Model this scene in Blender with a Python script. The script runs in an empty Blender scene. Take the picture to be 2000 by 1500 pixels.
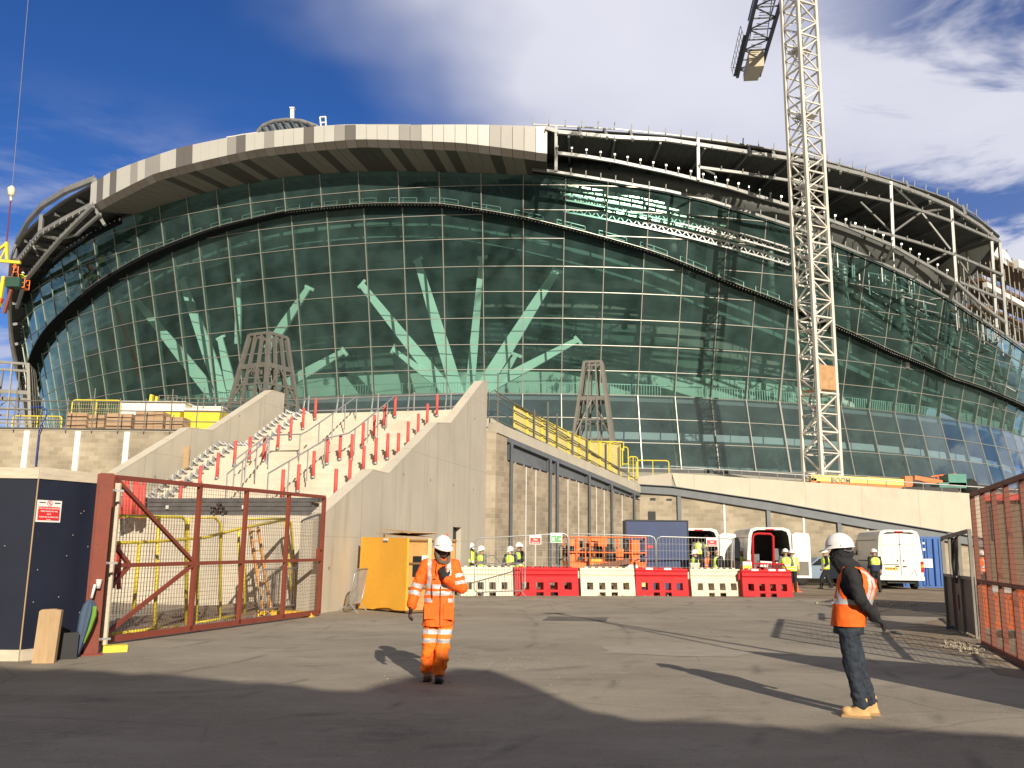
import bpy, math, random
from math import sin, cos, tan, atan2, asin, sqrt, pi, radians, degrees, hypot
from mathutils import Vector, Matrix, noise
random.seed(7)
SC = bpy.context.scene
COL = SC.collection
# ---------------------------------------------------------------- camera, sky, sun, exposure
FPX, PIT, ROL, CH = 1740.0, math.atan(321/1740.0), 0.012, 1.62
cam = bpy.data.cameras.new('camera'); camo = bpy.data.objects.new('camera', cam); COL.objects.link(camo)
cam.sensor_width = 36; cam.lens = 36*FPX/2000; cam.clip_start = .1; cam.clip_end = 3000
camo.matrix_world = Matrix.Translation((0, 0, CH)) @ Matrix.Rotation(pi/2+PIT, 4, 'X') @ Matrix.Rotation(ROL, 4, 'Z')
SC.camera = camo
SUN_EL, SUN_AZ = radians(23.5), radians(17.5)      # behind the camera, to its right
sd = Vector((sin(SUN_AZ)*cos(SUN_EL), -cos(SUN_AZ)*cos(SUN_EL), sin(SUN_EL)))
sl = bpy.data.lights.new('sun', 'SUN'); sl.energy = 4.9; sl.angle = radians(.5); sl.color = (1, .89, .73)
so = bpy.data.objects.new('sun', sl); COL.objects.link(so); so.rotation_euler = sd.to_track_quat('Z', 'Y').to_euler()
so.location = (0, 0, 60)
SC.view_settings.view_transform = 'Standard'; SC.view_settings.look = 'None'; SC.view_settings.gamma = 1
SC.view_settings.exposure = 0.36
wd = bpy.data.worlds.new('World'); SC.world = wd; wd.use_nodes = True
def sky_world():
    nt = wd.node_tree; N = nt.nodes; L = nt.links
    bg = N['Background']; bg.inputs['Strength'].default_value = .1
    sk = N.new('ShaderNodeTexSky'); sk.sky_type = 'NISHITA'; sk.sun_disc = False
    sk.sun_elevation = SUN_EL; sk.sun_rotation = pi-SUN_AZ
    sk.air_density = 1.0; sk.dust_density = .35; sk.ozone_density = 3.5; sk.altitude = 300
    hs = N.new('ShaderNodeHueSaturation'); hs.inputs['Saturation'].default_value = 1.22; hs.inputs['Value'].default_value = 1.0
    L.new(sk.outputs[0], hs.inputs['Color'])
    tc = N.new('ShaderNodeTexCoord')
    sep = N.new('ShaderNodeSeparateXYZ'); L.new(tc.outputs['Generated'], sep.inputs[0])
    # project the direction onto a flat cloud layer: (x/z, y/z)
    za = N.new('ShaderNodeMath'); za.operation = 'ADD'; za.inputs[1].default_value = .12; L.new(sep.outputs[2], za.inputs[0])
    zm = N.new('ShaderNodeMath'); zm.operation = 'MAXIMUM'; zm.inputs[1].default_value = .05; L.new(za.outputs[0], zm.inputs[0])
    def div(o):
        d = N.new('ShaderNodeMath'); d.operation = 'DIVIDE'; L.new(o, d.inputs[0]); L.new(zm.outputs[0], d.inputs[1]); return d.outputs[0]
    cb = N.new('ShaderNodeCombineXYZ'); L.new(div(sep.outputs[0]), cb.inputs[0]); L.new(div(sep.outputs[1]), cb.inputs[1])
    def nz(scale, detail, rough, dist, stretch, rot, lo, hi, loc=(0, 0, 0)):
        mp = N.new('ShaderNodeMapping'); mp.inputs['Scale'].default_value = stretch; mp.inputs['Rotation'].default_value[2] = rot
        mp.inputs['Location'].default_value = loc
        L.new(cb.outputs[0], mp.inputs[0])
        n = N.new('ShaderNodeTexNoise'); n.inputs['Scale'].default_value = scale; n.inputs['Detail'].default_value = detail
        n.inputs['Roughness'].default_value = rough; n.inputs['Distortion'].default_value = dist; L.new(mp.outputs[0], n.inputs['Vector'])
        r = N.new('ShaderNodeMapRange'); r.interpolation_type = 'SMOOTHSTEP'; r.inputs[1].default_value = lo; r.inputs[2].default_value = hi
        L.new(n.outputs[0], r.inputs[0]); return r.outputs[0]
    def m(op, a, b):
        x = N.new('ShaderNodeMath'); x.operation = op; x.use_clamp = True
        for i, v in enumerate((a, b)):
            if isinstance(v, (int, float)): x.inputs[i].default_value = v
            else: L.new(v, x.inputs[i])
        return x.outputs[0]
    wisp = nz(.75, 7, .50, .4, (1.0, .7, 1), radians(25), .30, .64, (3.1, 1.7, 0))
    soft = nz(.55, 5, .5, .2, (1, 1, 1), 0, .34, .62, (1.3, 4.2, 0))
    puff = nz(2.6, 9, .6, .3, (1, 1.5, 1), 0, .41, .62, (0, 2.6, 0))
    # a broad veil on the right half of the sky, broken low clouds near the horizon
    rr = N.new('ShaderNodeMapRange'); rr.interpolation_type = 'SMOOTHSTEP'; rr.inputs[1].default_value = -.08; rr.inputs[2].default_value = .17
    xy = m('ADD', 0, 0)
    xx = N.new('ShaderNodeMath'); xx.operation = 'MULTIPLY'; L.new(sep.outputs[2], xx.inputs[0]); xx.inputs[1].default_value = .10
    xs = N.new('ShaderNodeMath'); xs.operation = 'ADD'; L.new(sep.outputs[0], xs.inputs[0]); L.new(xx.outputs[0], xs.inputs[1])
    wob = N.new('ShaderNodeMath'); wob.operation = 'MULTIPLY_ADD'; L.new(soft, wob.inputs[0]); wob.inputs[1].default_value = .22; L.new(xs.outputs[0], wob.inputs[2])
    L.new(wob.outputs[0], rr.inputs[0])
    veil = m('MULTIPLY', rr.outputs[0], m('ADD', m('MULTIPLY', wisp, .62), m('MULTIPLY', soft, .34)))
    veil = m('ADD', veil, m('MULTIPLY', rr.outputs[0], .42))
    low = N.new('ShaderNodeMapRange'); low.interpolation_type = 'SMOOTHSTEP'; low.inputs[1].default_value = .46; low.inputs[2].default_value = .24; L.new(sep.outputs[2], low.inputs[0])
    puffs = m('MULTIPLY', m('MULTIPLY', puff, low.outputs[0]), .75)
    fac = m('MINIMUM', m('ADD', veil, puffs), .93)
    # hide the blue-break at the far right
    br = nz(2.2, 6, .6, .4, (1, 1.3, 1), .4, .46, .60, (7.7, .4, 0))
    brr = N.new('ShaderNodeMapRange'); brr.inputs[1].default_value = .24; brr.inputs[2].default_value = .40; L.new(sep.outputs[0], brr.inputs[0])
    fac = m('MULTIPLY', fac, m('SUBTRACT', 1, m('MULTIPLY', m('MULTIPLY', br, brr.outputs[0]), .9)))
    bk = N.new('ShaderNodeMapRange'); bk.interpolation_type = 'SMOOTHSTEP'; bk.inputs[1].default_value = .25; bk.inputs[2].default_value = -.25; bk.inputs[4].default_value = 1; L.new(sep.outputs[1], bk.inputs[0])  # added cloud cover behind the camera, out of view, neutralises the ambient colour
    dk = N.new('ShaderNodeMixRGB'); dk.blend_type = 'MULTIPLY'; dk.inputs[0].default_value = 1; dk.inputs[2].default_value = (.55, .56, .80, 1); L.new(hs.outputs[0], dk.inputs[1])
    mx = N.new('ShaderNodeMixRGB'); L.new(fac, mx.inputs[0]); L.new(dk.outputs[0], mx.inputs[1])
    cr = N.new('ShaderNodeMixRGB'); L.new(wisp, cr.inputs[0]); cr.inputs[1].default_value = (3.5, 3.7, 4.9, 1); cr.inputs[2].default_value = (6.5, 6.5, 7.2, 1)
    L.new(cr.outputs[0], mx.inputs[2])
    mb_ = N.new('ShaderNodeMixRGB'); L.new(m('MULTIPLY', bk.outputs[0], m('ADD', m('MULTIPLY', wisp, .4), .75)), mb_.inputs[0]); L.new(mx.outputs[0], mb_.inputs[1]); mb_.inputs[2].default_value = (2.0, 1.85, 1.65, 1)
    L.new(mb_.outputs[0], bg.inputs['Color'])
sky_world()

# ---------------------------------------------------------------- picture <-> place geometry (survey of the photograph)
def ray(px, py):
    u = (px-1000)/FPX; v = (750-py)/FPX; c, s = cos(ROL), sin(ROL); u, v = c*u-s*v, s*u+c*v
    return Vector((u, cos(PIT)-v*sin(PIT), sin(PIT)+v*cos(PIT)))
def atY(px, py, Y):
    d = ray(px, py); t = Y/d.y; return Vector((d.x*t, Y, CH+d.z*t))
def onG(px, py, z=0.0):
    d = ray(px, py); t = (z-CH)/d.z; return Vector((d.x*t, d.y*t, z))
SX, SY, SR = 4.0, 162.0, 79.2
def cyl(px, py, o):
    d = ray(px, py); a = d.x**2+d.y**2; b = -2*(d.x*SX+d.y*SY); c = SX*SX+SY*SY-(SR+o)**2; D = b*b-4*a*c
    t = (-b-sqrt(D))/2/a if D > 0 else -b/2/a
    return Vector((d.x*t, d.y*t, CH+d.z*t))
def lerpt(tab, x):
    if x <= tab[0][0]: return tab[0][1] if not isinstance(tab[0][1], tuple) else tab[0][1]
    for (a, p), (b, q) in zip(tab, tab[1:]):
        if x <= b:
            t = (x-a)/(b-a)
            return p+(q-p)*t if not isinstance(p, tuple) else tuple(i+(j-i)*t for i, j in zip(p, q))
    return tab[-1][1]

# ---------------------------------------------------------------- mesh builder
class MB:
    def __init__(s): s.v = []; s.f = []; s.m = []; s.sm = []; s.k = 0; s.T = None
    def add(s, vs, fs, smooth=False):
        n = len(s.v)
        if s.T is not None: vs = [s.T @ Vector(p) for p in vs]
        s.v += [tuple(p) for p in vs]
        for f in fs: s.f.append([i+n for i in f]); s.m.append(s.k); s.sm.append(smooth)
        return s
    def box(s, c, d, rz=0, M=None):
        x, y, z = d[0]/2, d[1]/2, d[2]/2
        vs = [Vector((i*x, j*y, k*z)) for k in (-1, 1) for j in (-1, 1) for i in (-1, 1)]
        R = M if M is not None else (Matrix.Rotation(rz, 3, 'Z') if rz else None)
        if R is not None: vs = [R @ p for p in vs]
        c = Vector(c)
        return s.add([p+c for p in vs], [(0, 2, 3, 1), (4, 5, 7, 6), (0, 1, 5, 4), (2, 6, 7, 3), (0, 4, 6, 2), (1, 3, 7, 5)])
    def beam(s, a, b, w, h=None, up=(0, 0, 1)):
        a = Vector(a); b = Vector(b); h = h or w; d = (b-a)
        if d.length < 1e-6: return s
        d.normalize(); up = Vector(up)
        if abs(d.dot(up)) > .98: up = Vector((0, 1, 0))
        x = d.cross(up).normalized(); z = x.cross(d)
        vs = [p+x*(i*w/2)+z*(j*h/2) for p in (a, b) for i, j in ((-1, -1), (1, -1), (1, 1), (-1, 1))]
        return s.add(vs, [(0, 1, 2, 3)[::-1], (4, 5, 6, 7), (0, 4, 5, 1)[::-1], (1, 5, 6, 2)[::-1], (2, 6, 7, 3)[::-1], (3, 7, 4, 0)[::-1]])
    def tube(s, pts, r, n=6, closed=False, cap=True):
        pts = [Vector(p) for p in pts]; k = len(pts); vs = []; fs = []
        rr = r if isinstance(r, (list, tuple)) else [r]*k
        px = None
        for i, p in enumerate(pts):
            if closed: d = pts[(i+1) % k]-pts[i-1]
            else: d = pts[min(i+1, k-1)]-pts[max(i-1, 0)]
            d.normalize()
            if px is None:
                up = Vector((0, 0, 1)) if abs(d.z) < .95 else Vector((0, 1, 0))
                px = d.cross(up).normalized()
            else: px = (px-d*px.dot(d)).normalized()
            py = d.cross(px)
            for j in range(n):
                t = 2*pi*(j+.5)/n; vs.append(p+(px*cos(t)+py*sin(t))*rr[i])
        for i in range(k if closed else k-1):
            a = i*n; b = ((i+1) % k)*n
            for j in range(n): fs.append((a+j, a+(j+1) % n, b+(j+1) % n, b+j))
        if cap and not closed: fs.append(tuple(range(n))[::-1]); fs.append(tuple((k-1)*n+j for j in range(n)))
        return s.add(vs, fs, n > 6)
    def prism(s, poly, t, f=None):
        """poly (x,z) in local coords, extruded from y=0 to y=t; f maps (x,y,z)->pos"""
        n = len(poly); ar = sum(poly[i][0]*poly[(i+1) % n][1]-poly[(i+1) % n][0]*poly[i][1] for i in range(n))
        if ar < 0: poly = poly[::-1]
        y0, y1 = t if isinstance(t, tuple) else (0, t)
        vs = [(x, y0, z) for x, z in poly]+[(x, y1, z) for x, z in poly]
        if f: vs = [f(*p) for p in vs]
        return s.add(vs, [tuple(range(n)), tuple(range(n, 2*n))[::-1]]+[(i, i+n, (i+1) % n+n, (i+1) % n) for i in range(n)])
    def lathe(s, prof, c=(0, 0, 0), n=16, M=None, sm=True):
        vs = []; fs = []; k = len(prof); c = Vector(c)
        for r, z in prof:
            for j in range(n):
                p = Vector((r*cos(2*pi*j/n), r*sin(2*pi*j/n), z)); vs.append((M @ p if M else p)+c)
        for i in range(k-1):
            for j in range(n): fs.append((i*n+j, i*n+(j+1) % n, (i+1)*n+(j+1) % n, (i+1)*n+j))
        fs.append(tuple(range(n))[::-1]); fs.append(tuple((k-1)*n+j for j in range(n)))
        return s.add(vs, fs, sm)
    def grid(s, rows, flip=False, smooth=False):
        n = len(rows[0]); vs = [p for r in rows for p in r]; fs = []
        for i in range(len(rows)-1):
            for j in range(n-1):
                f = (i*n+j, i*n+j+1, (i+1)*n+j+1, (i+1)*n+j); fs.append(f[::-1] if flip else f)
        return s.add(vs, fs, smooth)
    def build(s, name, mats, parent=None, world=False, **kw):
        me = bpy.data.meshes.new(name); vs = s.v
        if world and parent is not None:
            I = wmat(parent).inverted(); vs = [I @ Vector(p) for p in vs]
        me.from_pydata([tuple(p) for p in vs], [], s.f)
        if not isinstance(mats, (list, tuple)): mats = [mats]
        for m_ in mats: me.materials.append(m_)
        me.polygons.foreach_set('material_index', s.m); me.polygons.foreach_set('use_smooth', s.sm)
        me.update()
        o = bpy.data.objects.new(name, me); COL.objects.link(o)
        if parent is not None: o.parent = parent
        return tag(o, **kw)
def wmat(o):
    return (wmat(o.parent) @ o.matrix_basis) if o.parent else o.matrix_basis.copy()
def tag(o, label=None, cat=None, group=None, kind=None):
    if label: o['label'] = label
    if cat: o['category'] = cat
    if group: o['group'] = group
    if kind: o['kind'] = kind
    return o
def thing(name, label, cat, loc=(0, 0, 0), rz=0, group=None):
    o = bpy.data.objects.new(name, None); COL.objects.link(o); o.location = loc; o.rotation_euler = (0, 0, rz); o.empty_display_size = .2
    return tag(o, label, cat, group)
def dup(o, loc=None, rz=None, label=None, parent=None):
    c = o.copy(); COL.objects.link(c)
    if parent is not None: c.parent = parent
    if loc is not None: c.location = loc
    if rz is not None: c.rotation_euler = (0, 0, rz)
    if label: c['label'] = label
    for ch in [x for x in ALLCH(o)]: dup(ch, parent=c)
    return c
def ALLCH(o): return [x for x in bpy.data.objects if x.parent is o]
def text_mesh(name, txt, size, mat, parent, M, ext=.001, align='CENTER', **kw):
    cu = bpy.data.curves.new(name, 'FONT'); cu.body = txt; cu.size = size; cu.align_x = align; cu.align_y = 'CENTER'; cu.extrude = ext; cu.offset = size*.012
    t = bpy.data.objects.new(name, cu); COL.objects.link(t)
    dg = bpy.context.evaluated_depsgraph_get(); me = bpy.data.meshes.new_from_object(t.evaluated_get(dg)); bpy.data.objects.remove(t)
    me.transform(M); me.materials.clear(); me.materials.append(mat)
    o = bpy.data.objects.new(name, me); COL.objects.link(o); o.parent = parent
    return tag(o, **kw)

# ---------------------------------------------------------------- materials
def mat(name, col, rough=.6, metal=0., var=.12, vs=2.5, bump=0., bs=40., spec=.5, col2=None, lo=.4, hi=.65, coord='Object', det=6, vsc=(1, 1, 1), trans=0):
    m = bpy.data.materials.new(name); m.use_nodes = True; nt = m.node_tree; N = nt.nodes; L = nt.links
    b = N['Principled BSDF']; b.inputs['Roughness'].default_value = rough; b.inputs['Metallic'].default_value = metal; b.inputs['Specular IOR Level'].default_value = spec
    tc = N.new('ShaderNodeTexCoord'); mp = N.new('ShaderNodeMapping'); mp.inputs['Scale'].default_value = vsc; L.new(tc.outputs[coord], mp.inputs[0])
    if coord == 'Object':
        oi = N.new('ShaderNodeObjectInfo'); L.new(oi.outputs['Location'], mp.inputs['Location'])
    n = N.new('ShaderNodeTexNoise'); n.inputs['Scale'].default_value = vs; n.inputs['Detail'].default_value = det; n.inputs['Roughness'].default_value = .6; L.new(mp.outputs[0], n.inputs['Vector'])
    r = N.new('ShaderNodeMapRange'); r.inputs[1].default_value = lo-.1; r.inputs[2].default_value = hi+.1; L.new(n.outputs[0], r.inputs[0])
    mx = N.new('ShaderNodeMixRGB'); L.new(r.outputs[0], mx.inputs[0])
    c1 = [c*(1+var) for c in col]; c2 = [c*(1-var) for c in (col2 or col)]
    mx.inputs[1].default_value = (*c1, 1); mx.inputs[2].default_value = (*c2, 1); L.new(mx.outputs[0], b.inputs['Base Color'])
    if bump:
        n2 = N.new('ShaderNodeTexNoise'); n2.inputs['Scale'].default_value = bs; n2.inputs['Detail'].default_value = 4; L.new(mp.outputs[0], n2.inputs['Vector'])
        bp = N.new('ShaderNodeBump'); bp.inputs['Strength'].default_value = bump; bp.inputs['Distance'].default_value = .02; L.new(n2.outputs[0], bp.inputs['Height']); L.new(bp.outputs[0], b.inputs['Normal'])
    return m
def mixin(m, tex_fn, col, fac=1.0):
    """overlay a pattern (0..1 output) over the base colour"""
    nt = m.node_tree; N = nt.nodes; L = nt.links; b = N['Principled BSDF']; src = b.inputs['Base Color'].links[0].from_socket
    out = tex_fn(N, L); mx = N.new('ShaderNodeMixRGB'); mu = N.new('ShaderNodeMath'); mu.operation = 'MULTIPLY'; mu.use_clamp = True; mu.inputs[1].default_value = fac
    L.new(out, mu.inputs[0]); L.new(mu.outputs[0], mx.inputs[0]); L.new(src, mx.inputs[1]); mx.inputs[2].default_value = (*col, 1); L.new(mx.outputs[0], b.inputs['Base Color'])
    return m
def noise_mask(scale, lo, hi, vsc=(1, 1, 1), det=8, loc=(0, 0, 0), coord='Object', rough=.65):
    def fn(N, L):
        tc = N.new('ShaderNodeTexCoord'); mp = N.new('ShaderNodeMapping'); mp.inputs['Scale'].default_value = vsc; mp.inputs['Location'].default_value = loc; L.new(tc.outputs[coord], mp.inputs[0])
        n = N.new('ShaderNodeTexNoise'); n.inputs['Scale'].default_value = scale; n.inputs['Detail'].default_value = det; n.inputs['Roughness'].default_value = rough; L.new(mp.outputs[0], n.inputs['Vector'])
        r = N.new('ShaderNodeMapRange'); r.inputs[1].default_value = lo; r.inputs[2].default_value = hi; L.new(n.outputs[0], r.inputs[0]); return r.outputs[0]
    return fn
def line_mask(axis, period, width, off=0):
    def fn(N, L):
        tc = N.new('ShaderNodeTexCoord'); sp = N.new('ShaderNodeSeparateXYZ'); L.new(tc.outputs['Object'], sp.inputs[0])
        a = N.new('ShaderNodeMath'); a.operation = 'ADD'; a.inputs[1].default_value = off+1000*period; L.new(sp.outputs[axis], a.inputs[0])
        b = N.new('ShaderNodeMath'); b.operation = 'MODULO'; b.inputs[1].default_value = period; L.new(a.outputs[0], b.inputs[0])
        c = N.new('ShaderNodeMath'); c.operation = 'LESS_THAN'; c.inputs[1].default_value = width; L.new(b.outputs[0], c.inputs[0]); return c.outputs[0]
    return fn
def block_mat(name, c1, c2, mortar, w=.44, h=.215):
    m = mat(name, c1, rough=.9); nt = m.node_tree; N = nt.nodes; L = nt.links; b = N['Principled BSDF']
    tc = N.new('ShaderNodeTexCoord'); sp = N.new('ShaderNodeSeparateXYZ'); cb = N.new('ShaderNodeCombineXYZ'); L.new(tc.outputs['Object'], sp.inputs[0]); L.new(sp.outputs[0], cb.inputs[0]); L.new(sp.outputs[2], cb.inputs[1])
    br = N.new('ShaderNodeTexBrick'); L.new(cb.outputs[0], br.inputs['Vector']); br.inputs['Scale'].default_value = 1; br.inputs['Brick Width'].default_value = w; br.inputs['Row Height'].default_value = h
    br.inputs['Mortar Size'].default_value = .009; br.inputs['Mortar Smooth'].default_value = .3; br.inputs['Bias'].default_value = -.1
    br.inputs['Color1'].default_value = (*c1, 1); br.inputs['Color2'].default_value = (*c2, 1); br.inputs['Mortar'].default_value = (*mortar, 1)
    n = N.new('ShaderNodeTexNoise'); n.inputs['Scale'].default_value = .55; n.inputs['Detail'].default_value = 7; L.new(cb.outputs[0], n.inputs['Vector'])
    r = N.new('ShaderNodeMapRange'); r.inputs[1].default_value = .35; r.inputs[2].default_value = .68; r.inputs[3].default_value = 1.12; r.inputs[4].default_value = .72; L.new(n.outputs[0], r.inputs[0])
    mu = N.new('ShaderNodeMixRGB'); mu.blend_type = 'MULTIPLY'; mu.inputs[0].default_value = 1; L.new(br.outputs['Color'], mu.inputs[1])
    c3 = N.new('ShaderNodeCombineXYZ'); [L.new(r.outputs[0], c3.inputs[i]) for i in range(3)]; L.new(c3.outputs[0], mu.inputs[2]); L.new(mu.outputs[0], b.inputs['Base Color'])
    bp = N.new('ShaderNodeBump'); bp.inputs['Strength'].default_value = .5; bp.inputs['Distance'].default_value = .01; bp.invert = True; L.new(br.outputs['Fac'], bp.inputs['Height']); L.new(bp.outputs[0], b.inputs['Normal'])
    return m
def glass_mat(name, tint, base=.10, rough=.0, gcol=(.62, .92, .88), dust=(.20, .38, .36), dustf=.10):
    m = bpy.data.materials.new(name); m.use_nodes = True; nt = m.node_tree; N = nt.nodes; L = nt.links; N.remove(N['Principled BSDF'])
    t = N.new('ShaderNodeBsdfTransparent'); g = N.new('ShaderNodeBsdfGlossy'); g.inputs['Roughness'].default_value = rough; g.inputs['Color'].default_value = (*gcol, 1)
    lw = N.new('ShaderNodeLayerWeight'); lw.inputs[0].default_value = .5; fr = N.new('ShaderNodeMath'); fr.operation = 'POWER'; fr.inputs[1].default_value = 4; L.new(lw.outputs['Facing'], fr.inputs[0]); ma = N.new('ShaderNodeMath'); ma.operation = 'MULTIPLY_ADD'; ma.inputs[1].default_value = .9; ma.inputs[2].default_value = base; L.new(fr.outputs[0], ma.inputs[0])
    tc = N.new('ShaderNodeTexCoord'); n = N.new('ShaderNodeTexNoise'); n.inputs['Scale'].default_value = .22; n.inputs['Detail'].default_value = 6; L.new(tc.outputs['Object'], n.inputs['Vector'])
    mx0 = N.new('ShaderNodeMixRGB'); L.new(n.outputs[0], mx0.inputs[0]); mx0.inputs[1].default_value = (*[c*.82 for c in tint], 1); mx0.inputs[2].default_value = (*[min(1, c*1.12) for c in tint], 1); L.new(mx0.outputs[0], t.inputs[0])
    df = N.new('ShaderNodeBsdfDiffuse'); df.inputs[0].default_value = (*dust, 1); dn = N.new('ShaderNodeTexNoise'); dn.inputs['Scale'].default_value = .5; dn.inputs['Detail'].default_value = 8; L.new(tc.outputs['Object'], dn.inputs['Vector'])  # dust film whose teal haze is put in to lift the dark interior
    dr = N.new('ShaderNodeMapRange'); dr.inputs[1].default_value = .3; dr.inputs[2].default_value = .7; dr.inputs[3].default_value = dustf*.5; dr.inputs[4].default_value = dustf*1.5; L.new(dn.outputs[0], dr.inputs[0])
    m0 = N.new('ShaderNodeMixShader'); L.new(dr.outputs[0], m0.inputs[0]); L.new(t.outputs[0], m0.inputs[1]); L.new(df.outputs[0], m0.inputs[2])
    mx = N.new('ShaderNodeMixShader'); L.new(ma.outputs[0], mx.inputs[0]); L.new(m0.outputs[0], mx.inputs[1]); L.new(g.outputs[0], mx.inputs[2]); L.new(mx.outputs[0], N['Material Output'].inputs[0])
    return m
M = {}
M['conc'] = mixin(mat('smooth_concrete', (.44, .405, .335), .85, var=.10, vs=.5, bump=.15, bs=14), noise_mask(1.3, .52, .72, (1, 1, .25)), (.33, .29, .22), .7)
M['conc_joint'] = mixin(mixin(mixin(mat('formed_concrete', (.46, .425, .35), .85, var=.11, vs=.45, bump=.15, bs=14), noise_mask(2.2, .52, .75, (1, 1, .10)), (.31, .28, .22), .75), line_mask(0, 2.4, .03), (.29, .26, .20), .8), line_mask(2, 2.75, .02, .9), (.31, .28, .22), .6)
def dot_mask(px_, pz_, r_, ox=0, oz_=0):
    def fn(N, L):
        tc = N.new('ShaderNodeTexCoord'); sp = N.new('ShaderNodeSeparateXYZ'); L.new(tc.outputs['Object'], sp.inputs[0]); outs = []
        for ax, pr_, o_ in ((0, px_, ox), (2, pz_, oz_)):
            a = N.new('ShaderNodeMath'); a.operation = 'ADD'; a.inputs[1].default_value = o_+1000*pr_; L.new(sp.outputs[ax], a.inputs[0])
            b = N.new('ShaderNodeMath'); b.operation = 'MODULO'; b.inputs[1].default_value = pr_; L.new(a.outputs[0], b.inputs[0])
            c = N.new('ShaderNodeMath'); c.operation = 'SUBTRACT'; c.inputs[1].default_value = pr_/2; L.new(b.outputs[0], c.inputs[0])
            d = N.new('ShaderNodeMath'); d.operation = 'POWER'; d.inputs[1].default_value = 2; L.new(c.outputs[0], d.inputs[0]); outs.append(d.outputs[0])
        e = N.new('ShaderNodeMath'); e.operation = 'ADD'; L.new(outs[0], e.inputs[0]); L.new(outs[1], e.inputs[1])
        g = N.new('ShaderNodeMath'); g.operation = 'LESS_THAN'; g.inputs[1].default_value = r_*r_; L.new(e.outputs[0], g.inputs[0]); return g.outputs[0]
    return fn
mixin(M['conc_joint'], dot_mask(2.4, 2.75, .05, .6, .3), (.14, .12, .09), .7); mixin(M['conc_joint'], noise_mask(.7, .58, .72, (1, 1, .5), loc=(8, 1, 2)), (.52, .49, .42), .5)
M['step'] = mixin(mixin(mat('pale_precast_concrete', (.58, .53, .43), .8, var=.07, vs=1.2, bump=.1, bs=20), noise_mask(.9, .5, .7, (1, 1, .4)), (.42, .37, .29), .5), line_mask(2, .172, .018, -2.42+1.72), (.36, .32, .25), .55)
M['block'] = block_mat('concrete_blockwork', (.40, .345, .255), (.29, .245, .175), (.43, .38, .30))
M['block2'] = block_mat('brown_blockwork', (.37, .315, .23), (.26, .215, .155), (.41, .36, .28))
M['ramp'] = mixin(mixin(mat('cream_board_marked_concrete', (.54, .495, .40), .85, var=.08, vs=.6), line_mask(0, 3.0, .035), (.40, .35, .26), .8), noise_mask(1.6, .5, .75, (1, 1, .3)), (.42, .36, .27), .5)
M['galv'] = mat('galvanised_steel', (.38, .38, .37), .42, .55, var=.15, vs=1.5)
M['steelpale'] = mat('pale_grey_painted_steel', (.25, .255, .25), .45, .25, var=.15, vs=1.2)
M['darksteel'] = mat('dark_grey_painted_steel', (.12, .13, .14), .5, .2, var=.2, vs=2)
M['beamgrey'] = mat('blue_grey_steel_beam', (.13, .145, .16), .5, .1, var=.15, vs=2)
M['greysteel'] = mat('warm_grey_steel', (.16, .155, .135), .55, .2, var=.15, vs=2)
M['black'] = mat('black_plastic', (.012, .012, .014), .5, var=.2)
M['rubber'] = mat('tyre_rubber', (.018, .018, .018), .85, var=.3, vs=8)
M['white'] = mat('white_paint', (.72, .71, .68), .45, var=.05, vs=3)
M['vanwhite'] = mixin(mat('white_van_paint', (.74, .73, .70), .3, var=.04, vs=2, spec=.6), noise_mask(3, .55, .8, (1, 1, .5)), (.55, .51, .44), .45)
M['yellow'] = mixin(mat('yellow_powder_coat', (.74, .60, .05), .5, var=.08, vs=3), noise_mask(9, .58, .7), (.45, .33, .10), .6)
M['yelmesh'] = mat('yellow_mesh_panel', (.60, .53, .22), .6, var=.12, vs=2)
M['redox'] = mixin(mat('red_oxide_paint', (.20, .045, .025), .6, var=.12, vs=3), noise_mask(12, .55, .7), (.11, .03, .02), .6)
M['redpost'] = mat('red_plastic_sleeve', (.66, .10, .085), .6, var=.08, vs=4, spec=.25)
M['redbar'] = mixin(mat('red_barrier_plastic', (.46, .016, .022), .6, var=.08, vs=2, spec=.2), noise_mask(5, .56, .75, (1, 1, 2)), (.30, .045, .035), .6)
M['creambar'] = mixin(mat('cream_barrier_plastic', (.62, .56, .43), .5, var=.06, vs=2), noise_mask(5, .55, .75, (1, 1, 2)), (.42, .35, .23), .5)
M['orangepl'] = mat('orange_barrier_plastic', (.80, .16, .04), .5, var=.1, vs=4)
M['orange'] = mat('orange_machine_paint', (.78, .17, .03), .4, var=.1, vs=3)
M['navy'] = mixin(mixin(mat('navy_painted_ply', (.010, .014, .030), .5, var=.15, vs=1.5), noise_mask(5, .6, .8), (.045, .05, .06), .4), noise_mask(55, .72, .75), (.3, .3, .3), .5)
M['navy2'] = mixin(mat('navy_painted_steel_sheet', (.018, .040, .125), .5, var=.12, vs=1.2), noise_mask(6, .56, .75, (1, 1, .5)), (.06, .08, .13), .6)
M['blue'] = mixin(mat('blue_container_paint', (.02, .10, .33), .45, var=.12, vs=2), noise_mask(5, .6, .75), (.10, .07, .06), .5)
M['bluepl'] = mat('blue_plastic', (.015, .05, .30), .45, var=.1)
M['wood'] = mixin(mat('raw_timber', (.42, .29, .16), .8, var=.12, vs=2, vsc=(8, 8, .6)), noise_mask(9, .5, .7, (4, 4, .5)), (.30, .19, .09), .6)
M['ply'] = mixin(mat('weathered_plywood', (.58, .30, .10), .75, var=.1, vs=1.5, vsc=(3, 3, .6)), noise_mask(6, .52, .7, (1, 1, 3)), (.36, .17, .05), .6)
M['woodcap'] = mixin(mat('whitewashed_timber', (.56, .49, .38), .8, var=.08, vs=3, vsc=(1, 1, 4)), noise_mask(7, .5, .7, (.6, 1, 3)), (.38, .32, .23), .6)
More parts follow.
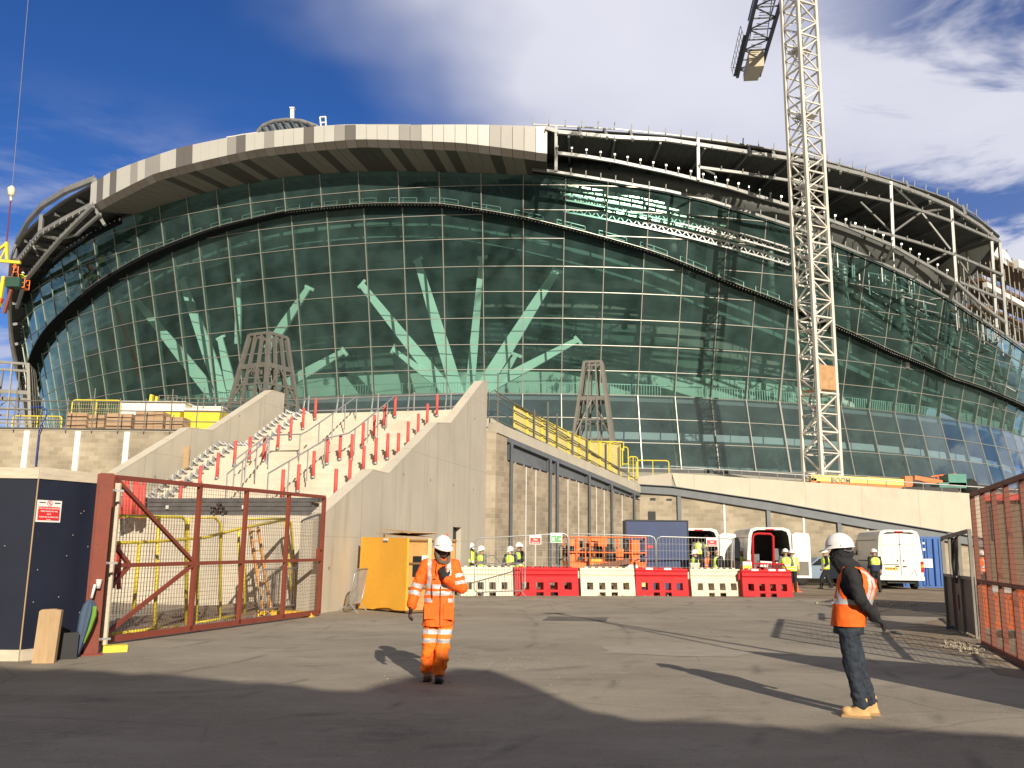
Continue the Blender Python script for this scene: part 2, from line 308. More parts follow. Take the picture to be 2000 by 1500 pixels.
M['sleeve'] = mixin(mixin(mixin(mat('yellow_container_paint', (.80, .40, .04), .5, var=.07, vs=1.4), noise_mask(9, .60, .70), (.42, .20, .05), .7), noise_mask(4, .55, .75, (1, 1, 3), loc=(3, 0, 0)), (.66, .30, .03), .5), noise_mask(22, .66, .70, (.3, 1, 1)), (.3, .16, .05), .7)
M['lime'] = mat('lime_hi_vis_fabric', (.62, .86, .03), .7, var=.10, vs=6)
M['hivor'] = mat('orange_hi_vis_fabric', (.95, .135, .008), .75, var=.10, vs=5, bump=.25, bs=18)
M['tape'] = mat('silver_reflective_tape', (.62, .62, .62), .35, .25, var=.1, vs=14)
M['helmet'] = mat('white_helmet_shell', (.78, .77, .75), .25, var=.02, vs=4, spec=.6)
M['cloth'] = mat('black_fabric', (.014, .014, .017), .85, var=.3, vs=9, bump=.3, bs=22)
M['navycl'] = mat('navy_fabric', (.02, .03, .07), .85, var=.3, vs=8)
M['greycl'] = mat('grey_fabric', (.16, .16, .16), .85, var=.25, vs=8)
M['denim'] = mixin(mat('dark_denim', (.018, .026, .040), .8, var=.3, vs=7, bump=.3, bs=60), noise_mask(5, .55, .72, (1, 1, .5)), (.075, .10, .14), .6)
M['jeans'] = mat('blue_denim', (.05, .10, .20), .8, var=.3, vs=7)
M['skinD'] = mat('dark_brown_skin', (.17, .085, .05), .5, var=.12, vs=9)
M['skinM'] = mat('tan_skin', (.40, .22, .14), .5, var=.1, vs=9)
M['boottan'] = mat('tan_suede_boot', (.52, .34, .15), .8, var=.12, vs=12)
M['boot'] = mat('black_leather_boot', (.025, .02, .018), .5, var=.3, vs=12)
M['shoegrey'] = mat('dusty_brown_boot', (.20, .14, .09), .75, var=.25, vs=12)
M['hood'] = mat('brown_patterned_hood', (.13, .09, .06), .85, var=.4, vs=18)
M['signwhite'] = mat('white_sign_board', (.78, .77, .74), .45, var=.02)
M['signred'] = mat('red_sign_print', (.62, .03, .03), .45, var=.04)
M['signgreen'] = mat('green_sign_print', (.08, .42, .14), .45, var=.04)
M['glassdark'] = mat('dark_vehicle_glass', (.02, .025, .03), .05, var=.1, spec=.9)
M['lampred'] = mat('red_tail_lamp', (.5, .02, .02), .2, var=.05)
M['lampamber'] = mat('amber_lamp', (.8, .35, .05), .2, var=.05)
M['platey'] = mat('yellow_number_plate', (.80, .50, .06), .4, var=.03)
M['rope'] = mat('cream_strap', (.62, .50, .28), .8, var=.1)
M['cardb'] = mat('brown_cardboard', (.40, .27, .17), .85, var=.12, vs=2)
M['cone'] = mat('orange_cone_plastic', (.85, .13, .03), .45, var=.06)
# ---------------------------------------------------------------- ground
def ground_mat():
    m = mat('worn_dusty_asphalt', (.245, .212, .165), .92, var=.12, vs=.22, bump=.5, bs=70, coord='Object', det=10)
    nt = m.node_tree; N = nt.nodes; L = nt.links
    mixin(m, noise_mask(.28, .44, .62, (.7, 1.3, 1), det=12, rough=.7), (.35, .31, .245), .75)
    mixin(m, noise_mask(.75, .54, .70, (.8, 1.2, 1), det=12, loc=(4, 9, 0), rough=.72), (.095, .082, .068), .65)
    mixin(m, noise_mask(3.2, .56, .70, (.7, 1.4, 1), det=8, loc=(1, 3, 0)), (.36, .32, .26), .45)
    def tyre(cx, cy, R0, w, seed):
        def fn(N, L):
            tc = N.new('ShaderNodeTexCoord'); v = N.new('ShaderNodeVectorMath'); v.operation = 'SUBTRACT'; v.inputs[1].default_value = (cx, cy, 0); L.new(tc.outputs['Object'], v.inputs[0])
            ln = N.new('ShaderNodeVectorMath'); ln.operation = 'LENGTH'; L.new(v.outputs[0], ln.inputs[0])
            n = N.new('ShaderNodeTexNoise'); n.inputs['Scale'].default_value = .35; L.new(tc.outputs['Object'], n.inputs['Vector'])
            ad = N.new('ShaderNodeMath'); ad.operation = 'MULTIPLY_ADD'; ad.inputs[1].default_value = .6; L.new(n.outputs[0], ad.inputs[0]); L.new(ln.outputs['Value'], ad.inputs[2])
            s1 = N.new('ShaderNodeMath'); s1.operation = 'SUBTRACT'; s1.inputs[1].default_value = R0+.3; L.new(ad.outputs[0], s1.inputs[0])
            md = N.new('ShaderNodeMath'); md.operation = 'PINGPONG'; md.inputs[1].default_value = .9; L.new(s1.outputs[0], md.inputs[0])
            r = N.new('ShaderNodeMapRange'); r.inputs[1].default_value = w; r.inputs[2].default_value = 0; L.new(md.outputs[0], r.inputs[0])
            n2 = N.new('ShaderNodeTexNoise'); n2.inputs['Scale'].default_value = .5+seed*.1; n2.inputs['Detail'].default_value = 8; L.new(tc.outputs['Object'], n2.inputs['Vector'])
            r2 = N.new('ShaderNodeMapRange'); r2.inputs[1].default_value = .50; r2.inputs[2].default_value = .62; L.new(n2.outputs[0], r2.inputs[0])
            mu = N.new('ShaderNodeMath'); mu.operation = 'MULTIPLY'; L.new(r.outputs[0], mu.inputs[0]); L.new(r2.outputs[0], mu.inputs[1]); return mu.outputs[0]
        return fn
    mixin(m, tyre(-14, 34, 24, .16, 1), (.10, .085, .07), .55)
    mixin(m, tyre(30, 2, 27, .12, 3), (.34, .30, .25), .5)
    def cracks(N, L):
        tc = N.new('ShaderNodeTexCoord'); n = N.new('ShaderNodeTexNoise'); n.inputs['Scale'].default_value = 1.1; n.inputs['Detail'].default_value = 6; L.new(tc.outputs['Object'], n.inputs['Vector'])
        mxv = N.new('ShaderNodeMixRGB'); mxv.inputs[0].default_value = .16; L.new(tc.outputs['Object'], mxv.inputs[1]); L.new(n.outputs['Color'], mxv.inputs[2])
        v = N.new('ShaderNodeTexVoronoi'); v.feature = 'DISTANCE_TO_EDGE'; v.inputs['Scale'].default_value = .34; L.new(mxv.outputs[0], v.inputs['Vector'])
        r = N.new('ShaderNodeMapRange'); r.inputs[1].default_value = .006; r.inputs[2].default_value = .0; L.new(v.outputs[0], r.inputs[0])
        n2 = N.new('ShaderNodeTexNoise'); n2.inputs['Scale'].default_value = .3; L.new(tc.outputs['Object'], n2.inputs['Vector']); r2 = N.new('ShaderNodeMapRange'); r2.inputs[1].default_value = .48; r2.inputs[2].default_value = .58; L.new(n2.outputs[0], r2.inputs[0])
        mu = N.new('ShaderNodeMath'); mu.operation = 'MULTIPLY'; L.new(r.outputs[0], mu.inputs[0]); L.new(r2.outputs[0], mu.inputs[1]); return mu.outputs[0]
    mixin(m, cracks, (.10, .085, .07), .5)
    mixin(m, tyre(-30, 20, 36, .10, 5), (.09, .078, .064), .6)
    mixin(m, noise_mask(30, .55, .64, det=5), (.38, .34, .28), .45)
    mixin(m, noise_mask(14, .60, .68, det=4, loc=(3, 3, 0)), (.10, .088, .072), .4)
    mixin(m, noise_mask(120, .58, .66, det=3, loc=(5, 5, 5)), (.06, .055, .05), .6)
    return m
G = MB()
G.grid([[(-1500, y, 0) if i == 0 else (x, y, 0) for i, x in enumerate((-1500, -60, -20, 0, 20, 60, 1500))] for y in (-300, -20, 0, 20, 40, 70, 300, 2200)], flip=False)
tag(G.build('ground', ground_mat()), kind='structure')
def dirt_mat():
    m = mat('brown_site_dirt', (.20, .15, .10), .95, var=.2, vs=.8, bump=.8, bs=9)
    mixin(m, noise_mask(1.3, .5, .62, (.5, 1.5, 1)), (.33, .27, .20), .8); mixin(m, noise_mask(25, .58, .66), (.10, .07, .05), .6)
    return m
DM = dirt_mat()
def blob(name, pts, z, m, kind='structure', jit=.25, h=0.0):
    """an irregular low sheet of earth"""
    random.seed(len(pts)*7+int(z*1e4)); P = [Vector((x, y, 0)) for x, y in pts]; Q = []
    for a, b in zip(P, P[1:]+P[:1]):
        n = max(1, int((b-a).length/.35))
        for i in range(n):
            p = a+(b-a)*(i/n); w = noise.noise(p*1.3)*jit*2; Q.append(p+Vector((w, noise.noise(p*1.3+Vector((9, 0, 0)))*jit*2, 0)))
    c = sum(Q, Vector())/len(Q); mb = MB(); rings = []
    for k, f in enumerate((1, .93, .8, .55, .25)):
        rings.append([c+(q-c)*f+Vector((0, 0, z+(h*(1-f)**.5*(.6+.7*noise.noise(q*2.1+Vector((k, 0, 0)))) if h else 0))) for q in Q])
    rings = [r+[r[0]] for r in rings]
    mb.grid(rings, flip=True, smooth=True); mb.add(rings[-1][:-1], [tuple(range(len(Q)))])
    return tag(mb.build(name, m), kind=kind)
# beyond the barriers: earth yard
blob('dirt_yard', [(-4.0, 32.6), (9.6, 32.8), (12.0, 31.8), (14.6, 30), (16, 29.5), (40, 29), (40, 47), (6.6, 49), (-1, 36)], .004, DM)
blob('dirt_verge', [tuple(onG(x, y)[:2]) for x, y in ((1700, 1238), (1850, 1205), (1905, 1225), (2060, 1290), (2040, 1335), (1960, 1318), (1870, 1278), (1790, 1262))], .004, DM, h=.05, jit=.12)
blob('dark_ground_patch', [tuple(onG(x, y)[:2]) for x, y in ((1600, 1182), (1760, 1176), (1860, 1180), (1862, 1206), (1700, 1202))], .006, mat('dark_brown_ground', (.075, .058, .042), .75, var=.3, vs=1.5), jit=.2)  # flat dark brown patch on the ground
# stones on the verge (nobody could count them)
def pebbles(name, pts, n, rmin, rmax, m, seed=1, z=0):
    random.seed(seed); mb = MB(); P = [onG(*p) for p in pts]
    for i in range(n):
        w = [random.random()**1.2 for _ in P]; s = sum(w); c = sum((p*(q/s) for p, q in zip(P, w)), Vector()); r = random.uniform(rmin, rmax)
        R = Matrix.Rotation(random.random()*6, 3, 'Z') @ Matrix.Rotation(random.random()*2, 3, 'X')
        vs = [R @ (Vector(v)*r*random.uniform(.6, 1.2)) for v in ((1, 0, 0), (-1, 0, 0), (0, 1, 0), (0, -1, 0), (0, 0, .7), (0, 0, -.7))]
        mb.add([v+c+Vector((0, 0, r*.3+z)) for v in vs], [(0, 2, 4), (2, 1, 4), (1, 3, 4), (3, 0, 4), (2, 0, 5), (1, 2, 5), (3, 1, 5), (0, 3, 5)])
    return tag(mb.build(name, m), kind='stuff', label='loose broken stones scattered along the dirt edge', cat='rubble')
pm = mat('fresh_asphalt_patch', (.11, .098, .085), .9, var=.2, vs=2, bump=.5, bs=80); mixin(pm, noise_mask(1.2, .5, .68), (.20, .175, .14), .8)
blob('road_patch', [tuple(onG(x, y)[:2]) for x, y in ((1070, 1204), (1190, 1206), (1180, 1214), (1060, 1212))], .004, pm, jit=.05)
blob('road_patch', [tuple(onG(x, y)[:2]) for x, y in ((1180, 1262), (1480, 1272), (1440, 1284), (1170, 1276))], .004, mat('sandy_smear', (.30, .265, .215), .95, var=.12, vs=3), jit=.12)
STM = mat('pale_rubble_stone', (.36, .30, .22), .9, var=.3, vs=5)
pebbles('rubble', ((1780, 1238), (1900, 1245), (2040, 1300), (1960, 1310), (1880, 1270), (1790, 1255)), 420, .012, .05, STM, 3)
pebbles('rubble', ((1560, 1168), (1860, 1180), (1860, 1190), (1560, 1190), (1700, 1175)), 260, .02, .06, STM, 4)
pebbles('rubble', ((200, 1262), (420, 1225), (620, 1198), (600, 1196), (400, 1212), (240, 1245)), 380, .02, .09, mat('grey_rubble_stone', (.17, .15, .13), .9, var=.4, vs=5), 5)
pebbles('rubble', ((890, 1165), (1120, 1163), (1540, 1166), (1540, 1160), (900, 1158)), 220, .02, .05, STM, 6)
pebbles('road_grit', ((40, 1400), (700, 1220), (1500, 1200), (1950, 1420), (1000, 1480), (300, 1330)), 260, .004, .011, STM, 8)

# houses behind the photographer: the near row casts the long foreground shadow
def back_houses():
    # (x0, x1, height) segments of a terrace whose roofline casts the foreground shade
    t = thing('terraced_house', 'row of brown brick houses behind the viewer on the near side of the road', 'house', (0, -8, 0))
    w = MB(); r = MB(); ws = MB()
    mm = mat('brown_brick', (.17, .09, .06), .9, var=.2, vs=1)
    k = cos(SUN_AZ)/tan(SUN_EL); dx = -sin(SUN_AZ)/tan(SUN_EL)
    # shade edge on the road, left to right: pixel points
    edge = [(-300, 1290), (0, 1303), (250, 1312), (520, 1334), (700, 1352), (800, 1322), (900, 1300), (1000, 1322), (1070, 1352), (1150, 1392), (1240, 1404), (1500, 1414), (1590, 1432), (1640, 1412), (2000, 1440), (2300, 1455)]
    fine = []
    for (a, b), (c, d) in zip(edge, edge[1:]):
        for i in range(6): fine.append((a+(c-a)*i/6, b+(d-b)*i/6))
    for _ in range(5): fine = [fine[0]]+[(fine[i][0], (fine[i-1][1]+fine[i][1]*2+fine[i+1][1])/4) for i in range(1, len(fine)-1)]+[fine[-1]]
    edge = [(x, y+2.2*sin(x*.031)+1.5*sin(x*.083)) for x, y in fine]
    top = []
    for px, py in edge:
        g = onG(px, py); h = (g.y+8)/k; top.append((g.x-dx*h, h))
    top.sort()
    x0 = top[0][0]-30; x1 = top[-1][0]+30
    poly = [(x0, 0), (x1, 0), (x1, top[-1][1])]+top[::-1]+[(x0, top[0][1])]
    w.prism(poly, (-9, 0)); w.build('wall', mm, t)
    for i in range(-6, 12):
        for z in (1.2, 4.2):
            ws.box((i*2.6, .03, z+.8), (1.1, .1, 1.6))
    ws.build('window', M['glassdark'], t)
    for i, (x, y, l, h) in enumerate([(-42, -52, 60, 9), (30, -50, 66, 9.5), (-60, -84, 70, 9), (22, -86, 80, 9), (-80, -120, 90, 10), (20, -122, 110, 11), (-110, -160, 120, 12), (30, -165, 150, 14)]):  # unseen rows added so the leaning glass reflects dark fronts
        t2 = thing('terraced_house', '%s unseen slate-roofed brick terrace %s behind the viewer' % (('long', 'low', 'far', 'tall')[i % 4], ('to the left in the second street', 'to the right in the second street', 'to the left in the third street', 'to the right in the third street', 'to the left in the fourth street', 'to the right in the fourth street', 'to the left in the last street', 'to the right in the last street')[i]), 'house', (x, y, 0))
        MB().prism([(-l/2, 0), (l/2, 0), (l/2, h*.65), (-l/2, h*.65)], (-9, 0)).build('wall', mm, t2)
        rb = MB(); rb.add([(-l/2-.3, .4, h*.63), (l/2+.3, .4, h*.63), (l/2+.3, -4.5, h), (-l/2-.3, -4.5, h), (l/2+.3, -9.4, h*.63), (-l/2-.3, -9.4, h*.63)], [(0, 1, 2, 3), (3, 2, 4, 5), (0, 3, 5), (1, 4, 2)]); rb.build('roof', M['darksteel'], t2)
        wb = MB()
        for j in range(int(l/3)):
            for z in (1.5, 4.0): wb.box((-l/2+1.5+j*3, .03, z+.5), (1.1, .1, 1.4))
        wb.build('window', M['glassdark'], t2)
back_houses()
def side_houses():  # unseen terraces added to darken reflections in the left glass
    mm = mat('dull_brown_brick', (.12, .075, .05), .9, var=.2, vs=1)
    for i, (x, y, lab) in enumerate([(-120, 10, 'nearest'), (-165, 20, 'middle'), (-215, 35, 'farthest')]):
        t = thing('terraced_house', '%s of three unseen brick terraces far off to the left outside the view' % lab, 'house', (x, y, 0), radians(80))
        MB().prism([(-60, 0), (60, 0), (60, 8+i), (-60, 8+i)], 9).build('wall', mm, t)
        rb = MB(); h = 8+i; rb.add([(-60.3, -.4, h), (60.3, -.4, h), (60.3, 4.5, h+4), (-60.3, 4.5, h+4), (60.3, 9.4, h), (-60.3, 9.4, h)], [(0, 1, 2, 3), (3, 2, 4, 5), (0, 3, 5), (1, 4, 2)]); rb.build('roof', M['darksteel'], t)
side_houses()
# off-frame hoarding and an added leaning pole on the right whose shadows cross the road
k_ = cos(SUN_AZ)/tan(SUN_EL); dx_ = -sin(SUN_AZ)/tan(SUN_EL)
def side_hoarding():
    g = onG(1463, 1272); h = 2.9; A = Vector((g.x-dx_*h, g.y-k_*h, 0)); g2 = onG(2000, 1309); B = Vector((g2.x-dx_*h, g2.y-k_*h, 0)); d = (B-A).normalized()
    t = thing('site_hoarding', 'tall navy site hoarding outside the right edge of the view', 'hoarding', A, atan2(d.y, d.x))
    mb = MB(); mb.box((8, -.03, h/2), (16, .06, h)); mb.build('panel', M['navy'], t)
    mb = MB()
    for i in range(9): mb.box((.1+i*1.9, .04, h/2-.02), (.1, .08, h-.04))
    mb.build('post', M['wood'], t)
    g = onG(1486, 1213); H2 = (g.y-A.y)/k_
    t = thing('flag_pole', 'slim pole at the end of the hoarding outside the right edge', 'pole', A+Vector((-.05, -.1, 0)))
    mb = MB(); mb.tube([(0, 0, 0), (0, 0, H2)], .04, 8); mb.tube([(0, 0, H2-.05), (2.2, -1.3, H2-.5), (5, -3, H2-.6)], .015); mb.tube([(0, 0, H2-1.3), (2.2, -1.3, H2-1.6), (5, -3, H2-1.6)], .015)
    mb.build('shaft', M['galv'], t)
    a = onG(1082, 1198); b = onG(1995, 1352); H = 8.0
    t = thing('shadow_pole', 'leaning pole added outside the right edge of the view for its thin shadow line', 'lamp post')
    T = Vector((a.x-dx_*H, a.y-k_*H, H)); h0 = 0; # foot continues the shadow line
    dirn = (b-a).normalized(); F = b+dirn*6.0
    t.location = F; mb = MB(); mb.tube([(0, 0, 0), T-F], [.09, .045], 8); mb.box(T-F, (.5, .2, .1)); mb.build('shaft', M['galv'], t)
side_hoarding()

# ---------------------------------------------------------------- walls traced on their own planes
class Wall:
    def __init__(s, A, B):
        s.A = Vector((A[0], A[1], 0)); B = Vector((B[0], B[1], 0)); d = B-s.A; s.len = d.length; s.u = d.normalized(); s.rz = atan2(d.y, d.x); s.n = Vector((-s.u.y, s.u.x, 0))
    def px(s, px, py, off=0.0):
        d = ray(px, py); o = Vector((0, 0, CH)); P = s.A+s.n*off; t = (P-o).dot(s.n)/d.dot(s.n); q = o+d*t; return ((q-s.A).dot(s.u), q.z)
    def poly(s, pts, off=0.0): return [s.px(x, y, off) for x, y in pts]
    def w(s, x, y, z): return s.A+s.u*x+s.n*y+Vector((0, 0, z))
    def thing(s, name, label, cat, group=None): return thing(name, label, cat, s.A, s.rz, group)
FA = Vector((-4.7, 22.3, 0)); FU = Vector((.2588, .9659, 0)); FN = Vector((-FU.y, FU.x, 0))
WF = Wall(FA, FA+FU*14.2)                          # right flank wall of the stairs
WL = Wall(FA+FN*8.86, FA+FN*8.86+FU*14.2)          # left flank wall
SW = 8.86
# right flank wall
t = WF.thing('stair_flank_wall', 'tall sloping grey concrete wall on the right side of the stairs', 'concrete wall')
pts = WF.poly([(634, 1003), (729, 918), (759, 925), (854, 826), (880, 827), (943, 745), (961, 750)])
pts[-1] = (14.25, pts[-1][1]); pts[-2] = (pts[-2][0], pts[-2][1])
door = WF.poly([(885, 1027), (916, 1027)]); ds0, ds1, dz = door[0][0], door[0][0]+.95, 2.35
full = [(-.35, 0), (ds0, 0), (ds0, dz), (ds1, dz), (ds1, 0), (14.25, 0)]+pts[::-1]+[(-.35, pts[0][1]-.2)]
MB().prism(full, .35).build('wall', M['conc_joint'], t)
mb = MB(); mb.box((ds0+.475, .20, dz/2), (.93, .02, dz-.01)); mb.build('doorway', M['black'], t)  # black sheet stands in for the dark inside the opening
mb = MB()
for i in range(len(pts)-1):
    (a, b), (c, d) = pts[i], pts[i+1]
    mb.beam((a, .172, b+.012), (c, .172, d+.012), .36, .03, up=(0, 0, 1))
mb.build('coping', M['ramp'], t)
# left flank wall
t = WL.thing('stair_flank_wall', 'sloping grey concrete wall on the left side of the stairs behind the gate', 'concrete wall')
pl = WL.poly([(227, 925), (371, 836), (415, 841), (532, 763), (556, 770)]); e0 = pl[0]
MB().prism([(e0[0]-.8, 0), (pl[-1][0], 0)]+pl[::-1]+[(e0[0]-.8, e0[1]-.35)], .35).build('wall', M['conc_joint'], t)
mb = MB()
for i in range(len(pl)-1):
    (a, b), (c, d) = pl[i], pl[i+1]; mb.beam((a, .172, b+.012), (c, .172, d+.012), .36, .03)
mb.build('coping', M['ramp'], t)
# the staircase: flights between the two walls
prof = []; z = 2.42; s_ = 1.75; land = {3: 1.2, 17: 1.4}
def stairs_profile():
    P = [(1.5, 0), (1.5, 2.42)]; s = 2.4; z = 2.42; rise = .172
    flights = [(s, 3, .34), (None, 13, .30), (None, 11, .30)]
    P.append((s, z))
    for k, (st, n, tr) in enumerate(flights):
        for i in range(n): z += rise; P.append((s, z)); s += tr; P.append((s, z))
        if k < 2: s += (1.35, 1.5)[k]; P[-1] = (s, z)
    P.append((15.2, z)); return P, z
SP, DECKZ = stairs_profile()
def stair_z(s):
    z = 0
    for (a, b), (c, d) in zip(SP, SP[1:]):
        if a <= s: z = max(z, b if c > a else b)
    return z
t = WF.thing('staircase', 'wide flight of pale cream concrete steps rising between two concrete walls', 'stairs')
MB().prism(SP+[(15.2, 0)], (.36, SW-.01)).build('steps', M['step'], t)
def on_stair(px, py):
    """where the sight line through a pixel meets the slope of the steps (frame of WF)"""
    d = ray(px, py); best = None
    for i in range(2200, 4200):
        Y = i/100; p = d*(Y/d.y)+Vector((0, 0, CH)); q = p-FA; s = q.dot(FU); tt = q.dot(FN)
        if s > 1.4 and p.z <= stair_z(s)+.02: return s, tt, stair_z(s)
    return None
# podium deck (a structure whose edge the walls hide)
W1p = Wall((-.62, 36.25), (7.2, 50.0))
D1 = WF.w(15.2, SW+.3, 0); D2 = WF.w(15.2, 0, 0)
mb = MB()
zd = DECKZ
D3 = W1p.w(.3, .5, 0); D4 = W1p.w(W1p.len-.2, .5, 0)
top = [(-75, 44, zd), (D1.x-4, 44.4, zd), (D1.x, D1.y, zd), (D3.x, D3.y+.6, zd), (D4.x, D4.y, 4.6), (9, 50.8, 4.5), (26.7, 48.8, 3.2), (44, 50, 3.0), (80, 80, 6), (80, 130, 8.7), (40, 92, 8.7), (20, 83, 8.7), (0, 81, 8.6), (-30, 88, 8.6), (-75, 130, 8.6)]
cx = Vector((5, 66, 7.0)); n = len(top)
mb.add([cx]+[Vector(p) for p in top]+[Vector((p[0], p[1], .0)) for p in top], [(0, i+1, (i+1) % n+1) for i in range(n)]+[(i+1, i+1+n, (i+1) % n+1+n, (i+1) % n+1) for i in range(n)])
tag(mb.build('podium', M['conc']), kind='structure')
# left blockwork retaining wall with white pilasters
WB = Wall((-34, 43.4), (-12.5, 43.4))
t = WB.thing('block_wall', 'long buff blockwork retaining wall with white pilasters, left of the stairs', 'block wall')
zt = WB.px(200, 842)[1]
MB().box((10.5, .2, zt/2), (22, .4, zt)).build('wall', M['block'], t)
for x0 in (50, 150, 246, 350):
    a = WB.px(x0, 880)[0]; mb = MB(); mb.box((a, -.012, zt/2-.01), (.27, .1, zt-.02)); mb.build('pilaster', M['white'], t)
a = WB.px(30, 870)
mb = MB(); mb.box((10.5, .2, zt+.04), (22.2, .46, .08)); mb.build('coping', M['conc'], t)
# retaining wall right of the stairs: blockwork, steel columns, dark clerestory panels, parapet
W1 = Wall((-.62, 36.25), (7.2, 50.0))
t = W1.thing('block_wall', 'brown blockwork wall with grey steel columns and dark clerestory panels, right of the stairs', 'block wall')
ptop = W1.poly([(962, 822), (1254, 950)]); pbot = W1.poly([(974, 847), (1251, 964)])
zf = lambda tab, s: tab[0][1]+(tab[1][1]-tab[0][1])*(s-tab[0][0])/(tab[1][0]-tab[0][0])
L1 = W1.len
pan = W1.poly([(976, 894), (1251, 976)])
MB().prism([(0, 0), (L1, 0), (L1, zf(pan, L1)), (.9, zf(pan, .9)), (.9, zf(pbot, .9)), (0, zf(pbot, 0))], .3).build('wall', M['block2'], t)
MB().prism([(0, zf(pbot, 0)), (L1+.15, zf(pbot, L1)), (L1+.15, zf(ptop, L1)), (0, zf(ptop, 0))], (-.06, .4)).build('parapet', M['conc'], t)
mb = MB(); mb.prism([(.9, zf(pan, .9)), (L1, zf(pan, L1)), (L1, zf(pbot, L1)), (.9, zf(pbot, .9))], (.12, .2)); mb.build('clerestory_panel', M['beamgrey'], t)
mb = MB(); mb.beam((.9, .02, zf(pbot, .9)-.10), (L1, .02, zf(pbot, L1)-.10), .16, .2); mb.build('steel_beam', M['beamgrey'], t)
cs = [W1.px(x, 1000)[0] for x in (994, 1071, 1085, 1148, 1192, 1236)]
for s in cs:
    mb = MB(); h = zf(pbot, s)-.2; mb.box((s, -.02, h/2), (.02, .2, h)); mb.box((s, -.115, h/2), (.2, .02, h)); mb.build('steel_column', M['beamgrey'], t)
for x in (1027, 1046, 1109, 1130, 1165, 1180, 1215):
    s = W1.px(x, 1000)[0]; mb = MB(); h = zf(pan, s)-.05; mb.box((s, -.006, h/2), (.05, .02, h)); mb.build('movement_joint', M['white'], t)
mb = MB()
s = .95
while s < L1-.2:
    mb.beam((s, -.01, zf(pan, s)-.02), (s+.55, -.01, zf(pan, s+.55)-.02), .03, .06); s += .75
mb.build('lintel_packer', M['black'], t)
# short front pier
tp = thing('block_pier', 'narrow buff blockwork pier at the end of the concrete stair wall', 'block pier', WF.w(14.26, 0, 0), 0)
zt = zf(pbot, 0)+.05; pw = W1.A-Vector(tp.location)
mb = MB(); mb.add([(0, 0, 0), (pw.x, pw.y, 0), (pw.x+.0, pw.y+.6, 0), (-.3, .6, 0), (0, 0, zt), (pw.x, pw.y, zt), (pw.x, pw.y+.6, zt), (-.3, .6, zt)], [(0, 1, 5, 4), (1, 2, 6, 5), (2, 3, 7, 6), (3, 0, 4, 7), (4, 5, 6, 7)]); mb.build('pier', M['block'], tp)
# ramp wall on the right
W2 = Wall((7.2, 50.0), (27.2, 48.3))
t = W2.thing('ramp_wall', 'long cream concrete ramp parapet sloping down to the right above blockwork', 'ramp wall')
par = W2.poly([(1312, 924), (1420, 931), (1897, 964), (1897, 1047), (1700, 1014), (1500, 978), (1320, 950)]); beamt = W2.poly([(1245, 946), (1312, 950), (1500, 978), (1700, 1014), (1897, 1047), (2150, 1095)])
beamb = W2.poly([(1245, 962), (1312, 966), (1500, 996), (1700, 1032), (1900, 1065), (2150, 1110)])
MB().prism(par[:3]+[W2.px(2150, 985), W2.px(2150, 1096)]+par[3:], (-.05, .35)).build('parapet', M['ramp'], t)
mb = MB(); mb.prism([(0, 0)]+[(L, 0) for L in (beamb[-1][0],)]+[(s, z-.01) for s, z in beamb[::-1]], (.0, .3)); mb.build('wall', M['block'], t)
mb = MB(); mb.prism([W2.px(1245, 931), W2.px(1312, 924), W2.px(1312, 951), W2.px(1245, 947)], (-.03, .35)); mb.build('parapet', M['conc'], t, label='plain grey concrete end of the parapet')
mb = MB()
for a, b, c, d in zip(beamt, beamt[1:], beamb, beamb[1:]):
    mb.add([(a[0], -.02, a[1]), (b[0], -.02, b[1]), (d[0], -.02, d[1]), (c[0], -.02, c[1])], [(3, 2, 1, 0)])
    for p, q, o in ((a, b, 0), (c, d, 0)): mb.beam((p[0], -.09, p[1]), (q[0], -.09, q[1]), .18, .035)
mb.build('steel_beam', M['beamgrey'], t)
for x, y in ((1326, 968), (1500, 996), (1638, 1021), (1750, 1040), (1868, 1062)):
    s, z = W2.px(x, y); mb = MB(); mb.box((s, -.03, z/2), (.02, .2, z)); mb.box((s, -.13, z/2), (.2, .02, z)); mb.build('steel_column', M['beamgrey'], t)
for x, y in ((1414, 982), (1569, 1008), (1694, 1030), (1807, 1050)):
    s, z = W2.px(x, y); mb = MB(); mb.box((s, -.012, z/2), (.10, .03, z)); mb.build('movement_joint', M['white'], t)
s, z = W2.px(1264, 997); mb = MB(); mb.box((s+.25, -.01, z-.4), (.42, .03, .7)); mb.build('wall_opening', M['black'], t)
s, z = W2.px(1275, 975); mb = MB(); mb.box((s, -.012, z), (.3, .03, .13)); mb.box((s+.9, -.012, z-.02), (.3, .03, .1)); mb.build('wall_vent', M['black'], t)
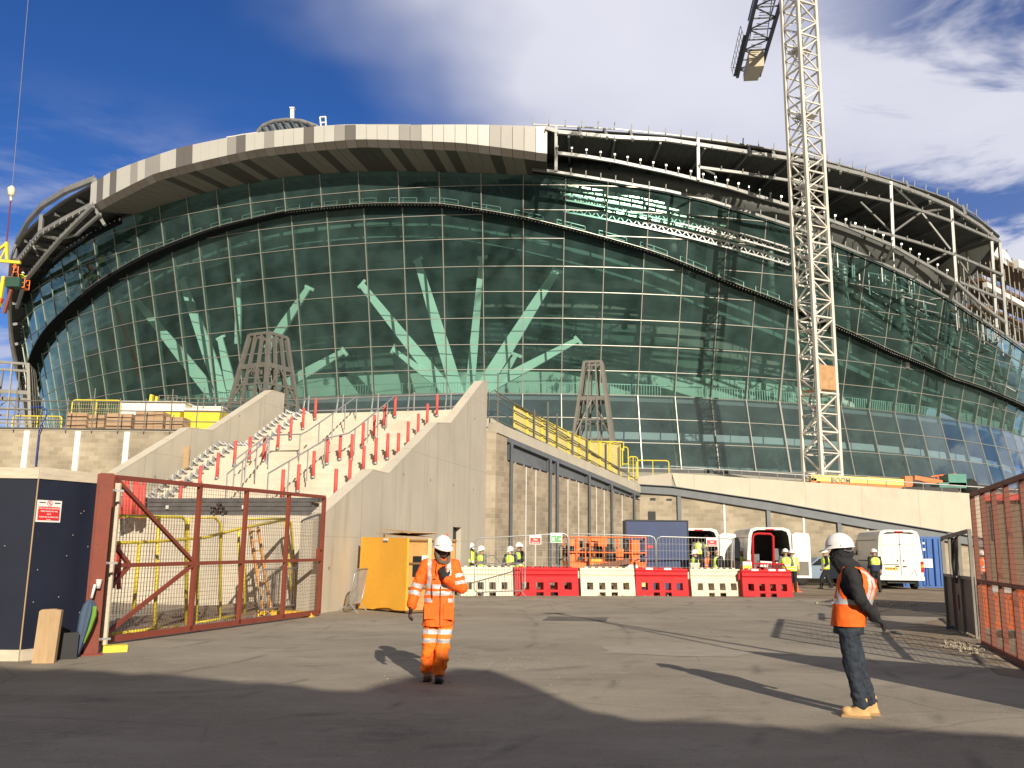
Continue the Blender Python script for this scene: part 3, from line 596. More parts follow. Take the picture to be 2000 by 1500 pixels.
# ---------------------------------------------------------------- the stadium
def SPt(a, o, z):
    a = radians(a); return Vector((SX+(SR+o)*sin(a), SY-(SR+o)*cos(a), z))
def oz(z): return .25*(z-16) if z > 16 else 1.4*(16-z)/7.
ZF = [(-66, 9), (-63, 17), (-61, 22), (-57, 24.6), (-52.9, 25.8), (-48.1, 27.1), (-41.7, 28.6), (-36.8, 30), (-30.4, 31.6), (-23.8, 32.8), (-18.3, 33.4), (-12.3, 33.4), (-7.2, 33), (-2.2, 31.7), (2.1, 30.3), (6.5, 28.8), (11.9, 26.4), (15.9, 25), (19.7, 23.5), (25.1, 21.7), (32.3, 20.1), (40.5, 19.4), (47.3, 19), (80, 18)]
ZG = [(-67, 12), (-63, 23), (-60.5, 29), (-56, 31.8), (-50.6, 32.9), (-44.7, 34), (-40.2, 34.8), (-36.4, 35.2), (-32.7, 35.6), (-22.9, 36.3), (-17.7, 36.5), (-12.7, 36.3), (-2.9, 35.4), (-.6, 35.4), (3.6, 35), (6.8, 34.4), (12.1, 33.1), (15.4, 32.2), (19.7, 30.9), (26.4, 29.1), (30.4, 27.9), (38.5, 25.9), (50, 23.5), (80, 22)]
RE = [(-67, (1.5, 12.0)), (-63, (3.6, 23.5)), (-60, (4.4, 26.4)), (-56, (5.6, 29.2)), (-52, (6.8, 32.0)), (-48, (8.1, 34.3)), (-41.7, (10.0, 35.4)), (-35, (10.6, 36.8)), (-30, (10, 38.4)), (-24, (10, 39.1)), (-18.6, (10, 39.2)), (-13.5, (10, 39.0)), (-8.6, (10, 38.4)), (-.9, (10, 37.9)), (6, (10, 37.6)), (12, (10, 37.2)), (15.5, (10, 36.7)), (20.5, (10, 36.0)), (25, (10, 35.3)), (29.8, (10, 33.1)), (30.4, (10, 32.4)), (31.2, (2, 27.6)), (50, (0, 24)), (90, (0, 22))]
zfold = lambda a: lerpt(ZF, a)
zgl = lambda a: lerpt(ZG, a)
STM_ = thing('stadium', 'huge unfinished stadium with green glass facade and half-clad curved roof', 'stadium', (SX, SY, 0))
S = STM_
GM = glass_mat('green_tinted_glass', (.50, .72, .66), .05)
GM2 = glass_mat('clear_blue_grey_glass', (.56, .70, .74), .22, gcol=(.85, .95, 1))
mull_m = mat('pale_aluminium_mullion', (.34, .335, .30), .4, .35, var=.08)
fin_m = mat('green_grey_glazing_fin', (.11, .14, .12), .5, .2, var=.15)
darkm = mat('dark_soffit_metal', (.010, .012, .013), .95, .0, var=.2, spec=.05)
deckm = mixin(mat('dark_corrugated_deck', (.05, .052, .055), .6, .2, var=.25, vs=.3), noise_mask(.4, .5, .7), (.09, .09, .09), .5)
NK0, NK1 = -25, 24
AK = [-2.15+2.63*k for k in range(NK0, NK1)]
rows_low = [9.0, 11.4, 13.7, 16.0]
rows_up = [16.0, 18.2, 20.5, 22.9, 25.3, 27.6, 30.1, 32.3, 34.5, 36.9]
random.seed(3)
panes = []
def pane_poly(k, z0f, z1f, c):
    a0, a1 = AK[k], AK[k+1]; j = lambda: random.uniform(-.006, .006)
    q = [(a0, z0f(a0)), (a1, z0f(a1)), (a1, z1f(a1)), (a0, z1f(a0))]
    if all(abs(q[i][1]-q[3-i][1]) < .15 for i in (0, 1)): return None
    return [SPt(a, oz(z)+c+j(), z) for a, z in q]
K = len(AK)-1
trans = {}
def clampf(z, f, up):     # below / above a sloping limit
    return (lambda a: min(z, f(a))) if not up else (lambda a: max(z, f(a)))
for k in range(K):
    for z0, z1 in zip(rows_low, rows_low[1:]):
        p = pane_poly(k, lambda a: z0, lambda a: z1, 0); panes.append((p, 1, k))
    for z0, z1 in zip(rows_up, rows_up[1:]):
        p = pane_poly(k, clampf(z0, zfold, False), clampf(z1, zfold, False), 0)
        if p: panes.append((p, 0, k))
        lo = lambda a, z=z0: min(max(z, zfold(a)-.12), zgl(a)); hi = lambda a, z=z1: min(max(z, zfold(a)-.12), zgl(a))
        p = pane_poly(k, lo, hi, 1.0)
        if p: panes.append((p, 0, k))
def pxarea(p):
    Q = []
    for v in p:
        w = cos(PIT)*v.y+sin(PIT)*(v.z-CH); Q.append((v.x/w, (-sin(PIT)*v.y+cos(PIT)*(v.z-CH))/w))
    if max(abs(q[0]) for q in Q) > .6: return 0
    return abs(sum(Q[i][0]*Q[(i+1) % 4][1]-Q[(i+1) % 4][0]*Q[i][1] for i in range(4)))/2
panes.sort(key=lambda q: -pxarea(q[0]))
rest = MB()
for i, (p, lo, k) in enumerate(panes):
    if i < 99:
        mb = MB(); mb.add(p, [(0, 1, 2, 3)]); mb.build('glass_pane', GM2 if lo else GM, S, world=True)
    else: rest.k = lo; rest.add(p, [(0, 1, 2, 3)])
rest.build('glass_pane', [GM, GM2], S, world=True, kind='stuff')
# mullions: slim outer cap, deep inner fin
for k, a in enumerate(AK):
    joint = abs(a-16.3) < .3
    mb = MB(); w = .075 if not joint else .16
    def strip(z0, z1, c, n=5):
        for i in range(n):
            za = z0+(z1-z0)*i/n; zb = z0+(z1-z0)*(i+1)/n; up = (sin(radians(a)), -cos(radians(a)), 0)
            mb.k = 0; mb.beam(SPt(a, oz(za)+c+.03, za), SPt(a, oz(zb)+c+.03, zb), w, .08, up=up)
            mb.k = 1; mb.beam(SPt(a, oz(za)+c-.20, za), SPt(a, oz(zb)+c-.20, zb), .06, .32, up=up)
    strip(9, 16, 0, 1); strip(16, max(16.2, zfold(a)), 0, 3)
    if zgl(a) > zfold(a)+.3: strip(zfold(a)-.1, zgl(a), 1.0, 3)
    mb.build('mullion', [mull_m, fin_m], S, world=True)
# transoms
def arc(mb, fa, a0, a1, w, h=None, st=1.315, **kw):
    n = max(1, int(abs(a1-a0)/st)); P = [fa(a0+(a1-a0)*i/n) for i in range(n+1)]
    for p, q in zip(P, P[1:]): mb.beam(p, q+(q-p)*.002, w, h, **kw)
for z in rows_low[:]+rows_up[1:]:
    for c in (0, 1.0):
        mb = MB()
        for k in range(K+1):
            ok = k < K
            if ok:
                a0, a1 = AK[k], AK[k+1]; ok = (z <= min(zfold(a0), zfold(a1))) if c == 0 else (min(zgl(a0), zgl(a1)) >= z >= max(zfold(a0), zfold(a1)))
            if ok: mb.beam(SPt(a0-.01, oz(z)+c+.03, z), SPt(a1+.01, oz(z)+c+.03, z), .07, .055 if z != 16 else .12)
            elif mb.v: mb.build('transom', mull_m if z != 16 else fin_m, S, world=True); mb = MB()
# small white bolts in a row along the ledge
mb = MB()
for k in range(K):
    a = AK[k]
    for i in range(12):
        z = zfold(a)-.15; aa = a+2.63*(i+.5)/12
        z = zfold(aa)-.12
        if -66 < aa < 55: mb.box(SPt(aa, oz(z)+.86, z), (.07, .07, .07))
mb.build('ledge_bolt', M['white'], S, world=True, kind='stuff')
# the sweeping ledge between the two skins, its light nosing and handrail
mb = MB(); rows = [[], [], [], []]
for i in range(0, 121):
    a = -65+i*1.0; z = zfold(a); th_ = .42 if a < -30 else max(.08, .42-(a+30)*.024)
    for r, (o, dz) in enumerate(((-.9, -.05), (1.02, -.05), (1.02, -th_), (-.9, -th_))): rows[r].append(SPt(a, oz(z)+o, z+dz))
for r0, r1 in ((0, 1), (1, 2), (2, 3)): mb.grid([rows[r0], rows[r1]])
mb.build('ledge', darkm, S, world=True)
mb = MB(); arc(mb, lambda a: SPt(a, oz(zfold(a))+1.06, zfold(a)+.0), -62, 55, .045, .045); mb.build('ledge_nosing', mull_m, S, world=True)
mb = MB()
railm = mat('white_handrail', (.52, .53, .52), .35, .2)
for i in range(-56, 22):
    a = i*.9
    f = lambda a, h: SPt(a, oz(zfold(a))+.55, zfold(a)+h)
    if i % 3 != 2: mb.beam(f(a, .7), f(a+.86, .7), .045); mb.beam(f(a, .36), f(a+.86, .36), .035)
    mb.beam(f(a, 0), f(a, .7), .04)
mb.build('handrail', railm, S, world=True)
# interior
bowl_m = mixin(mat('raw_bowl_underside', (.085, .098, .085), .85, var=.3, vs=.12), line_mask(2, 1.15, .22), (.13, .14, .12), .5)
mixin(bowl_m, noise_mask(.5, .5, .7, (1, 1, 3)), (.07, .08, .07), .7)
def ring(name, prof, m, a0=-100, a1=100, st=2, flip=False):
    mb = MB(); mb.grid([[SPt(a0+st*i, o, z) for i in range(int((a1-a0)/st)+1)] for o, z in prof], flip=flip); return mb.build(name, m, S, world=True)
pr = []; z = 20.2; o = -15.5
while z < 33: pr += [(o, z), (o, z+.7)]; o += .60; z += 1.1; pr.append((o-.02, z-.38))
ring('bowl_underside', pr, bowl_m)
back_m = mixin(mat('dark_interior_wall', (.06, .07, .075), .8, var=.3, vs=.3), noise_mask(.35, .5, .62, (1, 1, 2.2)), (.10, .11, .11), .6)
mb = MB(); bw = [[], []]
for i in range(0, 118):
    a = -64+i*1.0; z = zfold(a)
    for r, dz in enumerate((-.5, -2.1)): bw[r].append(SPt(a, oz(z)-2.6, z+dz))
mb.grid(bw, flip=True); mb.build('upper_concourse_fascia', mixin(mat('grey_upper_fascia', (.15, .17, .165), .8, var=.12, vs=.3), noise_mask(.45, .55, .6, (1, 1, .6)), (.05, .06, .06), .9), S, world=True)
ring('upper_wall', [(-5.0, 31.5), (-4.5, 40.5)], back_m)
white_i = mixin(mat('white_concourse_wall', (.62, .62, .58), .8, var=.06, vs=.3), noise_mask(.3, .56, .60, (1, 1, .8)), (.14, .14, .13), .9)
ring('concourse_wall', [(-14.5, 16.0), (-14.0, 20.9)], white_i)
low_i = mixin(mixin(mat('lower_concourse_wall', (.30, .31, .30), .8, var=.1, vs=.3), noise_mask(.28, .52, .56, (1, 1, .9), loc=(3, 1, 2)), (.62, .62, .58), .9), noise_mask(.5, .56, .60, (1, 1, 1.2), loc=(1, 5, 2)), (.03, .03, .03), .9)
ring('lower_wall', [(-7.5, 8.7), (-7.5, 16.0)], low_i)
sl = mat('pale_floor_slab', (.30, .30, .28), .8, var=.1)
ring('floor_slab', [(-.25, 15.95), (-.25, 15.45), (-15, 15.45)], sl, flip=True); ring('floor_slab', [(-.3, 15.96), (-15, 15.96)], sl)
ring('floor_slab', [(1.2, 8.95), (-9, 8.95)], sl)
ring('mezzanine_slab', [(-3.0, 12.9), (-3.0, 12.2), (-8, 12.2)], M['white'], flip=True)
base_m = mat('dark_base_skirt', (.05, .055, .06), .6, var=.2)
ring('base_skirt', [(1.5, 6.5), (1.45, 8.95)], base_m)
mb = MB()   # balustrade of slim white bars at the upper concourse
for i in range(-620, 560, 2):
    a = i*.1
    if (i // 26) % 5 == 3: continue
    mb.beam(SPt(a, -1.1, 16.0), SPt(a, -1.1, 17.25), .045)
arc(mb, lambda a: SPt(a, -1.1, 17.25), -62, 56, .06, .06)
mb.build('balustrade', railm, S, world=True, kind='stuff')
# the branching white tree columns behind the glass
treem = mat('white_column_paint', (.86, .86, .82), .6, var=.03)
tree = [((268, 588), (412, 765), 15), ((355, 546), (440, 780), 16), ((467, 538), (465, 650), 7), ((603, 562), (535, 665), 12), ((672, 686), (575, 742), 12), ((430, 660), (455, 770), 12),
        ((706, 556), (872, 762), 15), ((815, 508), (892, 762), 16), ((941, 503), (918, 762), 11), ((1087, 528), (938, 765), 17), ((1128, 664), (972, 748), 12), ((768, 683), (850, 745), 9), ((1008, 693), (972, 750), 9)]
for (x0, y0), (x1, y1), w in tree:
    A = cyl(x1, y1, -3.6); B = cyl(x0, y0, -2.8); W = w*A.y/FPX*1.2; d = (B-A).normalized(); mb = MB()
    C = A-d*1.2
    n = d.cross(Vector((0, -1, 0))).normalized(); 
    def sec(p, ww, hh): 
        up = d.cross(n); return [p+n*(i*ww/2)+up*(j*hh/2) for i, j in ((-1, -1), (1, -1), (1, 1), (-1, 1))]
    s0 = sec(C, W*1.35, .5); s1 = sec(A+(B-A)*.35, W*1.25, .5); s2 = sec(B, W*.7, .35)
    mb.add(s0+s1+s2, [(0, 1, 5, 4), (1, 2, 6, 5), (2, 3, 7, 6), (3, 0, 4, 7), (4, 5, 9, 8), (5, 6, 10, 9), (6, 7, 11, 10), (7, 4, 8, 11), (8, 9, 10, 11), (3, 2, 1, 0)])
    mb.beam(B-n*.45-d*.1, B+n*.6+d*.15, .3, .16, up=d.cross(n))
    mb.build('tree_column', treem, S, world=True)
# tall round posts inside the upper band
for (x, y0, y1, o) in ((1315, 372, 492, 1), (1508, 392, 580, 2), (1657, 410, 690, 3), (1770, 450, 720, 3), (1853, 495, 640, 2), (811, 360, 410, -1), (687, 372, 412, -1), (1085, 385, 440, -1)):
    A = cyl(x, y1, o-2); B = cyl(x, y0, o-2); mb = MB(); mb.tube([(A.x, A.y, A.z), (A.x, A.y, B.z)], .36 if o > 0 else .22, 12); 
    if o > 0: mb.tube([(A.x, A.y, B.z-.15), (A.x, A.y, B.z+.1)], .5, 12); mb.tube([(A.x, A.y, A.z+(B.z-A.z)*.5), (A.x, A.y, A.z+(B.z-A.z)*.5+.3)], .39, 12)
    mb.build('round_post', M['steelpale'], S, world=True)
# ---- roof
mb = MB(); A_ = [-67+1.0*i for i in range(150)]
R1 = []; R2 = []; R3 = []; R0 = []
for a in A_:
    o, z = lerpt(RE, a); R0.append(SPt(a, o-.15, z-.45)); R1.append(SPt(a, o, z)); R2.append(SPt(a, o-3, z+.35)); R3.append(SPt(a, -38, 41.5))
mb.grid([R1, R2, R3], flip=False, smooth=True)
mb.add([SPt(-180+6*i, -38, 41.5) for i in range(60)]+[Vector((SX, SY, 43))], [(i, (i+1) % 60, 60) for i in range(60)])
mb.build('roof', mat('pale_roof_sheet', (.35, .35, .34), .5, .2, var=.1), S, world=True)
mb = MB()        # corrugated underside: narrow radial-running troughs
rows = []
Z3 = [Vector(p) for p in R3]
n = 0; va = []; vb = []
for i in range(0, 149*4):
    a = -67+.25*i; o, z = lerpt(RE, a); h = .09 if i % 2 else 0; va.append(SPt(a, o-.3, z-.32+h)); vb.append(SPt(a, -5, max(zgl(a)+1.6, z-.2)+h if a > -62 else z))
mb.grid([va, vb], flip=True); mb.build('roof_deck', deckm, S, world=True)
mb = MB()        # radial ribs under the deck
for i in range(-24, 22):
    a = -2.15+2.63*i
    if a < -60: continue
    o, z = lerpt(RE, a); mb.beam(SPt(a, o-.4, z-.5), SPt(a+.9, -4.5, max(zgl(a)+1.3, z-.6)), .18, .35)
mb.build('roof_rib', M['darksteel'], S, world=True)
# smooth grey duct-like membrane above the exposed glass head
mb = MB(); memb = mat('grey_membrane', (.10, .105, .10), .5, .1, var=.15, vs=.4)
rr = [[], [], [], []]
for i in range(0, 63):
    a = -62+1.5*i
    o, z = lerpt(RE, a); g = zgl(a)
    for r, (f, oo) in enumerate(((.12, oz(g)-.8), (.3, oz(g)+.1), (.5, oz(g)+.3), (.72, oz(g)-1.6))): rr[r].append(SPt(a, oo, g+(z-g)*f))
mb.grid(rr, smooth=True, flip=True); mb.build('membrane', memb, S, world=True)
# ---- fitted cladding: fascia, chamfer and soffit panels from a=-31.6 to a=-.9
CL = [mat('cladding_%s' % n_, c_, .42, .15, var=.04, vs=.6) for n_, c_ in (('ivory', (.58, .575, .54)), ('silver', (.36, .35, .33)), ('grey', (.17, .16, .15)), ('brown', (.042, .036, .032)), ('taupe', (.14, .127, .112)))]
FB = [(-33, 35.9), (-31.6, 35.5), (-26, 37.1), (-18.2, 37.65), (-11.6, 37.5), (-5.6, 36.6), (-.9, 35.5)]
NP = 48; a0c, a1c = -32.0, -.75
random.seed(11)
pf = []; c = 0
patt = 'IGIGIISISSIIGGIIIISGIISIIIGIISGIIIISSIIIIIISSSSIIIII'
fmap = {'I': 0, 'S': 1, 'G': 2}
for i in range(NP):
    aa = a0c+(a1c-a0c)*i/NP; ab = a0c+(a1c-a0c)*(i+1)/NP; g = .0009
    aa2 = aa+.012; ab2 = ab-.012
    def q(o0f, z0f, o1f, z1f): return [SPt(aa2, o0f(aa2), z0f(aa2)), SPt(ab2, o0f(ab2), z0f(ab2)), SPt(ab2, o1f(ab2), z1f(ab2)), SPt(aa2, o1f(aa2), z1f(aa2))]
    zt = lambda a: lerpt(RE, a)[1]+.05; zb = lambda a: lerpt(FB, a)
    def solid(qd, m, name):
        nrm = (qd[1]-qd[0]).cross(qd[3]-qd[0]).normalized(); b = [p-nrm*.08 for p in qd]; mb = MB()
        mb.add(qd+b, [(0, 1, 2, 3), (7, 6, 5, 4), (0, 4, 5, 1), (1, 5, 6, 2), (2, 6, 7, 3), (3, 7, 4, 0)]); mb.build(name, m, S, world=True)
    solid(q(lambda a: 10.1, zb, lambda a: 10.25, zt), CL[fmap[patt[i % len(patt)]]], 'fascia_panel')
    solid(q(lambda a: 9.5, lambda a: zb(a)-.5, lambda a: 10.1, zb), CL[random.choice((4, 4, 2, 2, 4))], 'chamfer_panel')
    # soffit panels drift sideways towards the glass, as in the photo
    sh = .9*(1-(i/NP))**.7+.05
    o0 = oz(zgl(aa))+1.0
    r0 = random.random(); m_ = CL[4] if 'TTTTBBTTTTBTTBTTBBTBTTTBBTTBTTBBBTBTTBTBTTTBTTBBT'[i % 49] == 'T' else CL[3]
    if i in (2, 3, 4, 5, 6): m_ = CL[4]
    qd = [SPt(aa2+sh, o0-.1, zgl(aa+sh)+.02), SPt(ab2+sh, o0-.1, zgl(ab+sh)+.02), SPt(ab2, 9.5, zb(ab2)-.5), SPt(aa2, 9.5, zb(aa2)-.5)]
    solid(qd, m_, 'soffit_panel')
for i in range(4):
    aa = -14.4+i*1.42; pts = [SPt(aa, 9.3, lerpt(RE, aa)[1]+.1), SPt(aa+1.4, 9.3, lerpt(RE, aa+1.4)[1]+.1), SPt(aa+1.4, 9.0, lerpt(RE, aa+1.4)[1]+.72), SPt(aa, 9.0, lerpt(RE, aa)[1]+.72)]
    mb = MB(); mb.add(pts+[p+Vector((0, .1, 0)) for p in pts], [(0, 1, 2, 3), (7, 6, 5, 4), (3, 2, 6, 7), (1, 5, 6, 2), (0, 3, 7, 4)]); mb.build('upstand_panel', CL[(0, 0, 1, 1)[i]], S, world=True)
# ---- exposed steel frame, right and left
def cleats(mb, P, n, h, r=.07, drop=False):
    for p, q in zip(P, P[1:]):
        k = max(1, int((q-p).length/n))
        for i in range(k):
            c = p+(q-p)*(i/k); mb.beam(c+Vector((0, -.1, 0)), c+Vector((0, -.25, h)), .09, .09)
            if drop: mb.box(c+Vector((0, -.28, h+.03)), (.17, .17, .17))
def chord(pts, o, w=.42, cl=.95, h=.45, name='chord', m=None):
    P = [cyl(x, y, oo) for (x, y), oo in zip(pts, o if isinstance(o, (list, tuple)) else [o]*len(pts))]; mb = MB()
    for p, q in zip(P, P[1:]): mb.beam(p, q+(q-p)*.004, w*.5, w*.66)
    if cl: mb.k = 1; cleats(mb, P, cl, h, drop=(name == 'studded_chord'))
    mb.build(name if name != 'studded_chord' else 'chord', [m or M['steelpale'], M['galv']], S, world=True); return P
chord([(1066, 250), (1090, 258), (1200, 268), (1300, 273), (1420, 291), (1541, 310), (1608, 322), (1680, 340), (1737, 357), (1800, 380), (1856, 404), (1915, 442), (1952, 474)], 10.3, .5, 1.2, -.3)
chord([(1040, 243), (1200, 252), (1300, 262), (1420, 277), (1541, 297), (1640, 321), (1740, 350), (1850, 387), (1905, 420), (1950, 460)], 9.2, .18, 1.3, .5)
chord([(1088, 299), (1145, 306), (1200, 315), (1300, 336), (1420, 365), (1545, 403), (1650, 441), (1741, 479), (1810, 518), (1866, 550)], 10.2, name='studded_chord')
chord([(1866, 550), (1910, 590), (1963, 630)], 10.2, .4, 1.2)
chord([(1874, 551), (1958, 585)], 10.2, .35, 1.2)
chord([(1366, 327), (1450, 338), (1543, 353), (1640, 372), (1740, 394), (1800, 412), (1860, 433), (1950, 472)], 10.4, .36, 1.4, .3)
chord([(1660, 440), (1740, 459), (1800, 476), (1865, 498), (1958, 537)], 10.4, .34, 1.4, .25)
E1 = [(1040, 330), (1086, 336), (1202, 355), (1300, 372), (1380, 390), (1454, 412), (1545, 441), (1650, 483), (1720, 513), (1790, 546), (1860, 586), (1965, 656), (2060, 725)]
chord(E1, 7.4, .36, 1.35, .5); chord([(x, y+7) for x, y in E1], 7.1, .16, 0, m=darkm)
VV = [((1086, 247), (1086, 334), 10.3, 10.0), ((1363, 270), (1364, 352), 10.3, 10.3), ((1739, 355), (1744, 482), 10.4, 10.3), ((1745, 482), (1731, 510), 10.3, 8), ((1857, 403), (1867, 551), 10.4, 10.3), ((1867, 551), (1856, 584), 10.3, 8), ((1935, 455), (1946, 640), 10.2, 10), ((1952, 474), (1966, 655), 10.4, 10),
      ((1744, 362), (1797, 411), 10.2, 9.5), ((1797, 411), (1856, 487), 9.5, 10.2), ((1857, 406), (1800, 414), 10, 9.6), ((1800, 414), (1746, 453), 9.6, 10.2), ((1681, 395), (1743, 455), 8, 10), ((1856, 491), (1812, 515), 10, 9.6), ((1560, 318), (1620, 345), 6, 8), ((1868, 552), (1935, 628), 9.5, 8.5), ((1868, 500), (1935, 600), 7, 7.5), ((1395, 340), (1366, 327), 8, 10)]
for (x0, y0), (x1, y1), o0, o1 in VV:
    A = cyl(x0, y0, o0); B = cyl(x1, y1, o1); w = .26 if abs(x1-x0) < 16 else .14; mb = MB(); mb.beam(A, B, w, w, up=(1, 0, 0)); mb.build('frame_post' if w > .2 else 'brace', M['steelpale'], S, world=True)
# short drop ribs along the roof edge
mb = MB()
for x, y in ((1130, 255), (1180, 258), (1230, 262), (1460, 290), (1508, 298), (1636, 326), (1683, 338), (1770, 362), (1811, 385), (1880, 408)):
    A = cyl(x, y-6, 9.6); B = cyl(x+6, y+12, 10.4); mb.beam(A, B, .22, .25)
mb.build('edge_bracket', M['steelpale'], S, world=True)
# left-hand truss
def pa(x, y, a):
    a = radians(a); n = Vector((cos(a), sin(a), 0)); d = ray(x, y); t_ = n.dot(Vector((SX, SY, 0)))/n.dot(Vector((d.x, d.y, 0))); return d*t_+Vector((0, 0, CH))
def la(x, y):  # angle round the stadium guessed from the edge curve
    return lerpt([(18, -52), (35, -43), (60, -39), (83, -36.5), (120, -34), (150, -33), (185, -32), (240, -30.5)], x)
def lchord(pts, w, cl=1.0, h=.4, name='chord', m=None):
    P = [pa(x, y, a) for x, y, a in pts]; mb = MB()
    for p, q in zip(P, P[1:]): mb.beam(p, q+(q-p)*.004, w*.8, w)
    if cl: mb.k = 1; cleats(mb, P, cl, h)
    mb.build(name, [m or M['steelpale'], M['galv']], S, world=True)
lchord([(185, 350, -32), (130, 372, -34.5), (83, 401, -37.5), (55, 432, -40.5), (33, 473, -44.5), (22, 515, -49), (18, 560, -53), (18, 600, -56), (22, 660, -58.5), (30, 707, -60.5), (38, 742, -62)], .55, .7, .35)
lchord([(183, 398, -32), (120, 431, -34.5), (77, 456, -37), (35, 509, -42), (24, 545, -48)], .42, .8, -.5)
lchord([(182, 402, -31.5), (120, 464, -35), (93, 495, -37.5), (50, 547, -43), (33, 600, -52)], .42, .9, .3)
lchord([(196, 418, -31), (150, 458, -34)], .3, 0)
lchord([(235, 432, -31.2), (180, 459, -34.5), (133, 488, -38), (90, 526, -43), (53, 573, -50), (38, 620, -56), (35, 660, -59), (36, 700, -60.5), (38, 740, -61.5)], .5, .8, .25, m=darkm)
for q0, q1, w in (((186, 350, -32), (181, 402, -32), .45), ((82, 421, -38), (79, 455, -37.2), .4), ((32, 478, -44.5), (29, 507, -43), .4), ((85, 460, -37), (116, 467, -35.5), .25), ((70, 482, -39), (93, 490, -37.6), .25), ((182, 402, -32), (205, 440, -31), .3), ((150, 458, -34), (119, 466, -35.5), .2), ((60, 470, -40), (75, 500, -39), .2)):
    mb = MB(); mb.beam(pa(*q0), pa(*q1), w, w, up=(1, 0, 0)); mb.build('frame_post', M['steelpale'], S, world=True)
# roof lantern on the crown of the roof
LT = thing('roof_lantern', 'oval glazed lantern with slanting ribs on top of the stadium roof', 'roof lantern', SPt(-18, 6, 39.5))
pp = [(503, 268), (505, 255), (515, 245), (535, 237), (560, 234), (590, 237), (615, 246), (628, 253)]
F = [cyl(x, y, 5) for x, y in pp]; Bk = [p+Vector((.5, 6, 1.0)) for p in F]; low = [cyl(x, y, 6) for x, y in ((503, 270), (520, 270), (545, 268), (570, 265), (600, 259), (628, 254))]
mb = MB(); mb.tube(F, .22, 8); mb.tube(F+[Bk[-1]]+Bk[::-1]+[F[0]], .12, 6); mb.build('rim', M['steelpale'], LT, world=True)
mb = MB(); c = sum(F, Vector())/len(F); mb.add([c]+F, [(0, i+1, i+2) for i in range(len(F)-1)]+[(0, len(F), 1)]); mb.grid([F, Bk], smooth=True); mb.build('glazing', mat('grey_lantern_glass', (.16, .20, .24), .15, var=.2), LT, world=True)
for i, (x0, y0, x1, y1) in enumerate(((510, 266, 507, 254), (526, 266, 512, 247), (542, 264, 524, 241), (557, 262, 537, 237), (572, 260, 551, 235), (588, 258, 566, 234), (603, 256, 583, 236), (616, 254, 600, 240), (626, 253, 614, 245))):
    mb = MB(); mb.beam(cyl(x0, y0, 5.6), cyl(x1, y1, 5.2), .12, .16); mb.build('rib', M['darksteel'], LT, world=True)
t = thing('roof_vent', 'small white upright vent post behind the roof lantern', 'vent post', cyl(571, 235, 2)); mb = MB(); mb.beam(cyl(571, 240, 2), cyl(571, 212, 2), .35, .35); mb.box(cyl(571, 212, 2), (.5, .5, .12)); mb.build('post', M['white'], t, world=True)
t = thing('roof_frame', 'little white goalpost frame on the roof right of the lantern', 'frame', cyl(632, 252, 6)); mb = MB()
for a, b in (((628, 253), (625, 229)), ((637, 252), (636, 228)), ((625, 229), (636, 228)), ((625, 240), (637, 239))): mb.beam(cyl(*a, 6), cyl(*b, 6), .12)
mb.build('frame', M['white'], t, world=True)
t = thing('roof_walkway', 'low white lattice guard rail on the roof left of the lantern', 'guard rail', cyl(470, 270, 7)); mb = MB()
P = [cyl(x, y, 7) for x, y in ((443, 276), (458, 274), (473, 271), (488, 269), (502, 267))]; Q = [cyl(x, y-8, 7) for x, y in ((443, 276), (458, 274), (473, 271), (488, 269), (502, 267))]
for i in range(4): mb.beam(P[i], P[i+1], .1); mb.beam(Q[i], Q[i+1], .1); mb.beam(P[i], Q[i+1], .07); mb.beam(P[i], Q[i], .07)
mb.build('frame', M['white'], t, world=True)
# roof-truss zone below the head beam, sun highlight put into its pale colour
mb = MB(); mb.k = 0
brm = mat('highlight_metal', (.80, .76, .66), .3, .6, var=.05)
for yy, x0, x1, o in ((360, 1078, 1140, 4), (366, 1085, 1300, 4.2), (374, 1090, 1330, 4.4), (383, 1095, 1420, 4.6), (393, 1120, 1440, 4.4), (403, 1180, 1480, 4.6)):
    n = int((x1-x0)/22)
    for i in range(n):
        xa = x0+(x1-x0)*i/n; xb = x0+(x1-x0)*(i+.86)/n; dy = lambda x: (x-1080)*.155+((x-1080)/1000)**2*140
        mb.beam(cyl(xa, yy-8+dy(xa), o), cyl(xb, yy-8+dy(xb), o), .3, .16)
mb.build('roof_purlin', brm, S, world=True)
mb = MB(); dy = lambda x: (x-1080)*.165+((x-1080)/1000)**2*150
for y0 in (376, 399):
    x = 1100
    while x < 1540:
        a = cyl(x, y0+dy(x), 4.8); b = cyl(x+8, y0+11+dy(x+8), 4.8); c = cyl(x+16, y0+dy(x+16), 4.8); mb.beam(a, b, .08); mb.beam(b, c, .08); x += 16
    P = [cyl(x, y0+dy(x), 4.8) for x in range(1100, 1541, 40)]; Q = [cyl(x, y0+11+dy(x), 4.8) for x in range(1100, 1541, 40)]
    for r in (P, Q):
        for p, q in zip(r, r[1:]): mb.beam(p, q, .14)
mb.build('lattice_truss', railm, S, world=True)
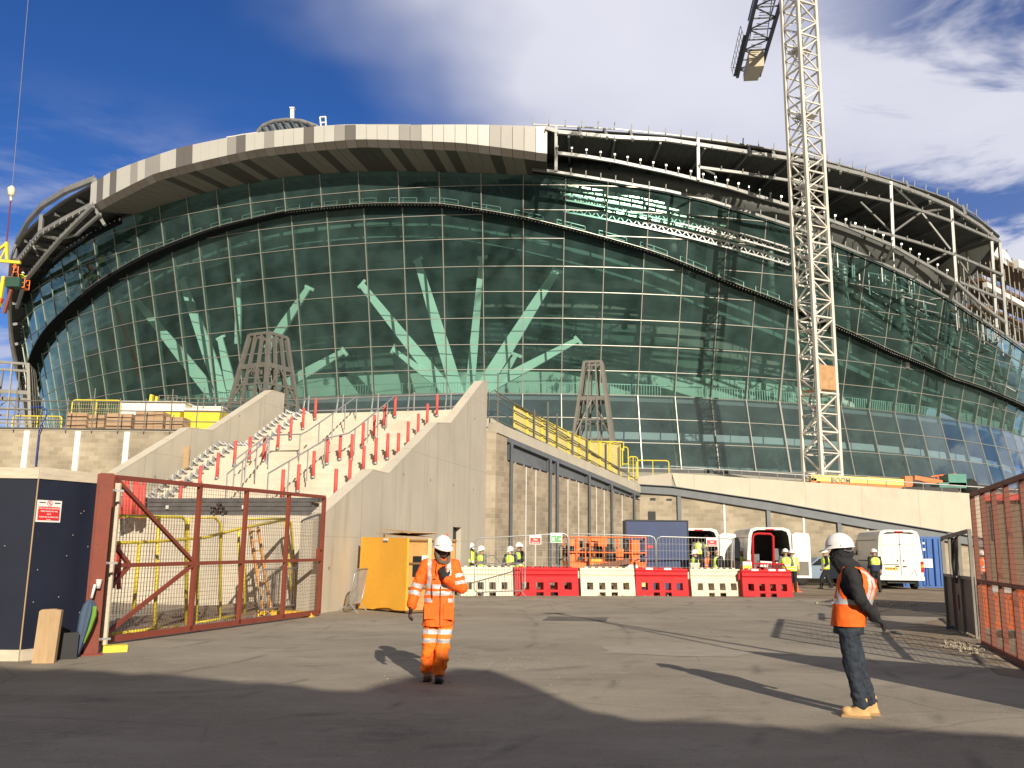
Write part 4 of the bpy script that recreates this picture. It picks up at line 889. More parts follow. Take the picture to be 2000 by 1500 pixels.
# scaffold clutter inside the open right-hand end
random.seed(21)
for i in range(70):
    mb = MB()
    x = random.uniform(1600, 2000); yb = 470+(x-1600)*.42; y = yb+random.uniform(-10, 75); o = random.uniform(1, 5); a = cyl(x, y, o)
    if random.random() < .55: mb.beam(a, a+Vector((0, 0, random.uniform(1.2, 3.2))), .09)
    else: mb.beam(a, a+Vector((random.uniform(1, 4), random.uniform(.5, 2.5), random.uniform(-1.6, 1))), .09)
    mb.build('interior_strut', M['steelpale'], S, world=True)
mb = MB()
for i in range(75):
    x = random.uniform(1640, 1990); y = 520+(x-1620)*.46+random.uniform(5, 90); a = cyl(x, y, random.uniform(-1.5, 2)); L_ = random.uniform(1.5, 4.5); mb.beam(a, a+(Vector((L_*.85, L_*.5, -L_*.22)) if i % 3 else Vector((.5, .3, -2.2 if i % 2 else 1.8))), .08)
mb.build('interior_brace', railm, S, world=True, kind='stuff')
t = thing('scaffold', 'dense tube scaffold in the open bay at the right end of the stadium', 'scaffold', cyl(1960, 600, 6)); mb = MB()
for x in range(1878, 2040, 9):
    A = cyl(x, 700, 5.5+random.uniform(-1.5, 1)); B = cyl(x, 455+max(0, x-1930)*.7+random.uniform(0, 30), 5.5); mb.beam((A.x, A.y, 24), (A.x, A.y, max(25, B.z)), .1)
mb.build('standard', M['greysteel'], t, world=True); mb = MB()
for y in (500, 522, 545, 575, 605, 640): mb.beam(cyl(1878, y, 5.2), cyl(2040, y+95, 5.2), .1)
mb.build('ledger', M['greysteel'], t, world=True); mb = MB()
for y, w in ((497, .5), (552, .3), (600, .25)): mb.beam(cyl(1885, y, 3.5), cyl(2040, y+70, 3.5), 3.5, w)
mb.build('platform', mat('brown_scaffold_board', (.16, .09, .05), .8, var=.3), t, world=True)
t = thing('roof_edge_panel', 'curved white edge panel at the far right roof corner', 'panel', cyl(1955, 490, 6)); mb = MB()
P = [cyl(x, y, 7) for x, y in ((1936, 478), (1950, 480), (1966, 492), (1977, 512))]; Q = [cyl(x, y, 7) for x, y in ((1938, 488), (1952, 495), (1966, 505), (1977, 513))]; mb.grid([P, Q]); mb.grid([[p+Vector((.5, 1.5, 0)) for p in Q], [p+Vector((.5, 1.5, 0)) for p in P]]); mb.build('panel', M['white'], t, world=True)
t = thing('slab_edge', 'white slab edge beam running off the right side below the scaffold', 'beam', cyl(1960, 570, 6)); mb = MB()
mb.beam(cyl(1924, 556, 6), cyl(2060, 632, 6), .5, .55); mb.beam(cyl(1985, 515, 7), cyl(2060, 545, 7), .5, .9); mb.build('beam', M['white'], t, world=True)
# ---------------------------------------------------------------- tower crane
CX, CY = 23.75, 68.0
def crane():
    t = thing('tower_crane', 'tall cream lattice tower crane standing in front of the stadium', 'tower crane', (CX, CY, 4.5))
    cm = mat('cream_crane_paint', (.62, .60, .54), .5, var=.08, vs=.8); mixin(cm, noise_mask(1.5, .58, .7), (.45, .37, .27), .45)
    rt = mat('rusty_mast_panel', (.42, .25, .12), .8, var=.2)
    R = Matrix.Rotation(radians(24), 3, 'Z'); h = .95; H = 55
    def p(i, z): return R @ Vector((h*((1, 1, -1, -1)[i % 4]), h*((1, -1, -1, 1)[i % 4]), z))
    for i in range(4):
        mb = MB(); mb.beam(p(i, 0), p(i, H-4.5), .24, .24, up=R @ Vector((1, 0, 0))); mb.build('mast_leg', cm, t)
    sec = 3.0; n = int((H-4.5)/sec)
    for k in range(n):
        mb = MB(); z = k*sec
        for i in range(4):
            mb.beam(p(i, z+.1), p(i+1, z+.1), .12); mb.beam(p(i, z+1.5), p(i+1, z+1.5), .08)
            a, b = (i, i+1) if (k+i) % 2 else (i+1, i); mb.beam(p(a, z+.1), p(b, z+1.5), .1); mb.beam(p(b, z+1.5), p(a, z+3.0), .1)
        mb.build('mast_lattice', cm, t)
        mb = MB()
        if k % 2 == 0:
            mb.box(R @ Vector((0, -.2 if k % 4 else .2, z+2.2)), (1.5, 1.3, .05), M=R)
            mb.build('ladder_platform', cm, t)
        mb = MB(); x = .25 if k % 2 else -.25
        for s_ in (-.2, .2): mb.beam(R @ Vector((x+s_, .1, z)), R @ Vector((x+s_, .35, z+3)), .05)
        for q in range(10): mb.beam(R @ Vector((x-.2, .1+.025*q, z+.3*q)), R @ Vector((x+.2, .1+.025*q, z+.3*q)), .035)
        mb.tube([R @ Vector((x+.34*cos(u), .25+.34*sin(u), z+1.2)) for u in [j*pi/4 for j in range(8)]], .02, 4, closed=True)
        mb.tube([R @ Vector((x+.34*cos(u), .25+.34*sin(u), z+2.1)) for u in [j*pi/4 for j in range(8)]], .02, 4, closed=True)
        mb.build('ladder', M['steelpale'], t)
    mb = MB(); mb.box(R @ Vector((.0, -h-.08, 10.3)), (1.7, .06, 1.9), M=R); mb.box(R @ Vector((0, 0, 9.4)), (1.8, 1.8, .08), M=R); mb.build('anti_climb_guard', rt, t)
    mb = MB(); mb.tube([R @ Vector((.5, .5, 0)), R @ Vector((.5, .5, H-5))], .04); mb.build('cable', M['black'], t)
    # slewing unit, cab, jibs
    dk = mat('dark_crane_jib_paint', (.06, .065, .08), .6, var=.2)
    z0 = H-4.5
    mb = MB(); mb.lathe([(1.5, 0), (1.5, .8), (1.2, 1.0), (1.2, 2.0)], (0, 0, z0), 16); mb.build('slewing_ring', dk, t)
    d = Vector((1.75, 14.5, 0)).normalized(); e = Vector((d.y, -d.x, 0)); zj = 56-4.5
    def j(s, w, z=0): return d*s+e*w+Vector((0, 0, zj+z))
    mb = MB()
    for w in (-1.25, 1.25):
        mb.beam(j(0, w), j(27.5, w), .3, .55)
        mb.beam(j(0, w*.9, 1.7), j(19, w*.9, 1.7), .12)
    for k in range(14):
        s = k*2; mb.beam(j(s, -1.25), j(s, 1.25), .12); mb.beam(j(s, -1.25 if k % 2 else 1.25), j(s+2, 1.25 if k % 2 else -1.25), .12)
        mb.beam(j(s+1, -.6), j(s+1, .6), .06); mb.beam(j(s+1.5, -.6), j(s+1.5, .6), .06)
    mb.build('counter_jib', dk, t)
    mb = MB()
    for k in range(4): mb.box(j(22.6+k*1.15, .1, -1.0+.1*k), (1.6, 1.05, 1.9-.3*k), rz=-atan2(d.x, d.y))
    mb.build('counterweight', mat('concrete_ballast', (.50, .45, .34), .8, var=.1), t)
    mb = MB()
    for w in (-1.7,):
        for k in range(8): mb.beam(j(19+k*1.2, w), j(19+k*1.2, w-.25, 1.1), .05)
        mb.beam(j(19, w-.25, 1.1), j(27.5, w-.25, 1.1), .05); mb.beam(j(19, w-.12, .55), j(27.5, w-.12, .55), .05); mb.beam(j(19, w+.2), j(27.5, w+.2), .4, .05)
    mb.beam(j(27.5, -1.9, 1.1), j(27.5, 1.3, 1.1), .05)
    mb.build('guard_rail', dk, t)
    mb = MB(); mb.tube([j(20, -.9), j(1, -.5, 8)], .05); mb.tube([j(20, .9), j(1, .5, 8)], .05); mb.build('pendant_rope', M['black'], t)
    mb = MB()
    for k in range(26):
        s = -k*2; A, B, C = j(s, -.8), j(s, .8), j(s, 0, 1.5); A2, B2, C2 = j(s-2, -.8), j(s-2, .8), j(s-2, 0, 1.5)
        for u, v in ((A, A2), (B, B2), (C, C2)): mb.beam(u, v, .14)
        for u, v in ((A, B), (A, C2), (B, C2), (A2, C2), (B2, C2)): mb.beam(u, v, .07)
    mb.build('jib', cm, t)
    mb = MB(); mb.beam(j(-1, -.8), j(1, 0, 8), .2); mb.beam(j(-1, .8), j(1, 0, 8), .2); mb.beam(j(1.6, 0), j(1, 0, 8), .2); mb.build('apex_frame', cm, t)
    mb = MB(); mb.box(j(-1.5, 1.8, -.9), (1.4, 1.8, 2), rz=-atan2(d.x, d.y)); mb.build('cab', M['white'], t)
crane()

# ---------------------------------------------------------------- tapering steel frame towers on the deck
def lattice_tower(x, y, z0, H, wb, wt, rz, label):
    t = thing('steel_tower', label, 'steel tower', (x, y, z0), rz, 'tapering steel frame towers on the podium')
    def c(i, f): w = (wb+(wt-wb)*f)/2; return Vector((w*(1, 1, -1, -1)[i % 4], w*(1, -1, -1, 1)[i % 4], H*f))
    sl = .18
    def top(i): return c(i, 1)+Vector((0, 0, (.5, 0, -.5, 0)[i % 4]*0))
    for i in range(4):
        mb = MB(); mb.beam(c(i, 0), top(i), .2, .2, up=(1, 0, 0)); mb.build('leg', M['greysteel'], t)
        for f0 in (.33, .67):
            a = c(i, 0).lerp(c(i+1, 0), f0); b = c(i, 1).lerp(c(i+1, 1), f0); mb = MB(); mb.beam(a, b, .2, .1, up=c(i, 0)-c(i+1, 0)); mb.build('rail_post', M['greysteel'], t)
    mb = MB()
    for i in range(4): mb.beam(top(i), top(i+1), .16)
    mb.build('top_frame', M['greysteel'], t)
    for f in (.12, .27, .42, .56, .72):
        mb = MB(); w = .26 if f == .72 else .1
        for i in range(4): mb.beam(c(i, f), c(i+1, f), .1, w)
        mb.build('girt', M['greysteel'], t)
    for i, (a, b) in [(i, ab) for i in range(4) for ab in ((.12, .42), (.42, .72))]:
        for mb in (MB(),):
            mb.beam(c(i, a), c(i, b).lerp(c(i+1, b), .5), .07); mb.beam(c(i, b).lerp(c(i+1, b), .5), c(i+1, a), .07)
        mb.build('cross_brace', M['greysteel'], t)
p = atY(515, 800, 48.5); lattice_tower(p.x, p.y, 6.5, 6.6, 3.3, 1.4, radians(-28), 'dark tapering steel lattice tower behind the left stair wall')
p = atY(1160, 800, 60); lattice_tower(p.x, p.y, 5.0, 9.2, 3.5, 1.15, radians(-12), 'tapering steel lattice tower behind the yellow mesh guard panels')
p = atY(5, 800, 62); lattice_tower(p.x, p.y, 6.5, 7.4, 5.2, 3.0, radians(20), 'tapering steel lattice tower against the sky at the left edge')

# ---------------------------------------------------------------- stair furniture
rows = [('left', [(615, 820, 784), (591, 840, 797), (567, 857, 817), (542, 880, 836), (514, 903, 857), (486, 904, 865), (457, 912, 865), (423, 938, 888), (388, 966, 915), (350, 995, 945)]),
        ('middle', [(771, 814, 776), (750, 834, 789), (730, 855, 810), (708, 876, 833), (686, 899, 852), (663, 901, 861), (638, 910, 858), (611, 936, 881), (581, 964, 911), (550, 980, 938)]),
        ('right', [(853, 813, 775), (834, 831, 788), (816, 852, 810), (796, 873, 829), (777, 897, 850), (756, 900, 858), (733, 908, 858), (709, 926, 883), (682, 953, 911), (654, 979, 937)])]
ordn = ['topmost', 'second', 'third', 'fourth', 'fifth', 'sixth', 'seventh', 'eighth', 'ninth', 'lowest']
def stair_pt(px, py):
    r = on_stair(px, py+2)
    if r is None or r[0] > 15: q = atY(px, py, 37.8); r = ((q-FA).dot(FU), (q-FA).dot(FN), DECKZ)
    return WF.w(r[0], r[1], r[2])
post0 = None
for nm, pts in rows:
    for i, (x, y, yt) in enumerate(pts):
        P = stair_pt(x, y)
        lab = 'red sleeved post standing on the steps, %s in the %s diagonal row' % (ordn[i], nm)
        if post0 is None:
            post0 = thing('red_post', lab, 'post', P, 0, 'red sleeved posts on the stairs')
            mb = MB(); mb.tube([(0, 0, .02), (0, 0, .86)], .055, 10); mb.build('sleeve', M['redpost'], post0)
            mb = MB(); mb.tube([(0, 0, -.02), (0, 0, .05)], .075, 10); mb.tube([(0, 0, .84), (0, 0, .875)], .035, 8); mb.build('base_cap', M['galv'], post0)
        else: dup(post0, P, 0, lab)
def handrail(pts, label, posts=6, h=.9):
    P = [stair_pt(x, y) for x, y in pts]; t = thing('handrail', label, 'handrail', P[0], 0, 'galvanised handrails on the stairs')
    T = [p+Vector((0, 0, h)) for p in P]; mb = MB(); mb.tube(T, .028, 6); mb.build('rail', M['galv'], t, world=True)
    L = [(T[i+1]-T[i]).length for i in range(len(T)-1)]; tot = sum(L)
    for k in range(posts+1):
        d = tot*k/posts; i = 0
        while i < len(L)-1 and d > L[i]: d -= L[i]; i += 1
        q = T[i].lerp(T[i+1], min(1, d/L[i])); mb = MB(); mb.tube([q-Vector((0, 0, 1.0)), q], .022, 6); mb.build('baluster', M['galv'], t, world=True)
handrail([(440, 985), (530, 905), (585, 902), (600, 892), (695, 820)], 'long galvanised handrail up the left part of the steps', 8)
handrail([(520, 990), (640, 905), (678, 902), (700, 885), (772, 816)], 'long galvanised handrail up the middle of the steps', 8)
handrail([(455, 955), (520, 900)], 'short galvanised handrail beside the left wall of the steps', 3)
# bundles of galvanised brackets running up beside the left wall
for k, (dt, lab) in enumerate(((.35, 'zigzag galvanised bracket strip along the foot of the left stair wall'), (1.0, 'zigzag galvanised bracket strip one stride right of the left stair wall'))):
    a = WF.w(2.6, SW-dt, stair_z(2.6)); t = thing('bracket_strip', lab, 'steel brackets', a, 0); mb = MB(); s = 2.6
    while s < 14.3-k*.5:
        p = WF.w(s, SW-dt, stair_z(s)+.1); q = WF.w(s+.22, SW-dt+.1, stair_z(s+.22)+.22); r = WF.w(s+.3, SW-dt-.08, stair_z(s+.3)+.08)
        mb.beam(p, q, .09, .04); mb.beam(q, r, .09, .04); mb.beam(p+FN*.12, r+FN*.1, .05, .05); s += .3
    mb.build('brackets', M['galv'], t, world=True)
# timber plank leaning on the left flank wall
a = WL.px(350, 916, -.1); b = WL.px(366, 872, -.05)
t = thing('timber_plank', 'short raw timber plank leaning against the left stair wall', 'plank', WL.w(a[0], -.25, a[1]))
mb = MB(); mb.beam(WL.w(a[0], -.35, a[1]), WL.w(b[0], -.04, b[1]), .22, .05, up=FU); mb.build('plank', M['wood'], t, world=True)
# stack of grey steel sections lying across the foot of the stairs
c0 = WF.w(1.95, 4.6, 2.42)
t = thing('steel_stack', 'long stack of dark grey steel sections lying across the foot of the steps', 'steel stack', c0, WF.rz)
mb = MB(); random.seed(4)
for r in range(4):
    for k in range(3): mb.box((-.30+.15*k, random.uniform(-.15, .15)-(.15 if r < 2 else .9), .06+.12*r), (.13, 7.5 if r < 2 else 5.4, .105))
mb.build('section', mat('dark_grey_steel_section', (.13, .14, .145), .5, .3, var=.3, vs=4), t)
mb = MB()
for k in range(5): mb.tube([(-.62, -1.0+k*.09, .1+.09*(k % 3)), (-.45, -1.0+k*.09, .1+.09*(k % 3))], .04, 8)
mb.build('tube_end', M['black'], t)
mb = MB()
for y in (-3.9, -1.5, .9, 3.4): mb.box((-.43, y, .22), (.02, .08, .1))
mb.build('label_tag', M['white'], t)
# upstairs landing rail
t = thing('guard_rail', 'grey tube guard rail across the head of the stairs', 'guard rail', WF.w(15.6, 4, DECKZ)); mb = MB()
for h in (.55, 1.1): mb.tube([WF.w(15.8, .4, DECKZ+h), WF.w(15.8, SW+.3, DECKZ+h)], .035)
for k in range(6): mb.tube([WF.w(15.8, .4+k*1.7, DECKZ-.1), WF.w(15.8, .4+k*1.7, DECKZ+1.25)], .035)
mb.build('tube', M['galv'], t, world=True)
t = thing('tarpaulin', 'folded dark blue tarpaulin at the head of the stairs', 'tarpaulin', WF.w(15.5, 4.6, DECKZ+.02)); mb = MB(); P = []
for i in range(12):
    P.append([WF.w(15.4+j*.12, 3.6+i*.16, DECKZ+.02+(.22*abs(sin(i*1.3+j))*(1 if 0 < j < 4 and 0 < i < 11 else 0))) for j in range(5)])
mb.grid(P, smooth=True); mb.build('sheet', M['bluepl'], t, world=True)

# ---------------------------------------------------------------- left deck: scaffold rails, palletised blocks, cabins
def scaf(name, label, A, B, hs, n, top, z0, m='greysteel', r=.028):
    t = thing(name, label, 'guard rail', A); mb = MB(); A = Vector(A); B = Vector(B)
    for h in hs:
        m2 = MB(); m2.tube([A+Vector((0, 0, h)), B+Vector((0, 0, h))], r); m2.build('ledger', M[m], t, world=True)
    for i in range(n):
        p = A.lerp(B, (i+.3)/n); m2 = MB(); m2.tube([p+Vector((0, -.05, -.05)), p+Vector((0, -.05, top+(.5 if i % 3 == 1 else 0)))], r); m2.build('upright', M[m], t, world=True)
    return t
zt = WB.px(200, 842)[1]
A = (atY(-40, 840, 43.3).x, 43.3, zt); B = (atY(470, 840, 43.3).x, 43.3, zt)
scaf('scaffold_rail', 'long scaffold tube guard rail along the top of the left block wall', A, B, (.1, .5, 1.0, 1.45), 10, 1.6, zt)
A = (atY(350, 800, 47).x, 47, 6.5); B = (atY(640, 800, 47).x, 47, 6.5)
scaf('scaffold_rail', 'scaffold tube rail round the foot of the left lattice tower', A, B, (1.3, 2.0, 2.8), 8, 2.9, 6.5)
def yl_frame(label, x0, x1, yt, yb, Y, posts=2, group=None, nx=None, mesh=True):
    a = atY(x0, yb, Y); b = atY(x1, yb, Y); tt = atY(x0, yt, Y).z
    t = thing('edge_barrier', label, 'barrier', a, 0, group); mb = MB(); w = b.x-a.x; h = tt-a.z; r = .035; c = min(.15, h*.2)
    mb.tube([(0, 0, 0), (0, 0, h-c), (c*.3, 0, h-c*.3), (c, 0, h), (w-c, 0, h), (w-c*.3, 0, h-c*.3), (w, 0, h-c), (w, 0, 0)], r, 6)
    mb.tube([(0, 0, .12), (w, 0, .12)], r*.8); 
    for k in range(1, posts): mb.tube([(w*k/posts, 0, 0), (w*k/posts, 0, h)], r*.8)
    mb.build('frame', M['yellow'], t)
    if mesh:
        mb = MB(); n = int(w/.12)
        for i in range(1, n): mb.beam((w*i/n, .01, .12), (w*i/n, .01, h), .01)
        for k in range(1, 6): mb.beam((0, .01, h*k/6), (w, .01, h*k/6), .01)
        mb.build('mesh', M['yelmesh'], t)
yl_frame('yellow mesh edge barrier standing behind the pallets of blocks', 137, 232, 781, 830, 46, 2)
yl_frame('yellow mesh edge barrier at the far left of the deck', 22, 118, 812, 846, 44.5, 2)
# pallets
def pallet(label, x0, x1, y0, y1, Y, m='cardb', seed=0):
    a = atY(x0, y1, Y); b = atY(x1, y1, Y); h = atY(x0, y0, Y).z-zt; w = b.x-a.x; t = thing('block_pallet', label, 'pallet of blocks', (a.x, Y, zt), radians(random.uniform(-4, 4)), 'wrapped pallets of blocks on the left deck')
    mb = MB(); random.seed(seed); n = max(2, int(w/.45)); r = max(2, int(h/.24))
    for i in range(n):
        for k in range(r): mb.box((w*(i+.5)/n, .5+random.uniform(-.02, .02), .12+(h-.12)*(k+.5)/r), (w/n-.02, 1.0, (h-.12)/r-.012))
    mb.build('blocks', M[m], t)
    mb = MB()
    for k in (0, .5, 1): mb.box((w*k*.94+w*.03, .5, .05), (.1, 1.05, .1))
    mb.box((w/2, .5, .11), (w, 1.05, .02)); mb.build('pallet', M['wood'], t)
pallet('pallet of brown-wrapped blocks leftmost on the left deck', 126, 168, 806, 838, 44.6, seed=1)
pallet('pallet of brown-wrapped blocks second on the left deck', 171, 203, 810, 838, 44.8, seed=2)
pallet('pale-wrapped pallet of blocks under the cream cabin', 206, 255, 807, 838, 44.6, seed=3)
pallet('large brown-wrapped pallet of blocks in front of the cream cabin', 262, 318, 804, 838, 44.4, seed=4)
pallet('low brown pallet of blocks beside the yellow bins', 322, 356, 814, 838, 44.4, seed=5)
def skip_box(label, pts, Y, depth, m, cat='site cabin', nm='site_cabin', mtop=None):
    a = atY(*pts[0], Y); b = atY(*pts[1], Y); t = thing(nm, label, cat, (a.x, Y, zt))
    w = b.x-a.x; z0 = a.z-zt; z1 = atY(pts[0][0], pts[2], Y).z-zt; z0 = max(z0, 0)
    mb = MB(); mb.box((w/2, depth/2, (z0+z1)/2), (w, depth, z1-z0)); mb.build('shell', M[m], t)
    mb = MB(); mb.box((w/2, depth/2, z1+.04), (w+.12, depth+.12, .08)); mb.build('roof', M['white'], t)
    mb = MB()
    for i in range(int(w/.9)+1): mb.box((min(w-.03, i*.9+.03), -.015, (z0+z1)/2), (.05, .04, z1-z0-.02))
    mb.build('rib', M[mtop or 'white'], t); return t
skip_box('long cream cabin box standing behind the scaffold rail', [(231, 838), (358, 838), 786], 46.2, 2.4, 'white')
def ybin(label, x0, x1, y0, Y):
    a = atY(x0, 838, Y); b = atY(x1, 838, Y); h = atY(x0, y0, Y).z-zt; w = b.x-a.x; t = thing('yellow_bin', label, 'bin', (a.x, Y, zt))
    MB().prism([(.15, .02), (w-.15, .02), (w, h), (0, h)], 1.4).build('body', M['yellow'], t)
    mb = MB(); mb.beam((-.03, -.03, h), (w+.03, -.03, h), .09); mb.beam((-.03, 1.43, h), (w+.03, 1.43, h), .09); mb.build('rim', M['white'], t)
ybin('yellow bin in the shade of the cream cabin', 300, 350, 802, 45.4)
ybin('bright yellow bin with a pale lid beside the left stair wall', 356, 428, 800, 45.6)
skip_box('low white crate with a sloping lid behind the bright yellow bin', [(362, 838), (432, 838), 796], 47.2, 1.2, 'white', 'crate', 'white_crate')
# compact yellow and black lifting machine
mx_, mz_ = atY(312, 784, 49).x, atY(312, 784, 49).z
t = thing('mast_lift', 'small yellow and black mast lift with a grey basket on the left deck', 'mast lift', (mx_, 49, 6.8))
mb = MB(); mb.box((-.55, 0, .5), (.9, 1.2, 1.0)); mb.box((.4, 0, .5), (1.1, 1.2, .9)); mb.build('base', M['black'], t)
mb = MB(); mb.beam((-.55, 0, 1.0), (-.45, 0, 3.0), .14, .3); mb.beam((-.2, 0, 1.0), (-.15, 0, 2.9), .12, .3); mb.build('mast', M['yellow'], t)
mb = MB()
for x in (.1, .6, 1.1):
    for y in (-.4, .4): mb.tube([(x, y, 1.7), (x, y, 2.9)], .03)
for z in (1.7, 2.0, 2.3, 2.6, 2.9):
    for y in (-.4, .4): mb.tube([(.1, y, z), (1.1, y, z)], .03)
mb.box((.6, 0, 1.68), (1.1, .9, .06)); mb.build('basket', M['greysteel'], t)
mb = MB(); mb.tube([(1.1, 0, 1.6), (2.0, 0, 1.6), (2.1, 0, 1.9), (3.2, 0, 1.6)], .06); mb.tube([(2.0, -.0, .2), (2.0, 0, 1.6)], .1); mb.build('arm', M['darksteel'], t)
# blue hose over the left wall
t = thing('blue_hose', 'thin blue hose hanging down over the left block wall', 'hose', WB.w(8, -.2, 0)); mb = MB()
mb.tube([atY(x, y, 43.1) for x, y in ((60, 796), (80, 794), (91, 800), (91, 812), (82, 828), (76, 842), (72, 880), (68, 925))], .03, 6); mb.build('hose', M['bluepl'], t, world=True)

# ---------------------------------------------------------------- yellow mesh guard along the right block wall
import itertools
gp = [(1002, 789, 833), (1028, 803, 846), (1057, 818, 861), (1083, 831, 875), (1108, 843, 886), (1130, 853, 893), (1150, 862, 902), (1170, 862, 911), (1190, 865, 920), (1212, 868, 928)]
for i in range(len(gp)-1):
    (xa, ta, ba), (xb, tb, bb) = gp[i], gp[i+1]
    A = [W1.px(xa+1, ba, .1), W1.px(xb-1, bb, .1), W1.px(xb-1, tb, .1), W1.px(xa+1, ta, .1)]
    t = W1.thing('mesh_guard_panel', 'yellow mesh guard panel on the sloping parapet, %s from the left' % ('leftmost', 'second', 'third', 'fourth', 'fifth', 'sixth', 'seventh', 'eighth', 'rightmost')[i], 'guard panel', 'yellow mesh guard panels along the sloping parapet')
    mb = MB(); s0, s1 = A[0][0], A[1][0]; zb = lambda s: A[0][1]+(A[1][1]-A[0][1])*(s-s0)/(s1-s0); zt2 = lambda s: A[3][1]+(A[2][1]-A[3][1])*(s-s0)/(s1-s0)
    n = max(3, int((s1-s0)/.07))
    for k in range(n+1): s = s0+(s1-s0)*k/n; mb.beam((s, .1, zb(s)), (s, .1, zt2(s)), .034, .012, up=(1, 0, 0))
    for k in range(12): f = k/11; mb.beam((s0, .11, zb(s0)+(zt2(s0)-zb(s0))*f), (s1, .11, zb(s1)+(zt2(s1)-zb(s1))*f), .012, .035, up=(0, 0, 1))
    mb.build('mesh', M['yelmesh'], t)
    mb = MB()
    for s, q in ((s0, 0), (s1, 0)): mb.tube([(s, .06, zb(s)-.05), (s, .06, zt2(s)+.02)], .025)
    mb.tube([(s0, .06, zt2(s0)), (s1, .06, zt2(s1))], .025); mb.build('frame', M['yellow'], t)
t = W1.thing('scaffold_rail', 'sloping scaffold tube rail clamped in front of the yellow mesh guards', 'guard rail')
for a, b in (((965, 762), (1245, 938)), ((965, 780), (1230, 925)), ((965, 800), (1230, 940)), ((965, 818), (1120, 892)), ((968, 772), (1060, 815))):
    p, q = W1.px(*a, .0), W1.px(*b, .0); mb = MB(); mb.tube([(p[0], 0, p[1]), (q[0], 0, q[1])], .028); mb.build('ledger', M['greysteel'], t)
for x, y0, y1 in ((973, 728, 830), (1044, 800, 855), (1070, 785, 865), (1088, 808, 880), (1119, 845, 895), (1147, 850, 905), (1184, 865, 922), (1209, 872, 930)):
    p, q = W1.px(x, y1, -.02), W1.px(x, y0, -.02); mb = MB(); mb.tube([(q[0], -.02, p[1]), (q[0], -.02, q[1])], .04 if x > 1000 else .03); mb.build('upright', M['greysteel'], t)
def yrail(label, x0, x1, yt, yb, Y, p): yl_frame(label, x0, x1, yt, yb, Y, p, mesh=False)
yrail('tall yellow hoop barrier just right of the mesh guards', 1216, 1227, 873, 910, 55, 1)
yrail('long yellow tube barrier standing behind the ramp parapet', 1244, 1307, 899, 942, 56, 2)
yl_frame('crumpled yellow mesh barrier at the low end of the guard rail', 1228, 1246, 892, 938, 54, 2)
yrail('thin yellow tube rail behind the lattice tower foot', 1150, 1218, 862, 880, 57, 3)
# orange boom lift stowed flat behind the ramp parapet
def boom_lift_low():
    Y = 60.; f = lambda x, y: atY(x, y, Y)
    t = thing('boom_lift', 'long orange and yellow boom lift with its arm lowered behind the ramp parapet', 'boom lift', (f(1700, 950).x, Y, 5.0))
    ym = mat('pale_yellow_boom_paint', (.74, .56, .14), .45, var=.08)
    mb = MB(); mb.beam(f(1582, 933), f(1768, 943), .5, .42); mb.build('boom', ym, t, world=True)
    mb = MB(); mb.beam(f(1600, 943), f(1768, 951), .45, .28); mb.beam(f(1582, 939), f(1592, 941), .5, .4); mb.beam(f(1692, 934), f(1772, 941), .3, .2); mb.box(f(1771, 941), (.5, .7, .7)); mb.build('fly_boom', M['orange'], t, world=True)
    mb = MB(); mb.beam(f(1785, 933), f(1842, 943), .3, .28); mb.beam(f(1800, 938), f(1845, 948), .25, .18); mb.tube([f(1832, 944), f(1840, 949), f(1850, 948)], .2, 8); mb.build('jib_arm', M['orange'], t, world=True)
    mb = MB(); mb.beam(f(1775, 940), f(1790, 938), .25); mb.build('boom_hinge', M['black'], t, world=True); mb = MB(); mb.box(f(1810, 962), (3.5, 1.6, .6)); mb.build('chassis', M['black'], t, world=True)
    gm = mat('teal_machine_cover', (.05, .22, .17), .5, var=.15)
    mb = MB(); mb.box(f(1861, 939), (1.2, 1.3, .8)); mb.box(f(1852, 949), (1.8, 1.3, .35)); mb.build('turntable_cover', gm, t, world=True)
    mb = MB()
    for p, q in (((1832, 929), (1868, 926)), ((1832, 929), (1832, 940)), ((1868, 926), (1870, 940)), ((1850, 927), (1850, 940)), ((1818, 931), (1834, 929))): mb.tube([f(*p), f(*q)], .05)
    mb.build('basket', M['orange'], t, world=True)
    mb = MB(); mb.tube([f(1890, 950)-Vector((0, .4, 0)), f(1890, 950)+Vector((0, .4, 0))], .5, 14); mb.build('wheel', M['rubber'], t, world=True); mb = MB(); mb.tube([f(1790, 958)-Vector((0, .4, 0)), f(1790, 958)+Vector((0, .4, 0))], .5, 14); mb.build('wheel', M['rubber'], t, world=True)
    R = Matrix.Rotation(pi/2, 4, 'X'); P = f(1640, 936)+Vector((0, -.27, -.12)); text_mesh('boom_lettering', 'BOOM', .42, M['darksteel'], t, Matrix.Translation(P-t.location) @ R)
boom_lift_low()
t = thing('guard_rail', 'low grey tube rail on top of the long ramp parapet', 'guard rail', W2.w(6, .2, 4)); mb = MB()
P = [W2.px(x, y, .2) for x, y in ((1310, 921), (1420, 928), (1897, 961), (2060, 972))]; T = [W2.w(s, .2, z) for s, z in P]
mb.tube([p+Vector((0, 0, .3)) for p in T], .03)
for k in range(22):
    s = P[0][0]+(P[-1][0]-P[0][0])*k/21; z = lerpt([(a, b) for a, b in P], s); mb.tube([W2.w(s, .2, z-.1), W2.w(s, .2, z+.3)], .025)
mb.build('tube', M['galv'], t, world=True)
